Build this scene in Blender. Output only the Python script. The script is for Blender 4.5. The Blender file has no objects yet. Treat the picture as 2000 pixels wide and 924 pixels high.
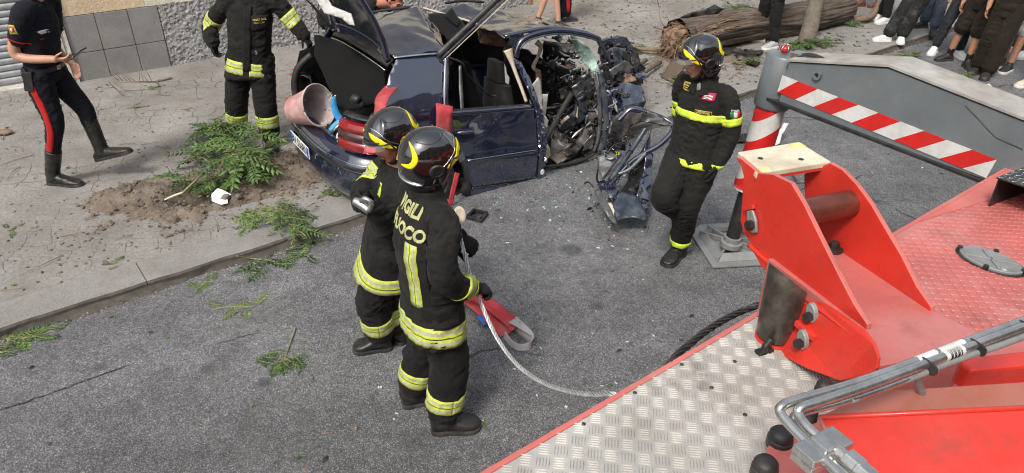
import bpy, bmesh, math, random
from mathutils import Vector, Matrix, noise
from mathutils.bvhtree import BVHTree
V = Vector
rnd = random.Random(7)
SC = bpy.context.scene
COL = SC.collection
# ------------------------------------------------------------------ camera
CAM_H, FPX, PITCH = 3.02, 1400.0, math.radians(30)
cam_d = bpy.data.cameras.new("camera"); cam = bpy.data.objects.new("camera", cam_d); COL.objects.link(cam)
cam.location = (0, 0, CAM_H); cam.rotation_euler = (math.radians(90) - PITCH, 0, 0)
cam_d.sensor_width = 36.0; cam_d.lens = 36.0 * FPX / 2000.0; cam_d.clip_end = 500; cam_d.clip_start = 0.02; SC.cycles.filter_width = 1.15
SC.camera = cam
# ------------------------------------------------------------------ world, sun, exposure
SUN_EL, SUN_AZ = math.radians(52), math.radians(205)     # azimuth the light comes from, clockwise from +Y
w = bpy.data.worlds.new("World"); SC.world = w; w.use_nodes = True
nt = w.node_tree; bg = nt.nodes["Background"]
sky = nt.nodes.new("ShaderNodeTexSky"); sky.sky_type = 'NISHITA'; sky.sun_disc = False
sky.sun_elevation = SUN_EL; sky.sun_rotation = SUN_AZ; sky.dust_density = 4.0; sky.air_density = 1.5
hs = nt.nodes.new("ShaderNodeHueSaturation"); hs.inputs["Saturation"].default_value = 0.45
nt.links.new(sky.outputs[0], hs.inputs["Color"]); nt.links.new(hs.outputs[0], bg.inputs[0])
bg.inputs[1].default_value = 0.12
sl = bpy.data.lights.new("sun", 'SUN'); so = bpy.data.objects.new("sun", sl); COL.objects.link(so)
sl.energy = 1.5; sl.angle = math.radians(12); sl.color = (1.0, 0.95, 0.88)
sd = V((math.sin(SUN_AZ) * math.cos(SUN_EL), math.cos(SUN_AZ) * math.cos(SUN_EL), math.sin(SUN_EL)))
so.rotation_euler = sd.to_track_quat('Z', 'Y').to_euler(); so.location = sd * 30
SC.view_settings.view_transform = 'Standard'; SC.view_settings.look = 'None'
SC.view_settings.exposure = 0.78; SC.view_settings.gamma = 1.0
# ------------------------------------------------------------------ picture-to-place helpers
_c, _s = math.cos(PITCH), math.sin(PITCH)
EYE = V((0, 0, CAM_H))
def ray(px, py):
    u = (px - 1000) / FPX; v = (462 - py) / FPX
    return V((u, _c + v * _s, -_s + v * _c))
def PH(px, py, h=0.0):
    r = ray(px, py); return EYE + r * ((h - CAM_H) / r.z)
def PD(px, py, d):
    r = ray(px, py); return EYE + r * (d / r.y)
def PP(px, py, p0, n):
    r = ray(px, py); return EYE + r * ((V(p0) - EYE).dot(n) / r.dot(n))
def proj(p):
    p = V(p) - EYE; z = p.y * _c - p.z * _s; y = p.y * _s + p.z * _c
    return (1000 + FPX * p.x / z, 462 - FPX * y / z)
STREET = math.radians(37.3)
ES = V((math.cos(STREET), math.sin(STREET), 0)); EN = V((-math.sin(STREET), math.cos(STREET), 0)); UP = V((0, 0, 1))
def SN(s, n, z=0.0): return ES * s + EN * n + UP * z
PAVE = 0.08
# ------------------------------------------------------------------ object helpers
BASE = {}
def tag(o, label=None, cat=None, group=None, kind=None):
    if label: o["label"] = label
    if cat: o["category"] = cat
    if group: o["group"] = group
    if kind: o["kind"] = kind
    return o
def thing(name, label, cat, loc, group=None):
    o = bpy.data.objects.new(name, None); COL.objects.link(o); o.location = loc; o.empty_display_size = .1
    BASE[o.name] = V(loc); return tag(o, label, cat, group)
def link_mesh(name, me, mats, parent=None, smooth=True, base=None):
    """me has world coordinates; it is moved to its thing's base."""
    if mats is not None:
        for m in (mats if isinstance(mats, (list, tuple)) else [mats]): me.materials.append(m)
    o = bpy.data.objects.new(name, me); COL.objects.link(o)
    if parent is not None:
        b = BASE[parent.name]; me.transform(Matrix.Translation(-b)); o.parent = parent; BASE[o.name] = b
    elif base is not None:
        me.transform(Matrix.Translation(-V(base))); o.location = base; BASE[o.name] = V(base)
    else: BASE[o.name] = V((0, 0, 0))
    if smooth: me.polygons.foreach_set("use_smooth", [True] * len(me.polygons))
    return o
def obj(name, bm, mats, parent=None, smooth=False, base=None, bevel=0, sharp=None):
    me = bpy.data.meshes.new(name); bmesh.ops.recalc_face_normals(bm, faces=bm.faces); bm.to_mesh(me); bm.free()
    o = link_mesh(name, me, mats, parent, smooth, base)
    if smooth and sharp is not None:
        try: me.set_sharp_from_angle(angle=math.radians(sharp))
        except Exception: pass
    if bevel:
        b = o.modifiers.new("bevel", 'BEVEL'); b.width = bevel; b.segments = 2; b.limit_method = 'ANGLE'; b.angle_limit = math.radians(40)
    return o
def NB(): return bmesh.new()
def box(bm, c, ax, hs_):
    """c centre, ax three axes, hs_ half sizes"""
    ax = [V(a).normalized() for a in ax]; vs = []
    for k in (-1, 1):
        for j in (-1, 1):
            for i in (-1, 1): vs.append(bm.verts.new(V(c) + ax[0] * i * hs_[0] + ax[1] * j * hs_[1] + ax[2] * k * hs_[2]))
    for f in ((0, 2, 3, 1), (4, 5, 7, 6), (0, 1, 5, 4), (2, 6, 7, 3), (0, 4, 6, 2), (1, 3, 7, 5)): bm.faces.new([vs[i] for i in f])
def prism(bm, poly, off):
    """polygon of points extruded by the vector off"""
    a = [bm.verts.new(V(p)) for p in poly]; b = [bm.verts.new(V(p) + V(off)) for p in poly]; n = len(a)
    bm.faces.new(a[::-1]); bm.faces.new(b)
    for i in range(n): bm.faces.new((a[i], a[(i + 1) % n], b[(i + 1) % n], b[i]))
def frames(pts):
    """parallel-transport frames along a polyline"""
    pts = [V(p) for p in pts]; n = len(pts); out = []
    for i in range(n):
        t = (pts[min(i + 1, n - 1)] - pts[max(i - 1, 0)]).normalized()
        if i == 0:
            r = t.cross(UP)
            if r.length < .2: r = t.cross(V((1, 0, 0)))
            r.normalize()
        else:
            r = out[-1][1]; r = (r - t * r.dot(t)).normalized()
        out.append((t, r, t.cross(r)))
    return out
def catmull(pts, k=6):
    pts = [V(p) for p in pts]; out = []
    for i in range(len(pts) - 1):
        a = pts[max(i - 1, 0)]; b = pts[i]; c = pts[i + 1]; d = pts[min(i + 2, len(pts) - 1)]
        for j in range(k):
            t = j / k
            out.append(.5 * ((2 * b) + (c - a) * t + (2 * a - 5 * b + 4 * c - d) * t * t + (3 * b - a - 3 * c + d) * t ** 3))
    out.append(pts[-1]); return out
def lerp_list(vals, k=6):
    out = []
    for i in range(len(vals) - 1):
        for j in range(k):
            t = j / k; out.append(vals[i] * (1 - t) + vals[i + 1] * t)
    out.append(vals[-1]); return out
def ring_loft(bm, rings, n=20, cap=True, p=2.0):
    """rings: (centre, u, v, a, b)"""
    prev = None; first = None
    for (c, u, v, a, b) in rings:
        cur = []
        for i in range(n):
            t = 2 * math.pi * i / n; ct, st = math.cos(t), math.sin(t)
            x = math.copysign(abs(ct) ** (2 / p), ct); y = math.copysign(abs(st) ** (2 / p), st)
            cur.append(bm.verts.new(V(c) + V(u) * (a * x) + V(v) * (b * y)))
        if prev:
            for i in range(n): bm.faces.new((prev[i], prev[(i + 1) % n], cur[(i + 1) % n], cur[i]))
        else: first = cur
        prev = cur
    if cap: bm.faces.new(first[::-1]); bm.faces.new(prev)
def tube(bm, pts, r, n=10, k=0, cap=True, round_end=False):
    if not isinstance(r, (list, tuple)): r = [r] * len(pts)
    if k: pts = catmull(pts, k); r = lerp_list(list(r), k)
    fr = frames(pts)
    rings = [(p, f[1], f[2], q, q) for p, f, q in zip(pts, fr, r)]
    if round_end:
        p, f, q = V(pts[0]), fr[0], r[0]; h = [(p - f[0] * q * .75, f[1], f[2], q * .6, q * .6)]
        p, f, q = V(pts[-1]), fr[-1], r[-1]; t = [(p + f[0] * q * .75, f[1], f[2], q * .6, q * .6)]
        rings = h + rings + t
    ring_loft(bm, rings, n, cap)
def ball(bm, c, r, ax=None, seg=14, rings=9):
    if not isinstance(r, (list, tuple)): r = (r, r, r)
    ax = ax or (V((1, 0, 0)), V((0, 1, 0)), V((0, 0, 1)))
    m = Matrix((ax[0] * r[0], ax[1] * r[1], ax[2] * r[2])).transposed().to_4x4(); m.translation = V(c)
    bmesh.ops.create_uvsphere(bm, u_segments=seg, v_segments=rings, radius=1, matrix=m)
def cyl(bm, a, b, r, n=16, r2=None):
    a, b = V(a), V(b); t = (b - a).normalized(); u = t.cross(UP)
    if u.length < .1: u = t.cross(V((1, 0, 0)))
    u.normalize(); v = t.cross(u); ring_loft(bm, [(a, u, v, r, r), (b, u, v, r2 or r, r2 or r)], n)
def mesh_tmp(bm):
    me = bpy.data.meshes.new("t"); bmesh.ops.recalc_face_normals(bm, faces=bm.faces); bm.to_mesh(me); bm.free(); return me
def remesh(bm, voxel, smooth=4, wrinkle=None, sfac=.5):
    """voxel union of closed shapes, smoothed, with optional cloth folds; returns a mesh in world coordinates"""
    me = mesh_tmp(bm); o = bpy.data.objects.new("t", me); COL.objects.link(o)
    m = o.modifiers.new("r", 'REMESH'); m.mode = 'VOXEL'; m.voxel_size = voxel; m.adaptivity = 0
    if smooth: sm = o.modifiers.new("s", 'SMOOTH'); sm.factor = sfac; sm.iterations = smooth
    dg = bpy.context.evaluated_depsgraph_get(); out = bpy.data.meshes.new_from_object(o.evaluated_get(dg))
    bpy.data.objects.remove(o); bpy.data.meshes.remove(me)
    if wrinkle:
        amp, sc, seed = wrinkle
        off = V((seed * 3.1, seed * 1.7, seed * 2.3)); nn = noise.noise
        norms = [v.normal.copy() for v in out.vertices]
        for v, nv in zip(out.vertices, norms):
            q = v.co * sc + off; q2 = V((q.x * .8, q.y * .8, q.z * 1.5))
            d1 = nn(q2); w2 = V((nn(q * .7 + V((5, 0, 0))), 0, nn(q * .7 + V((0, 9, 0))))) * 1.2
            d2 = 1 - abs(nn(q2 * 1.6 + w2)) * 2.2
            d3 = nn(q * 3.2)
            d4 = 1 - abs(nn(V((q.x, q.y, q.z * 1.8)) * 2.3 + w2)) * 2.4; k_ = .30 + 1.0 * max(0, min(1, .5 + 1.3 * nn(q * .33 + V((2, 7, 1))))); v.co += nv * amp * k_ * 1.15 * (d1 * .65 + d2 * .8 + d3 * .2 + d4 * .38 - .5)
    return out
def bvh_of(me):
    return BVHTree.FromPolygons([v.co.copy() for v in me.vertices], [tuple(p.vertices) for p in me.polygons])
def grid_mesh(bm, fn, nu, nv, uv=True):
    """fn(i/nu, j/nv) -> point; adds uv"""
    lay = bm.loops.layers.uv.verify() if uv else None
    vs = [[bm.verts.new(fn(i / nu, j / nv)) for j in range(nv + 1)] for i in range(nu + 1)]
    for i in range(nu):
        for j in range(nv):
            try: f = bm.faces.new((vs[i][j], vs[i + 1][j], vs[i + 1][j + 1], vs[i][j + 1]))
            except ValueError: continue
            if lay:
                for l, (a, b) in zip(f.loops, ((i, j), (i + 1, j), (i + 1, j + 1), (i, j + 1))): l[lay].uv = (a / nu, b / nv)
def add_solid(o, th, off=0):
    m = o.modifiers.new("solid", 'SOLIDIFY'); m.thickness = th; m.offset = off; return o
TEXTS = {}
def text_mesh(s, size=1.0, bold=0.0, shear=0, spacing=1.0):
    """flat lettering, centred: list of 2-D points and faces"""
    cu = bpy.data.curves.new("t", 'FONT'); cu.body = s; cu.size = size; cu.offset = bold; cu.align_x = 'CENTER'; cu.align_y = 'CENTER'; cu.shear = shear; cu.space_character = spacing
    cu.resolution_u = 3
    o = bpy.data.objects.new("t", cu); COL.objects.link(o); dg = bpy.context.evaluated_depsgraph_get(); dg.update()
    me = bpy.data.meshes.new_from_object(o.evaluated_get(dg)); bpy.data.objects.remove(o)
    pts = [(v.co.x, v.co.y) for v in me.vertices]; fs = [tuple(p.vertices) for p in me.polygons]; bpy.data.meshes.remove(me)
    return pts, fs

_ICO = None
def rocks(name, items, mat, jitter=.22, seed=1):
    """many small irregular stones as one mesh; items: (point, radius)"""
    global _ICO
    if _ICO is None:
        b = NB(); bmesh.ops.create_icosphere(b, subdivisions=1, radius=1); b.verts.index_update()
        _ICO = ([v.co.copy() for v in b.verts], [tuple(v.index for v in f.verts) for f in b.faces]); b.free()
    r = random.Random(seed); vs = []; fs = []
    for p, q in items:
        m = (Matrix.Rotation(r.uniform(0, 6.3), 3, 'Z') @ Matrix.Rotation(r.uniform(-.5, .5), 3, 'X') @ Matrix.Diagonal((1, r.uniform(.6, 1), r.uniform(.5, .85)))) * q; k = len(vs)
        for v in _ICO[0]: vs.append(V(p) + m @ (v * (1 + r.uniform(-jitter, jitter))))
        fs += [(a + k, b + k, c + k) for a, b, c in _ICO[1]]
    me = bpy.data.meshes.new(name); me.from_pydata([tuple(v) for v in vs], [], fs)
    return link_mesh(name, me, mat, None, False)
# ------------------------------------------------------------------ materials
def rgb(c, a=1.0): return (c[0], c[1], c[2], a)
class NT:
    def __init__(s, name):
        s.m = bpy.data.materials.new(name); s.m.use_nodes = True; s.t = s.m.node_tree; s.b = s.t.nodes["Principled BSDF"]; s.tc = s.n("ShaderNodeTexCoord")
    def n(s, k, **kw):
        x = s.t.nodes.new(k)
        for a, b in kw.items(): setattr(x, a, b)
        return x
    def l(s, a, b): s.t.links.new(a, b)
    def noise(s, scale, detail=4, rough=.6, co=None, dist=0):
        x = s.n("ShaderNodeTexNoise"); x.inputs["Scale"].default_value = scale; x.inputs["Detail"].default_value = detail; x.inputs["Roughness"].default_value = rough; x.inputs["Distortion"].default_value = dist
        s.l(co or s.tc.outputs["Object"], x.inputs["Vector"]); return x.outputs["Fac"]
    def voro(s, scale, feat='F1', out="Distance", co=None, rand=1.0):
        x = s.n("ShaderNodeTexVoronoi", feature=feat); x.inputs["Scale"].default_value = scale; x.inputs["Randomness"].default_value = rand
        s.l(co or s.tc.outputs["Object"], x.inputs["Vector"]); return x.outputs[out]
    def ramp(s, fac, stops, interp='LINEAR'):
        x = s.n("ShaderNodeValToRGB"); cr = x.color_ramp; cr.interpolation = interp
        while len(cr.elements) < len(stops): cr.elements.new(.5)
        for e, (p, c) in zip(cr.elements, stops):
            e.position = p; e.color = rgb(c) if isinstance(c, (tuple, list)) else (c, c, c, 1)
        s.l(fac, x.inputs[0]); return x.outputs[0]
    def mix(s, fac, a, b, mode='MIX'):
        x = s.n("ShaderNodeMix", data_type='RGBA', blend_type=mode)
        for k, val in ((0, fac), (6, a), (7, b)):
            sock = x.inputs[k]
            if isinstance(val, (int, float)): sock.default_value = val if k == 0 else (val, val, val, 1)
            elif isinstance(val, (tuple, list)): sock.default_value = rgb(val)
            else: s.l(val, sock)
        return x.outputs[2]
    def math(s, op, a, b=0.0):
        x = s.n("ShaderNodeMath", operation=op)
        for sock, val in ((x.inputs[0], a), (x.inputs[1], b)):
            if isinstance(val, (int, float)): sock.default_value = val
            else: s.l(val, sock)
        return x.outputs[0]
    def col(s, c):
        if isinstance(c, (tuple, list)): s.b.inputs["Base Color"].default_value = rgb(c)
        else: s.l(c, s.b.inputs["Base Color"])
    def rough(s, r):
        if isinstance(r, (int, float)): s.b.inputs["Roughness"].default_value = r
        else: s.l(r, s.b.inputs["Roughness"])
    def bump(s, h, strength=.5, dist=.01):
        x = s.n("ShaderNodeBump"); x.inputs["Strength"].default_value = strength; x.inputs["Distance"].default_value = dist
        s.l(h, x.inputs["Height"]); s.l(x.outputs[0], s.b.inputs["Normal"])
    def set(s, **kw):
        for k, v in kw.items(): s.b.inputs[k.replace("_", " ")].default_value = v
        return s
def simple(name, c, rough=.6, metal=0.0, var=.25, scale=14, bump=.15, bscale=60, bdist=.004, coat=0, dirt=None, spec=.5):
    """a surface with blotches, fine relief and optional dirt"""
    t = NT(name)
    n1 = t.noise(scale, 5, .65)
    lo = tuple(x * (1 - var) for x in c); hi = tuple(min(1, x * (1 + var)) for x in c)
    cc = t.ramp(n1, [(.3, lo), (.7, hi)])
    if dirt:
        dc, amt = dirt
        f = t.ramp(t.noise(scale * .4 + 1.5, 7, .7), [(.5 - .06, 0), (.5 + .22, amt)])
        cc = t.mix(f, cc, dc)
    t.col(cc)
    t.rough(t.ramp(t.noise(scale * 2.2, 4), [(.3, max(.02, rough - .1)), (.7, min(1, rough + .1))]))
    t.set(Metallic=metal, Coat_Weight=coat, Specular_IOR_Level=spec); t.b.inputs["Coat Roughness"].default_value = .05
    if bump: t.bump(t.noise(bscale, 4), bump, bdist)
    return t.m
M = {}
def asphalt():
    t = NT("asphalt")
    pat = t.noise(.55, 6, .65); pat2 = t.noise(2.8, 8, .75)
    mpg = t.n("ShaderNodeMapping"); mpg.inputs["Rotation"].default_value = (0, 0, -STREET); mpg.inputs["Scale"].default_value = (.22, 1.5, 1); t.l(t.tc.outputs["Object"], mpg.inputs[0])
    base = t.ramp(pat, [(.28, (.185, .186, .192)), (.72, (.305, .306, .312))]); base = t.mix(1, base, t.ramp(t.noise(1.0, 6, .6, co=mpg.outputs[0]), [(.3, .72), (.55, 1.0), (.75, 1.12)]), 'MULTIPLY')
    base = t.mix(t.ramp(pat2, [(.44, 0), (.66, .65)]), base, (.108, .108, .110))
    vc = t.n("ShaderNodeTexVoronoi"); vc.inputs["Scale"].default_value = 210; t.l(t.tc.outputs["Object"], vc.inputs["Vector"])
    sep = t.n("ShaderNodeSeparateColor"); t.l(vc.outputs["Color"], sep.inputs[0])
    g = t.ramp(sep.outputs[0], [(0, .36), (.42, .72), (.74, 1.15), (.93, 1.8), (1, 2.7)])
    cc = t.mix(1.0, base, g, 'MULTIPLY')
    edge = t.ramp(vc.outputs["Distance"], [(.25, 1.0), (.62, .5)])
    cc = t.mix(.85, cc, edge, 'MULTIPLY')
    cc = t.mix(1, cc, t.ramp(t.noise(16, 6, .75), [(.30, .62), (.5, 1.0), (.7, 1.18)]), 'MULTIPLY')
    # cracks
    dn = t.n("ShaderNodeTexNoise"); dn.inputs["Scale"].default_value = 1.2; dn.inputs["Detail"].default_value = 6; t.l(t.tc.outputs["Object"], dn.inputs["Vector"])
    av = t.n("ShaderNodeVectorMath", operation='MULTIPLY_ADD'); t.l(dn.outputs["Color"], av.inputs[0]); av.inputs[1].default_value = (.9, .9, 0); t.l(t.tc.outputs["Object"], av.inputs[2])
    cr = t.voro(.42, 'DISTANCE_TO_EDGE', co=av.outputs[0])
    msk = t.ramp(t.noise(.5, 3), [(.52, 0), (.60, 1)])
    crk = t.math('MULTIPLY', t.ramp(cr, [(.0, 1), (.007, 0)]), msk)
    cc = t.mix(crk, cc, (.02, .02, .02))
    # dark oil spots
    sp = t.ramp(t.voro(2.2, 'SMOOTH_F1'), [(.06, .6), (.14, 0)])
    cc = t.mix(sp, cc, (.035, .035, .037))
    du = t.ramp(t.noise(.9, 8, .72), [(.55, 0), (.8, .5)])
    cc = t.mix(du, cc, (.20, .19, .175))
    t.col(cc); t.rough(.82)
    h = t.math('SUBTRACT', t.math('MULTIPLY', t.ramp(vc.outputs["Distance"], [(0, 1), (.6, 0)]), t.ramp(sep.outputs[1], [(0, .4), (1, 1)])), t.math('MULTIPLY', crk, 4))
    t.bump(h, .9, .006); return t.m
def pavement():
    t = NT("pavement")
    base = t.ramp(t.noise(1.1, 8, .7), [(.28, (.165, .153, .138)), (.5, (.236, .223, .206)), (.75, (.33, .318, .30))])
    f2 = t.ramp(t.noise(38, 5, .75), [(.3, .62), (.55, 1.05), (.75, 1.25)]); base = t.mix(1, base, f2, 'MULTIPLY')
    # dirt drifts
    base = t.mix(t.ramp(t.noise(.75, 9, .75), [(.5, 0), (.72, .7)]), base, (.150, .120, .095))
    # worn paver joints, showing here and there
    mp = t.n("ShaderNodeMapping"); mp.inputs["Rotation"].default_value = (0, 0, -STREET + .3); t.l(t.tc.outputs["Object"], mp.inputs[0])
    dn = t.n("ShaderNodeTexNoise"); dn.inputs["Scale"].default_value = 9; dn.inputs["Detail"].default_value = 3; t.l(t.tc.outputs["Object"], dn.inputs["Vector"])
    av = t.n("ShaderNodeVectorMath", operation='MULTIPLY_ADD'); t.l(dn.outputs["Color"], av.inputs[0]); av.inputs[1].default_value = (.06, .06, 0); t.l(mp.outputs[0], av.inputs[2])
    ed = t.voro(4.6, 'DISTANCE_TO_EDGE', co=av.outputs[0], rand=.55)
    jm = t.math('MULTIPLY', t.ramp(ed, [(0, 1), (.035, 0)]), t.ramp(t.noise(.8, 5), [(.46, 0), (.62, .85)]))
    base = t.mix(jm, base, (.09, .08, .07))
    sp = t.ramp(t.voro(26), [(.045, 1), (.07, 0)]); base = t.mix(t.math('MULTIPLY', sp, t.ramp(t.noise(3, 3), [(.45, 0), (.65, .8)])), base, (.06, .052, .045))
    wsp = t.ramp(t.voro(17), [(.03, 1), (.045, 0)]); base = t.mix(t.math('MULTIPLY', wsp, .7), base, (.5, .49, .46))
    t.col(base); t.rough(.92)
    t.bump(t.math('SUBTRACT', t.math('ADD', t.noise(45, 6, .8), t.math('MULTIPLY', t.noise(7, 5), 1.4)), t.math('MULTIPLY', jm, 2.0)), .65, .012); return t.m
def soil():
    t = NT("soil")
    c = t.ramp(t.noise(5, 9, .75), [(.28, (.09, .068, .050)), (.5, (.185, .148, .113)), (.72, (.285, .242, .198))])
    c = t.mix(1, c, t.ramp(t.noise(60, 4, .8), [(.3, .6), (.7, 1.3)]), 'MULTIPLY')
    wsp = t.ramp(t.voro(42), [(.08, 1), (.12, 0)]); c = t.mix(t.math('MULTIPLY', wsp, t.ramp(t.noise(6, 3), [(.5, 0), (.6, .7)])), c, (.36, .33, .28))
    t.col(c); t.rough(.95); t.bump(t.noise(70, 6, .8), .9, .015); return t.m
def kerbstone():
    t = NT("kerbstone")
    geo = t.n("ShaderNodeNewGeometry"); sx = t.n("ShaderNodeSeparateXYZ"); t.l(geo.outputs["Normal"], sx.inputs[0])
    c = t.ramp(t.noise(2.2, 8, .72), [(.3, (.20, .19, .177)), (.7, (.305, .294, .28))])
    c = t.mix(1, c, t.ramp(t.noise(120, 3, .8), [(.3, .6), (.7, 1.3)]), 'MULTIPLY')
    c = t.mix(t.ramp(t.noise(1.7, 8, .7), [(.48, 0), (.7, .6)]), c, (.15, .125, .10))
    t.col(c); t.rough(.9); t.bump(t.noise(90, 6, .8), .7, .008); return t.m
def bark():
    t = NT("bark")
    mp = t.n("ShaderNodeMapping"); mp.inputs["Scale"].default_value = (1, 1, 1); t.l(t.tc.outputs["UV"], mp.inputs[0])
    mp.inputs["Scale"].default_value = (7, 46, 1)
    n1 = t.noise(1, 6, .7, co=mp.outputs[0], dist=.6)
    c = t.ramp(n1, [(.3, (.030, .022, .017)), (.5, (.105, .078, .058)), (.72, (.22, .18, .145))])
    c = t.mix(t.ramp(t.noise(3, 5), [(.5, 0), (.7, .5)]), c, (.20, .18, .15))
    t.col(c); t.rough(.95); t.bump(n1, 1.0, .03); return t.m
def cloth(name, c, var=.3, rough=.88, weave=420, dirt=None, fade=.0):
    t = NT(name)
    cc = t.ramp(t.noise(7, 6, .7), [(.3, tuple(x * (1 - var) for x in c)), (.72, tuple(x * (1 + var) for x in c))])
    if dirt:
        cc = t.mix(t.ramp(t.noise(4.2, 8, .72), [(.5, 0), (.75, dirt[1])]), cc, dirt[0])
    t.col(cc); t.rough(rough); t.set(Specular_IOR_Level=.25)
    t.b.inputs["Sheen Weight"].default_value = .03
    h = t.math('ADD', t.math('MULTIPLY', t.noise(weave, 2), .25), t.noise(34, 5, .6)); t.bump(h, .35, .006); return t.m
def hivis():
    """reflective tape, striped across its width (uv.y)"""
    t = NT("hi_vis_tape"); uv = t.n("ShaderNodeUVMap"); sx = t.n("ShaderNodeSeparateXYZ"); t.l(t.tc.outputs["UV"], sx.inputs[0])
    lime = (.58, .69, .06); grey = (.46, .47, .36); blk = (.02, .02, .018)
    c = t.ramp(sx.outputs["Y"], [(0, lime), (.14, grey), (.31, lime), (.455, blk), (.515, lime), (.66, grey), (.83, lime)], 'CONSTANT')
    c = t.mix(t.ramp(t.noise(26, 7, .75), [(.40, 0), (.70, .8)]), c, (.22, .21, .11))
    t.col(c); t.rough(.6); t.bump(t.noise(70, 4), .25, .004); return t.m
def carpaint():
    t = NT("dark_blue_car_paint")
    c = t.ramp(t.noise(3, 6), [(.3, (.0075, .0115, .033)), (.7, (.013, .020, .055))])
    dust = t.ramp(t.noise(5, 9, .75), [(.48, 0), (.78, .42)]); c = t.mix(dust, c, (.10, .09, .082))
    sc = t.ramp(t.voro(120), [(.05, .5), (.09, 0)]); c = t.mix(t.math('MULTIPLY', sc, t.ramp(t.noise(4, 3), [(.45, 0), (.6, 1)])), c, (.25, .25, .25))
    t.col(c); t.rough(t.ramp(dust, [(0, .16), (.5, .4)])); t.set(Metallic=.25, Coat_Weight=1.0); t.b.inputs["Coat Roughness"].default_value = .03; t.b.inputs["Coat IOR"].default_value = 2.1
    t.bump(t.noise(9, 3), .06, .01); return t.m
def treadplate(name, c, metal, rough, wear, wcol):
    t = NT(name)
    cc = t.ramp(t.noise(4, 8, .7), [(.3, tuple(x * .75 for x in c)), (.7, tuple(min(1, x * 1.15) for x in c))])
    f = t.ramp(t.noise(2.6, 9, .75), [(.47, 0), (.72, wear)]); cc = t.mix(f, cc, wcol)
    sc = t.ramp(t.noise(1.9, 9, .8), [(.54, 0), (.68, .62)]); cc = t.mix(sc, cc, tuple(x * .25 for x in wcol))
    t.col(cc); t.set(Metallic=metal); t.rough(t.ramp(t.noise(11, 7, .7), [(.3, rough - .1), (.7, rough + .16)])); t.bump(t.noise(160, 4), .15, .002); return t.m
def redpaint(name, c=(.58, .034, .021), rough=.30, fade=(.54, .10, .075), amt=.35):
    t = NT(name)
    cc = t.ramp(t.noise(3.2, 6), [(.3, tuple(x * .85 for x in c)), (.7, tuple(min(1, x * 1.12) for x in c))])
    cc = t.mix(t.ramp(t.noise(2.0, 8, .7), [(.48, 0), (.75, amt)]), cc, fade)
    cc = t.mix(t.ramp(t.noise(5.5, 9, .8), [(.54, 0), (.74, .55)]), cc, (.16, .055, .04))
    chip = t.ramp(t.noise(38, 9, .85), [(.655, 0), (.68, 1)]); cc = t.mix(t.math('MULTIPLY', chip, .65), cc, (.10, .075, .06))
    t.col(cc); t.rough(t.ramp(t.noise(7, 6, .7), [(.3, rough - .1), (.7, rough + .18)])); t.bump(t.noise(24, 4), .08, .006); return t.m
def stripes(name, axis_scale, rot=.0):
    return None
def glassy(name, c, rough=.03, alpha=.35):
    t = NT(name); t.col(c); t.rough(rough); t.set(Alpha=alpha); t.b.inputs["Coat Weight"].default_value = .6; return t.m
def leafm(name, a, b):
    t = NT(name); oi = t.n("ShaderNodeNewGeometry")
    c = t.ramp(oi.outputs["Random Per Island"], [(0, a), (1, b)])
    c = t.mix(t.ramp(t.noise(9, 4), [(.5, 0), (.75, .35)]), c, (.10, .12, .03))
    t.col(c); t.rough(.45); t.set(Specular_IOR_Level=.4)
    return t.m
def plaster(name, a, b, sc, st, dist):
    t = NT(name); c = t.ramp(t.noise(2.2, 8, .7), [(.3, a), (.7, b)])
    c = t.mix(1, c, t.ramp(t.noise(30, 5, .8), [(.3, .72), (.7, 1.18)]), 'MULTIPLY')
    c = t.mix(t.ramp(t.noise(1.2, 9, .75), [(.52, 0), (.75, .6)]), c, tuple(x * .55 for x in a))
    t.col(c); t.rough(.93); t.bump(t.math('ADD', t.noise(sc, 7, .7), t.math('MULTIPLY', t.ramp(t.voro(sc * .7), [(.2, 0), (.5, 1)]), .7)), st, dist); return t.m
def stone():
    t = NT("stone_cladding"); c = t.ramp(t.noise(2.5, 8, .7), [(.3, (.17, .163, .152)), (.7, (.27, .26, .245))])
    c = t.mix(t.ramp(t.noise(70, 4, .8), [(.58, 0), (.66, .8)]), c, (.06, .056, .052))
    c = t.mix(t.math('MULTIPLY', t.ramp(t.voro(34), [(.05, 1), (.08, 0)]), t.ramp(t.noise(2, 4), [(.5, 0), (.6, .8)])), c, (.40, .38, .34))
    c = t.mix(t.ramp(t.noise(1.3, 8, .75), [(.55, 0), (.75, .5)]), c, (.26, .24, .21))
    t.col(c); t.rough(.85); t.bump(t.noise(80, 5), .3, .004); return t.m
def skin_m(name, c):
    t = NT(name); cc = t.ramp(t.noise(14, 5), [(.3, tuple(x * .85 for x in c)), (.7, tuple(min(1, x * 1.1) for x in c))])
    t.col(cc); t.rough(.5); t.b.inputs["Subsurface Weight"].default_value = .08; t.b.inputs["Subsurface Radius"].default_value = (.02, .008, .004)
    t.bump(t.noise(140, 3), .12, .002); return t.m
M.update(asphalt=asphalt(), pave=pavement(), soil=soil(), kerb=kerbstone(), bark=bark(), hivis=hivis(), paint=carpaint(), stone=stone())
M['rough_plaster'] = plaster("rough_plaster", (.34, .33, .325), (.50, .49, .48), 22, 1.0, .05)
M['cream_plaster'] = plaster("cream_plaster", (.55, .42, .27), (.68, .53, .36), 40, .3, .01)
M['pale_plaster'] = plaster("pale_plaster", (.62, .58, .45), (.70, .66, .54), 40, .3, .01)
M['shutter'] = simple("shutter_metal", (.42, .43, .44), .45, .5, .15, dirt=((.2, .18, .16), .5))
M['white_frame'] = simple("weathered_white_paint", (.58, .55, .49), .6, dirt=((.22, .19, .15), .7))
M['step'] = simple("pale_stone_step", (.50, .47, .42), .7, dirt=((.25, .22, .18), .6))
M['alu'] = treadplate("aluminium_tread_plate", (.49, .475, .44), .35, .44, .75, (.30, .27, .235))
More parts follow.
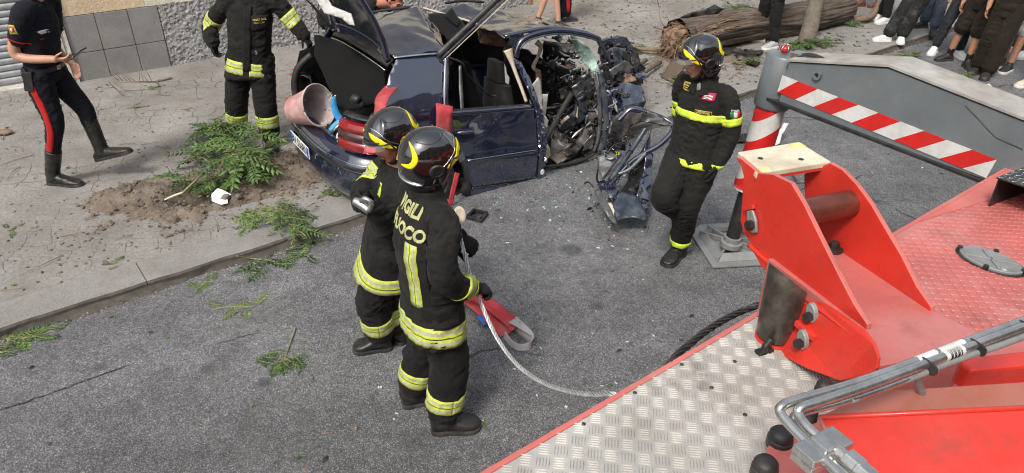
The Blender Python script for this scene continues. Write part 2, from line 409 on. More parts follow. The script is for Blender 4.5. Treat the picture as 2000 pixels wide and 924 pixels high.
M['red_tread'] = treadplate("red_tread_plate", (.46, .125, .11), .0, .38, .85, (.48, .235, .21))  # pinkish tone stands for both dust and sky reflection on the deck
M['red'] = redpaint("red_paint"); M['red_edge'] = redpaint("faded_red_edge", (.50, .13, .11), .45, (.52, .23, .2), .7)
M['red_base'] = redpaint("scuffed_red_paint", (.44, .125, .11), .26, (.47, .21, .19), .8)
M['grey_paint'] = simple("grey_blue_paint", (.135, .155, .165), .38, 0, .12, 5, .06, dirt=((.24, .235, .22), .30))
M['grey_worn'] = simple("worn_beam_top", (.33, .32, .295), .65, 0, .25, 6, .15, dirt=((.20, .15, .11), .65))
M['dark_metal'] = simple("dark_metal", (.045, .045, .045), .42, .6, .3, 18, dirt=((.14, .12, .10), .5))
M['black_cyl'] = simple("greasy_cylinder", (.10, .085, .07), .36, .25, .7, 7, .2, 30, dirt=((.010, .009, .008), 1.0))
M['steel'] = simple("bare_steel", (.50, .50, .48), .30, .9, .2, 20, .1, dirt=((.25, .23, .2), .5))
M['rope_steel'] = simple("steel_wire_rope", (.62, .63, .63), .35, .5, .25, 40, .1, dirt=((.16, .15, .14), .5))
M['rope_dark'] = simple("greasy_wire_rope", (.06, .06, .06), .45, .6, .4, 40, .1)
M['foot_plate'] = simple("galvanised_plate", (.27, .28, .275), .5, .35, .2, 6, .15, dirt=((.17, .155, .13), .6))
M['copper_tube'] = simple("brown_roller", (.20, .055, .035), .32, .5, .3, 12, .1, dirt=((.07, .05, .04), .5))
M['pad'] = simple("worn_nylon_pad", (.60, .55, .42), .6, 0, .15, 9, .1, dirt=((.30, .23, .15), .75))
M['pad_mark'] = simple("yellowed_mark", (.70, .60, .25), .6)
M['rubber'] = simple("black_rubber", (.014, .014, .014), .55, 0, .3, 20, .2, dirt=((.08, .07, .065), .4))
M['hose'] = simple("grey_hose", (.20, .20, .195), .5, 0, .15, 30)
M['sticker'] = simple("pale_sticker", (.68, .67, .64), .5, dirt=((.3, .28, .25), .4))
M['white_refl'] = simple("white_reflective", (.62, .62, .60), .42, 0, .1, 12, .05, dirt=((.35, .32, .27), .5))
M['red_refl'] = simple("red_reflective", (.58, .018, .016), .38, 0, .12, 12, .05, dirt=((.3, .05, .04), .3))
M['red_lens'] = simple("red_lamp_lens", (.45, .02, .03), .15, 0, .2)
M['ff_cloth'] = cloth("fire_coat_cloth", (.0105, .0100, .0092), .45, dirt=((.040, .036, .031), .5))
M['ff_trous'] = cloth("fire_trouser_cloth", (.0092, .0088, .008), .45, dirt=((.036, .032, .028), .45))
M['ff_work'] = cloth("work_uniform_cloth", (.0125, .0118, .0105), .35, dirt=((.03, .028, .024), .35))
M['navy'] = cloth("navy_cloth", (.0065, .0075, .013), .3)
M['black_cloth'] = cloth("black_cloth", (.010, .010, .010), .4)
M['flare_tinted_black'] = cloth("black_cloth_flare_tint", (.019, .014, .0095), .4)  # black cloth with the brown of a warm lens flare mixed into its colour
M['jeans'] = cloth("blue_jeans", (.055, .072, .105), .6, dirt=((.15, .165, .20), .6))
M['dark_jeans'] = cloth("dark_jeans", (.022, .024, .030), .6, dirt=((.11, .115, .125), .65))
M['black_jeans'] = cloth("washed_black_jeans", (.016, .0155, .016), .6, dirt=((.13, .13, .13), .7))
M['white_cloth'] = cloth("white_cloth", (.55, .55, .53), .12); M['grey_cloth'] = cloth("grey_cloth", (.22, .22, .22), .2)
M['red_cloth'] = cloth("red_stripe", (.42, .016, .014), .2)
M['glove'] = cloth("black_glove", (.011, .011, .011), .5); M['pale_glove'] = cloth("pale_glove_palm", (.33, .33, .31), .4)
M['boot'] = simple("black_leather", (.012, .012, .012), .42, 0, .4, 20, .3, 50, dirt=((.09, .08, .065), .35))
M['sole'] = simple("boot_sole", (.02, .019, .018), .8, dirt=((.11, .1, .085), .6))
M['white_shoe'] = simple("white_shoe", (.70, .70, .68), .5, 0, .06, 20, .15); M['grey_shoe'] = simple("grey_knit_shoe", (.36, .36, .37), .7, 0, .3, 60, .3)
M['dark_shoe'] = simple("dark_shoe", (.022, .020, .019), .6, 0, .3, 20); M['brown_shoe'] = simple("brown_shoe", (.14, .055, .03), .55)
M['helmet'] = NT("helmet_gloss_black").set(Roughness=.10, Coat_Weight=1.0).m
_t = NT("helmet_black"); _t.col(_t.mix(_t.ramp(_t.noise(18, 8, .75), [(.55, 0), (.75, .25)]), (.006, .006, .0065), (.07, .07, .07))); _t.rough(_t.ramp(_t.noise(10, 5), [(.4, .07), (.7, .22)])); _t.set(Coat_Weight=1.0); _t.b.inputs["Coat IOR"].default_value = 1.9; _t.b.inputs["Coat Roughness"].default_value = .03; M['helmet'] = _t.m
M['yellow'] = simple("helmet_yellow", (.80, .66, .010), .3, 0, .08, 12, .03); M['chrome'] = simple("chrome_trim", (.6, .61, .63), .18, .9, .1)
M['visor'] = glassy("clear_visor", (.55, .58, .62), .06, .10)
M['skin'] = skin_m("skin", (.50, .27, .18)); M['skin_tan'] = skin_m("tanned_skin", (.40, .20, .12)); M['skin_red'] = skin_m("ruddy_skin", (.50, .20, .14))
M['hair'] = simple("dark_hair", (.012, .009, .007), .6, 0, .4, 60, .6, 120); M['eye'] = simple("dark_eye", (.03, .02, .015), .2)
M['lip'] = simple("lip", (.32, .11, .09), .5)
M['phone'] = simple("phone_black", (.01, .01, .012), .15)
M['lime_print'] = simple("lime_print", (.46, .47, .22), .7, 0, .3, 30, .2, dirt=((.10, .10, .05), .6))
M['gold_print'] = simple("gold_print", (.55, .42, .08), .6); M['black_print'] = simple("black_print", (.008, .008, .008), .6); M['white_print'] = simple("white_print", (.72, .72, .70), .55)
M['crimson'] = simple("crimson_patch", (.40, .012, .06), .7); M['green_print'] = simple("green_print", (.015, .22, .06), .6); M['red_print'] = simple("red_print", (.55, .02, .02), .6); M['blue_print'] = simple("blue_print", (.01, .12, .52), .45)
M['lime_flat'] = simple("lime_tape", (.58, .76, .05), .55, 0, .10, 20, .1, dirt=((.40, .46, .10), .5))
M['leaf'] = leafm("green_leaf", (.034, .085, .014), (.105, .19, .042)); M['leaf_dark'] = leafm("dark_leaf", (.018, .045, .012), (.055, .105, .028)); M['leaf_pale'] = leafm("pale_leaf", (.11, .16, .05), (.16, .23, .075))
M['twig'] = simple("green_twig", (.24, .23, .10), .7, 0, .3, 20); M['dry_twig'] = simple("dry_twig", (.20, .14, .095), .85, 0, .35, 20); M['bare_wood'] = simple("peeled_wood", (.62, .57, .44), .7, 0, .15, 20)
M['raw_wood'] = simple("splintered_wood", (.22, .140, .088), .85, 0, .55, 16, .8, 60, .02)
M['paper'] = simple("white_paper", (.74, .76, .82), .7, 0, .05, 10); M['stone_bit'] = simple("stone", (.27, .245, .21), .9, 0, .35, 15, .6, 40)
M['black_plastic'] = simple("black_plastic", (.012, .012, .013), .5, 0, .4, 14, .25, dirt=((.10, .09, .075), .5))
M['carpet'] = cloth("black_carpet", (.0040, .0042, .0044), .3); M['interior'] = cloth("dark_trim", (.011, .011, .011), .4, dirt=((.07, .06, .05), .4))
M['tail_red'] = simple("tail_lamp_red", (.24, .007, .010), .12, 0, .2, 10, .05, coat=1); M['tail_dark'] = simple("tail_lamp_smoke", (.055, .014, .016), .15, 0, .2, 10, .05, coat=1)
M['beige'] = simple("beige_trim", (.55, .47, .36), .8, 0, .25, 14, .4, 50); M['airbag'] = cloth("airbag_cloth", (.60, .585, .55), .1, dirt=((.35, .31, .26), .5))
M['crush_blue'] = simple("torn_blue_metal", (.045, .06, .085), .42, .45, .5, 12, .4, 40, dirt=((.25, .24, .22), .55))
M['crush_grey'] = simple("torn_grey_metal", (.17, .175, .178), .38, .6, .5, 12, .5, 40, dirt=((.05, .045, .04), .7))
M['crush_black'] = simple("torn_black_parts", (.012, .012, .013), .4, .2, .6, 12, .5, 40, dirt=((.16, .14, .12), .55))
M['glass_broken'] = simple("shattered_glass", (.42, .60, .50), .25, 0, .35, 40, .9, 160, .01)
M['sling'] = cloth("red_webbing", (.42, .045, .055), .25, .8, dirt=((.40, .17, .16), .75)); M['sling_grey'] = cloth("grey_webbing", (.36, .35, .35), .25, .8)
M['bucket'] = simple("chalky_pink_rubber", (.44, .20, .19), .85, 0, .25, 9, .5, 60, .004, dirt=((.50, .44, .42), .85)); M['bucket_in'] = simple("chalky_bucket_lining", (.46, .40, .38), .9, 0, .3, 9, .5, 40, dirt=((.25, .16, .15), .6))
M['blue_tool'] = simple("light_blue_paint", (.05, .30, .62), .4); M['white_plastic'] = simple("white_plastic", (.62, .62, .60), .4, dirt=((.3, .28, .25), .6))
M['gutter'] = simple("gutter_dirt", (.075, .066, .056), .95, 0, .4, 14, .6, 60, .01); M['arm_top'] = redpaint("red_with_reflection_tint", (.34, .115, .08), .22, (.36, .16, .12), .6)  # the brown of arm_top stands in for a reflection on red paint
M['far_wall'] = plaster("brown_plaster", (.22, .15, .10), (.30, .21, .145), 20, .3, .02); M['far_glass'] = simple("window_glass", (.02, .025, .03), .08)
# ------------------------------------------------------------------ ground, kerb, soil, building
KN = 5.16
PIT = SN(*[(PH(405, 375, PAVE)).dot(a) for a in (ES, EN)])
PITS, PITN = PIT.dot(ES), PIT.dot(EN)
def soil_h(s, n):
    """height of the dug-up earth above the pavement level, metres"""
    ds, dn = s - PITS, n - PITN
    q = V((s, n, 0))
    big = noise.fractal(q * 1.3, 1.0, 2.0, 4) * .5; fine = noise.fractal(q * 6.5, .9, 2.0, 5)
    # spill of loose earth: a long patch along the kerb side of the pavement
    a = math.exp(-((ds - .35) / 1.25) ** 2 - ((dn + .0) / .62) ** 2)
    b = math.exp(-((ds - 2.1) / .9) ** 2 - ((dn + .1) / .7) ** 2) * .8
    c = math.exp(-((s - 8.3) / 1.2) ** 2 - ((n - 6.4) / .9) ** 2) * .75
    d = math.exp(-((ds + .62) / .42) ** 2 - ((dn - .33) / .30) ** 2) * .9
    h = max(a, b, c, d) * .085 - .047 + big * .040 + fine * .036
    rim = math.exp(-((math.hypot(ds / 1.25, dn) - .34) / .12) ** 2) * .085 * (0.5 + .9 * noise.noise(q * 2.3 + V((3, 1, 0))) + .3)
    h += rim + d * .055
    pit = math.exp(-((ds / 1.25) ** 2 + dn ** 2) / (.24 ** 2))
    h -= pit * .30
    if abs(fine) > .25: h += .012 * a
    if n < KN + .42: h -= (KN + .42 - n) * .35
    return h
def build_ground():
    bm = NB(); S0, S1 = -60, 90
    for a, b in (((S0, -40), (S1, KN)),):
        vs = [bm.verts.new(SN(s, n, 0)) for s, n in ((S0, -40), (S1, -40), (S1, KN + .15), (S0, KN + .15))]; bm.faces.new(vs)
    tag(obj("road", bm, M['asphalt']), kind="structure")
    bm = NB()
    ss = [-60, -30] + [-12 + .12 * i for i in range(int(30 / .12) + 1)] + [30, 90]; ns = [KN + .322 + i * .12 for i in range(44)] + [10.75 + .3]
    g = {}
    for i, s in enumerate(ss):
        for j, n in enumerate(ns):
            g[i, j] = bm.verts.new(SN(s, n, PAVE + .006 * noise.noise(V((s, n, 0)) * .8) * (0 if j == 0 else 1) - (.003 if j == 0 else 0)))
    for i in range(len(ss) - 1):
        for j in range(len(ns) - 1):
            cs, cn = (ss[i] + ss[i + 1]) / 2, (ns[j] + ns[j + 1]) / 2
            if math.hypot((cs - PITS) / 1.25, cn - PITN) < .36: continue
            bm.faces.new((g[i, j], g[i + 1, j], g[i + 1, j + 1], g[i, j + 1]))
    tag(obj("pavement", bm, M['pave'], smooth=True), kind="structure")
    # kerb stones, one by one
    k = thing("kerb", None, None, SN(0, KN, 0)); tag(k, kind="structure")
    s = -11.3; r = random.Random(3)
    while s < 26:
        L = r.uniform(.92, 1.08)
        bm = NB(); nx = 14
        prof = [(KN - .012, -.05), (KN - .010, PAVE - .016), (KN + .006, PAVE - .002), (KN + .336, PAVE + .001), (KN + .34, -.05)]
        prev = None; dn = r.uniform(-.004, .004); dz = r.uniform(-.001, .001)
        for i in range(nx + 1):
            x = s + .003 + (L - .006) * i / nx; cur = []
            for j, (n, z) in enumerate(prof):
                q = V((x * 5, n * 9, z * 9)); wob = noise.noise(q) * .011 if j in (1, 2, 0) else 0
                cur.append(bm.verts.new(SN(x, n + dn + wob * (1 if j < 2 else .5), z + dz + (wob * .5 if j in (1, 2) else 0))))
            if prev:
                for a in range(len(prof) - 1): bm.faces.new((prev[a], prev[a + 1], cur[a + 1], cur[a])).material_index = 1 if a < 2 else 0
            else: bm.faces.new(cur)
            prev = cur
        bm.faces.new(prev[::-1])
        obj("kerb_stone", bm, [M['kerb'], M['gutter']], k, smooth=False); s += L
    # gritty dirt in the gutter
    it = []
    for i in range(2600):
        s = r.uniform(-6, 14); n = KN - abs(r.gauss(0, .05)) - .012; q = r.uniform(.002, .009) * (1.6 if r.random() < .08 else 1); it.append((SN(s, n, q * .3), q))
    tag(rocks("gutter_grit", it, M['stone_bit']), kind="stuff")
    bm = NB()
    def strip(i, j):
        s = -8 + 24 * i; w = .022 + .04 * noise.noise(V((s * 1.7, 0, 0))) + .03 * noise.noise(V((s * 6, 3, 0)))
        return SN(s, KN + .0 - .008 - j * max(.012, w + .02), .045 * (1 - j) ** 1.5 + .002)
    grid_mesh(bm, strip, 500, 5, False)
    tag(obj("gutter_dirt", bm, M['gutter'], smooth=True), kind="structure")
    # loose earth
    bm = NB(); s0, s1, n0, n1 = PITS - 2.4, 10.2, KN + .1, 8.2; nu, nv = 420, 150; vs = {}
    for i in range(nu + 1):
        for j in range(nv + 1):
            s = s0 + (s1 - s0) * i / nu; n = n0 + (n1 - n0) * j / nv; h = soil_h(s, n)
            vs[i, j] = (s, n, h)
    bv = {}
    def gv(i, j):
        if (i, j) not in bv: s, n, h = vs[i, j]; bv[i, j] = bm.verts.new(SN(s, n, PAVE + h))
        return bv[i, j]
    for i in range(nu):
        for j in range(nv):
            cc = ((i, j), (i + 1, j), (i + 1, j + 1), (i, j + 1))
            inpit = math.hypot((vs[i, j][0] - PITS) / 1.25, vs[i, j][1] - PITN) < .6
            if inpit or max(vs[c][2] for c in cc) > -.012: bm.faces.new([gv(*c) for c in cc])
    tag(obj("soil", bm, M['soil'], smooth=True), kind="structure")
    # stones and clods in it
    it = []
    for i in range(5200):
        s = r.gauss(PITS + .5, 1.4); n = r.gauss(PITN, .62)
        if r.random() < .25: s = r.gauss(8.3, 1.1); n = r.gauss(6.4, .8)
        if n < KN + .36: continue
        h = soil_h(s, n)
        if h < -.004 and r.random() < .7: continue
        q = min(.055 if h > -.004 else .014, .004 + r.expovariate(1 / .0085)); it.append((SN(s, n, PAVE + max(h, 0) + q * .25), q))
    tag(rocks("soil_clods", it, M['soil']), kind="stuff")
    it = []
    for i in range(1500):
        s = r.uniform(-4, 13); n = r.uniform(KN + .3, 10.6) if r.random() < .8 else r.uniform(2, KN)
        q = min(.02, .0025 + r.expovariate(1 / .003)); it.append((SN(s, n, (PAVE if n > KN else 0) + q * .3), q))
    tag(rocks("pebbles", it, M['stone_bit']), kind="stuff")
build_ground()
def cracks():
    for k, pts in enumerate((((-60, 815), (0, 801), (45, 786), (100, 768), (160, 746), (215, 726), (270, 706)), ((420, 672), (452, 664), (486, 654), (520, 648)), ((1560, 372), (1590, 360), (1630, 352)))):
        L = densify_px(pts, 14); bm = NB(); prev = None; r = random.Random(k)
        for i, (x, y) in enumerate(L):
            p = PH(x, y, .0035) + V((r.gauss(0, .004), r.gauss(0, .006), 0)); w_ = (.007 if k == 0 else .004) * r.uniform(.3, 1.3) * min(1, (len(L) - i) / 12, (i + 3) / 8); row = [bm.verts.new(p + V((0, w_, 0))), bm.verts.new(p - V((0, w_, 0)))]
            if prev: bm.faces.new((prev[0], prev[1], row[1], row[0]))
            prev = row
        tag(obj("road_crack", bm, M['rubber']), kind="structure")
def densify_px(pts, k):
    out = []
    for a, b in zip(pts, pts[1:]):
        for i in range(k): out.append((a[0] + (b[0] - a[0]) * i / k, a[1] + (b[1] - a[1]) * i / k))
    return out
cracks()
WN = 10.75
def build_wall():
    b = thing("street_building", "house front with cream plaster above stone slabs and rough grey render", "building", SN(3, WN, PAVE))
    # stone slabs
    def slab(s0, s1, z0, z1, dn):
        bm = NB(); g = .004
        prism(bm, [SN(s0 + g, WN - .03 + dn, z0 + g), SN(s1 - g, WN - .03 + dn, z0 + g), SN(s1 - g, WN - .03 + dn, z1 - g), SN(s0 + g, WN - .03 + dn, z1 - g)], EN * .035)
        obj("stone_slab", bm, M['stone'], b, bevel=.003)
    sx = [1.05, 1.42, 1.815, 2.19]; zz = [.0, .435, .90]; r = random.Random(4)
    for i in range(3):
        for j in range(2): slab(sx[i], sx[i + 1], zz[j], zz[j + 1], r.uniform(-.003, .003))
    # rough render
    bm = NB()
    def rr(u, v):
        s = 2.196 + 10.5 * u; z = .02 + .9 * v; q = V((s, z, 0))
        return SN(s, WN - .018 - .020 * abs(noise.fractal(q * 11, .8, 2, 4)) - .009 * noise.noise(q * 34), z)
    grid_mesh(bm, rr, 700, 64, False); obj("rough_render", bm, M['rough_plaster'], b, smooth=True)
    bm = NB(); prism(bm, [SN(1.05, WN, -.1), SN(13, WN, -.1), SN(13, WN, 9.5), SN(1.05, WN, 9.5)], EN * .3); prism(bm, [SN(-12, WN, -.1), SN(-2.2, WN, -.1), SN(-2.2, WN, 9.5), SN(-12, WN, 9.5)], EN * .3); prism(bm, [SN(-2.2, WN, 2.7), SN(1.05, WN, 2.7), SN(1.05, WN, 9.5), SN(-2.2, WN, 9.5)], EN * .3)
    obj("wall", bm, M['rough_plaster'], b)
    bm = NB(); prism(bm, [SN(1.05, WN - .02, .905), SN(2.05, WN - .02, .905), SN(2.05, WN - .02, 3.4), SN(1.05, WN - .02, 3.4)], EN * .022); obj("cream_band", bm, M['cream_plaster'], b)
    bm = NB(); prism(bm, [SN(2.052, WN - .026, .905), SN(12.6, WN - .026, .905), SN(12.6, WN - .026, 3.4), SN(2.052, WN - .026, 3.4)], EN * .028); obj("pale_band", bm, M['pale_plaster'], b)
    # white door frame: two strips with a groove
    bm = NB()
    for s0, s1, d in ((.955, .985, .055), (.99, 1.01, .04), (1.012, 1.045, .062)):
        prism(bm, [SN(s0, WN - d, PAVE - .05), SN(s1, WN - d, PAVE - .05), SN(s1, WN - d, 2.7), SN(s0, WN - d, 2.7)], EN * (d + .1))
    obj("door_frame", bm, M['white_frame'], b, bevel=.003)
    bm = NB(); prism(bm, [SN(.82, WN - .01, .03), SN(.95, WN - .01, .03), SN(.95, WN - .01, 2.7), SN(.82, WN - .01, 2.7)], EN * .1); obj("brick_reveal", bm, M['far_wall'], b)
    # shutter slats
    bm0 = NB(); pr = [(0, 0), (.02, .012), (.026, .04), (.02, .068), (0, .078)]
    a = [bm0.verts.new(SN(-2.2, WN + .08 - d, z)) for d, z in pr]; c = [bm0.verts.new(SN(.82, WN + .08 - d, z)) for d, z in pr]
    for i in range(4): bm0.faces.new((a[i], c[i], c[i + 1], a[i + 1]))
    first = None
    for i in range(26):
        z = .17 + i * .08
        if first is None:
            first = obj("shutter_slat", bm0, M['shutter'], b, smooth=True); first.location.z += z
        else:
            o = first.copy(); COL.objects.link(o); o.location.z = first.location.z + (z - .17)
    bm = NB(); prism(bm, [SN(-2.2, WN - .10, .02), SN(.94, WN - .10, .02), SN(.94, WN - .10, .15), SN(-2.2, WN - .10, .15)], EN * .3); obj("threshold", bm, M['step'], b, bevel=.01)
    # doorway with timber frame and step farther along
    bm = NB(); prism(bm, [SN(9.3, WN - .22, PAVE - .02), SN(10.35, WN - .22, PAVE - .02), SN(10.35, WN - .22, PAVE + .11), SN(9.3, WN - .22, PAVE + .11)], EN * .25); obj("step", bm, M['step'], b, bevel=.01)
    for s0, s1 in ((8.55, 8.62), (9.9, 9.97)):
        bm = NB(); prism(bm, [SN(s0, WN - .07, PAVE), SN(s1, WN - .07, PAVE), SN(s1, WN - .07, 2.3), SN(s0, WN - .07, 2.3)], EN * .1)
        obj("timber_post", bm, M['far_wall'], b, bevel=.004)
    bm = NB(); prism(bm, [SN(8.62, WN - .045, PAVE), SN(9.9, WN - .045, PAVE), SN(9.9, WN - .045, 2.3), SN(8.62, WN - .045, 2.3)], EN * .05); obj("door", bm, M['cream_plaster'], b)
build_wall()
def build_opposite():
    """the house front across the street, behind the photographer; seen in the paint and the helmets"""
    b = thing("opposite_building", "brown rendered house front across the street behind the lorry", "building", SN(2, -9, 0))
    bm = NB(); n0 = -7.6; prism(bm, [SN(-22, n0, 0), SN(30, n0, 0), SN(30, n0, 6.6), SN(13, n0, 6.6), SN(13, n0, 8.6), SN(4, n0, 8.6), SN(0.5, n0, 10.2), SN(-3, n0, 8.6), SN(-9, n0, 8.6), SN(-9, n0, 6.2), SN(-22, n0, 6.2)], EN * -1); obj("wall", bm, M['far_wall'], b)
    first = None
    for j, z in enumerate((.9, 4.3)):
        for i in range(14):
            s = -20 + i * 3.6
            bm = NB(); prism(bm, [SN(s, n0 + .03, z), SN(s + 1.3, n0 + .03, z), SN(s + 1.3, n0 + .03, z + 1.9), SN(s, n0 + .03, z + 1.9)], EN * -.04)
            if first is None: first = obj("window", bm, M['far_glass'], b); fp = (s, z)
            else:
                bm.free(); o = first.copy(); COL.objects.link(o); o.location = first.location + ES * (s - fp[0]) + UP * (z - fp[1])
build_opposite()
# ------------------------------------------------------------------ crane lorry of the fire service
DZ = 1.35; DN = 1.245
def build_truck():
    T = thing("crane_truck", "red crane lorry with silver tread plate deck and a striped outrigger", "lorry", SN(2, 0, 0))
    # body below the deck and the deck edge
    bm = NB(); prism(bm, [SN(-3.5, -1.24, .55), SN(6.4, -1.24, .55), SN(6.4, DN - .012, .55), SN(-3.5, DN - .012, .55)], UP * (DZ - .02 - .55)); obj("truck_body", bm, M['red'], T)
    bm = NB(); prism(bm, [SN(-3.5, DN - .022, DZ - .16), SN(5.9, DN - .022, DZ - .16), SN(5.9, DN, DZ - .16), SN(-3.5, DN, DZ - .16)], UP * .162); obj("edge_rail", bm, M['red_edge'], T, bevel=.004)
    for s in (-2.0, 5.2):
        for n in (-1.0, 1.0):
            bm = NB(); cyl(bm, SN(s, n - .15, .5), SN(s, n + .15, .5), .5, 28); wh = obj("wheel", bm, M['rubber'], T, smooth=True, sharp=40)
    # silver tread plate with its five-bar pattern
    bm = NB(); prism(bm, [SN(-3.5, -1.2, DZ - .012), SN(2.45, -1.2, DZ - .012), SN(2.45, DN - .024, DZ - .012), SN(-3.5, DN - .024, DZ - .012)], UP * .012); pl = obj("deck_plate", bm, M['alu'], T)
    bm = NB(); cell = .051
    def bar(bm, c, d, L, wd, ht):
        e = UP.cross(d); pts = [c - d * L, c - d * L * .5 + e * wd, c + d * L * .5 + e * wd, c + d * L, c + d * L * .5 - e * wd, c - d * L * .5 - e * wd]
        base = [bm.verts.new(p) for p in pts]; top = [bm.verts.new(c + d * x * L + UP * ht) for x in (-.62, .62)]
        bm.faces.new((base[0], base[1], top[0])); bm.faces.new((base[1], base[2], top[1], top[0])); bm.faces.new((base[2], base[3], top[1])); bm.faces.new((base[3], base[4], top[1])); bm.faces.new((base[4], base[5], top[0], top[1])); bm.faces.new((base[5], base[0], top[0]))
    A1 = (ES + EN).normalized(); A2 = (EN - ES).normalized(); r = random.Random(5)
    for i in range(-40, 130):
        for j in range(-40, 130):
            c0 = SN(1.4, .55, DZ) + A1 * cell * (i - 45) + A2 * cell * (j - 45)
            s, n = c0.dot(ES), c0.dot(EN)
            if not (.1 < s < 2.43 and -.05 < n < DN - .045): continue
            d, e = (A1, A2) if (i + j) % 2 else (A2, A1)
            for k in range(-2, 3): bar(bm, c0 + e * k * cell * .19, d, cell * .43, cell * .042, .0032)
    o = obj("tread_bars", bm, M['alu'], T); tag(o, kind="stuff")
    for px, py in ((1310, 705), (1332, 712), (1240, 767), (1140, 828), (1390, 757), (1435, 706), (1455, 810), (1330, 664)):
        p = PH(px, py, DZ + .001); bm = NB(); ball(bm, p, (.0075, .0075, .004), seg=10, rings=5); obj("screw", bm, M['dark_metal'], T, smooth=True)
    # red tread plate beyond the crane
    bm = NB(); prism(bm, [SN(2.452, -1.2, DZ - .01), SN(6.3, -1.2, DZ - .01), SN(6.3, DN - .024, DZ - .01), SN(2.452, DN - .024, DZ - .01)], UP * .012); obj("red_deck", bm, M['red_tread'], T)
    bm = NB(); c2 = .034
    for i in range(140):
        for j in range(70):
            s = 2.6 + i * c2 * .8; n = -.4 + j * c2 * .8
            lim = DN - .05 - max(0, (s - 3.55)) * .22
            if n > lim or s > 5.6: continue
            c0 = SN(s, n, DZ + .002); d = A1 if (i + j) % 2 else A2
            bar(bm, c0, d, c2 * .50, c2 * .13, .0030)
    o = obj("tread_studs", bm, M['red_tread'], T); tag(o, kind="stuff")
    bm = NB(); prism(bm, [SN(3.4, DN - .026, DZ), SN(5.9, DN - .026, DZ), SN(5.9, DN - .60, DZ), SN(3.95, DN - .135, DZ)], UP * .005); obj("edge_strip", bm, M['red_edge'], T)
    # oval inspection cover
    c = PH(1935, 508, DZ + .01); u, v = ES, EN; cu = (PH(1998, 535, DZ) - PH(1878, 485, DZ)); L = cu.length / 2; cu.normalize(); cv = UP.cross(cu)
    wd = .085
    cov = NB(); ring_loft(cov, [(c + UP * -.006, cu, cv, L, wd), (c + UP * .004, cu, cv, L, wd), (c + UP * .007, cu, cv, L * .95, wd * .93), (c + UP * .004, cu, cv, L * .9, wd * .86)], 40)
    hatch = obj("inspection_cover", cov, M['foot_plate'], T, smooth=True, sharp=30)
    bm = NB()
    for a in (.5, -.75):
        d = (cu * math.cos(a) * L + cv * math.sin(a) * wd * 1.5); d = d.normalized() * (L * .78 if abs(a) < .6 else L * .62); e = UP.cross(d).normalized()
        box(bm, c + UP * .006, (d, e, UP), (d.length, .006, .004))
    obj("cover_rib", bm, M['foot_plate'], hatch, bevel=.002)
    bm = NB(); ring_loft(bm, [(c + cu * .07 - cv * .03 + UP * .004, cu, cv, .02, .02), (c + cu * .07 - cv * .03 + UP * .010, cu, cv, .016, .016)], 18); obj("cover_boss", bm, M['foot_plate'], hatch)
    for k in range(4):
        t = k * math.pi / 2 + .15; p = c + cu * L * 1.0 * math.cos(t) + cv * wd * 1.02 * math.sin(t)
        bm = NB(); ring_loft(bm, [(p, cu, cv, .012, .012), (p + UP * .014, cu, cv, .011, .011)], 6); obj("cover_bolt", bm, M['dark_metal'], hatch)
    bm = NB(); ring_loft(bm, [(c - UP * .004, cu, cv, L * 1.12, wd * 1.13), (c - UP * .0055 + UP * .001, cu, cv, L * 1.10, wd * 1.1)], 40); obj("cover_seat", bm, M['dark_metal'], hatch)
    # dark box with a tread plate top at the frame edge
    p0 = PH(1928, 402, DZ + .003); q0 = PH(1985, 330, DZ + .17)
    bm = NB(); bx = SN(p0.dot(ES) + .0, p0.dot(EN), 0); s0, n0 = p0.dot(ES), p0.dot(EN)
    s0 = p0.dot(ES); n0 = p0.dot(EN)
    th = .006
    prism(bm, [SN(s0 - .02, n0, DZ + .16), SN(s0 + .75, n0 - .10, DZ + .16), SN(s0 + .75, n0 - .72, DZ + .16), SN(s0 - .02, n0 - .62, DZ + .16)], UP * th)
    prism(bm, [SN(s0 - .0, n0 - .004, DZ + .003), SN(s0 + .745, n0 - .104, DZ + .003), SN(s0 + .745, n0 - .104, DZ + .158), SN(s0, n0 - .004, DZ + .158)], EN * -th)
    prism(bm, [SN(s0 + .4, n0 - .07, DZ + .003), SN(s0 + .4, n0 - .66, DZ + .003), SN(s0 + .4, n0 - .66, DZ + .158), SN(s0 + .4, n0 - .07, DZ + .158)], ES * th)
    obj("step_box", bm, M['dark_metal'], T)
    bm = NB()
    for i in range(26):
        for j in range(20):
            a, b = i * .03, j * .03; c0 = SN(s0 + a, n0 - .015 - a * .13 - b, DZ + .16 + th); bar(bm, c0, A1 if (i + j) % 2 else A2, .014, .003, .002)
    tag(obj("step_studs", bm, M['steel'], T), kind="stuff")
    outrigger(T); boom(T); crane(T)
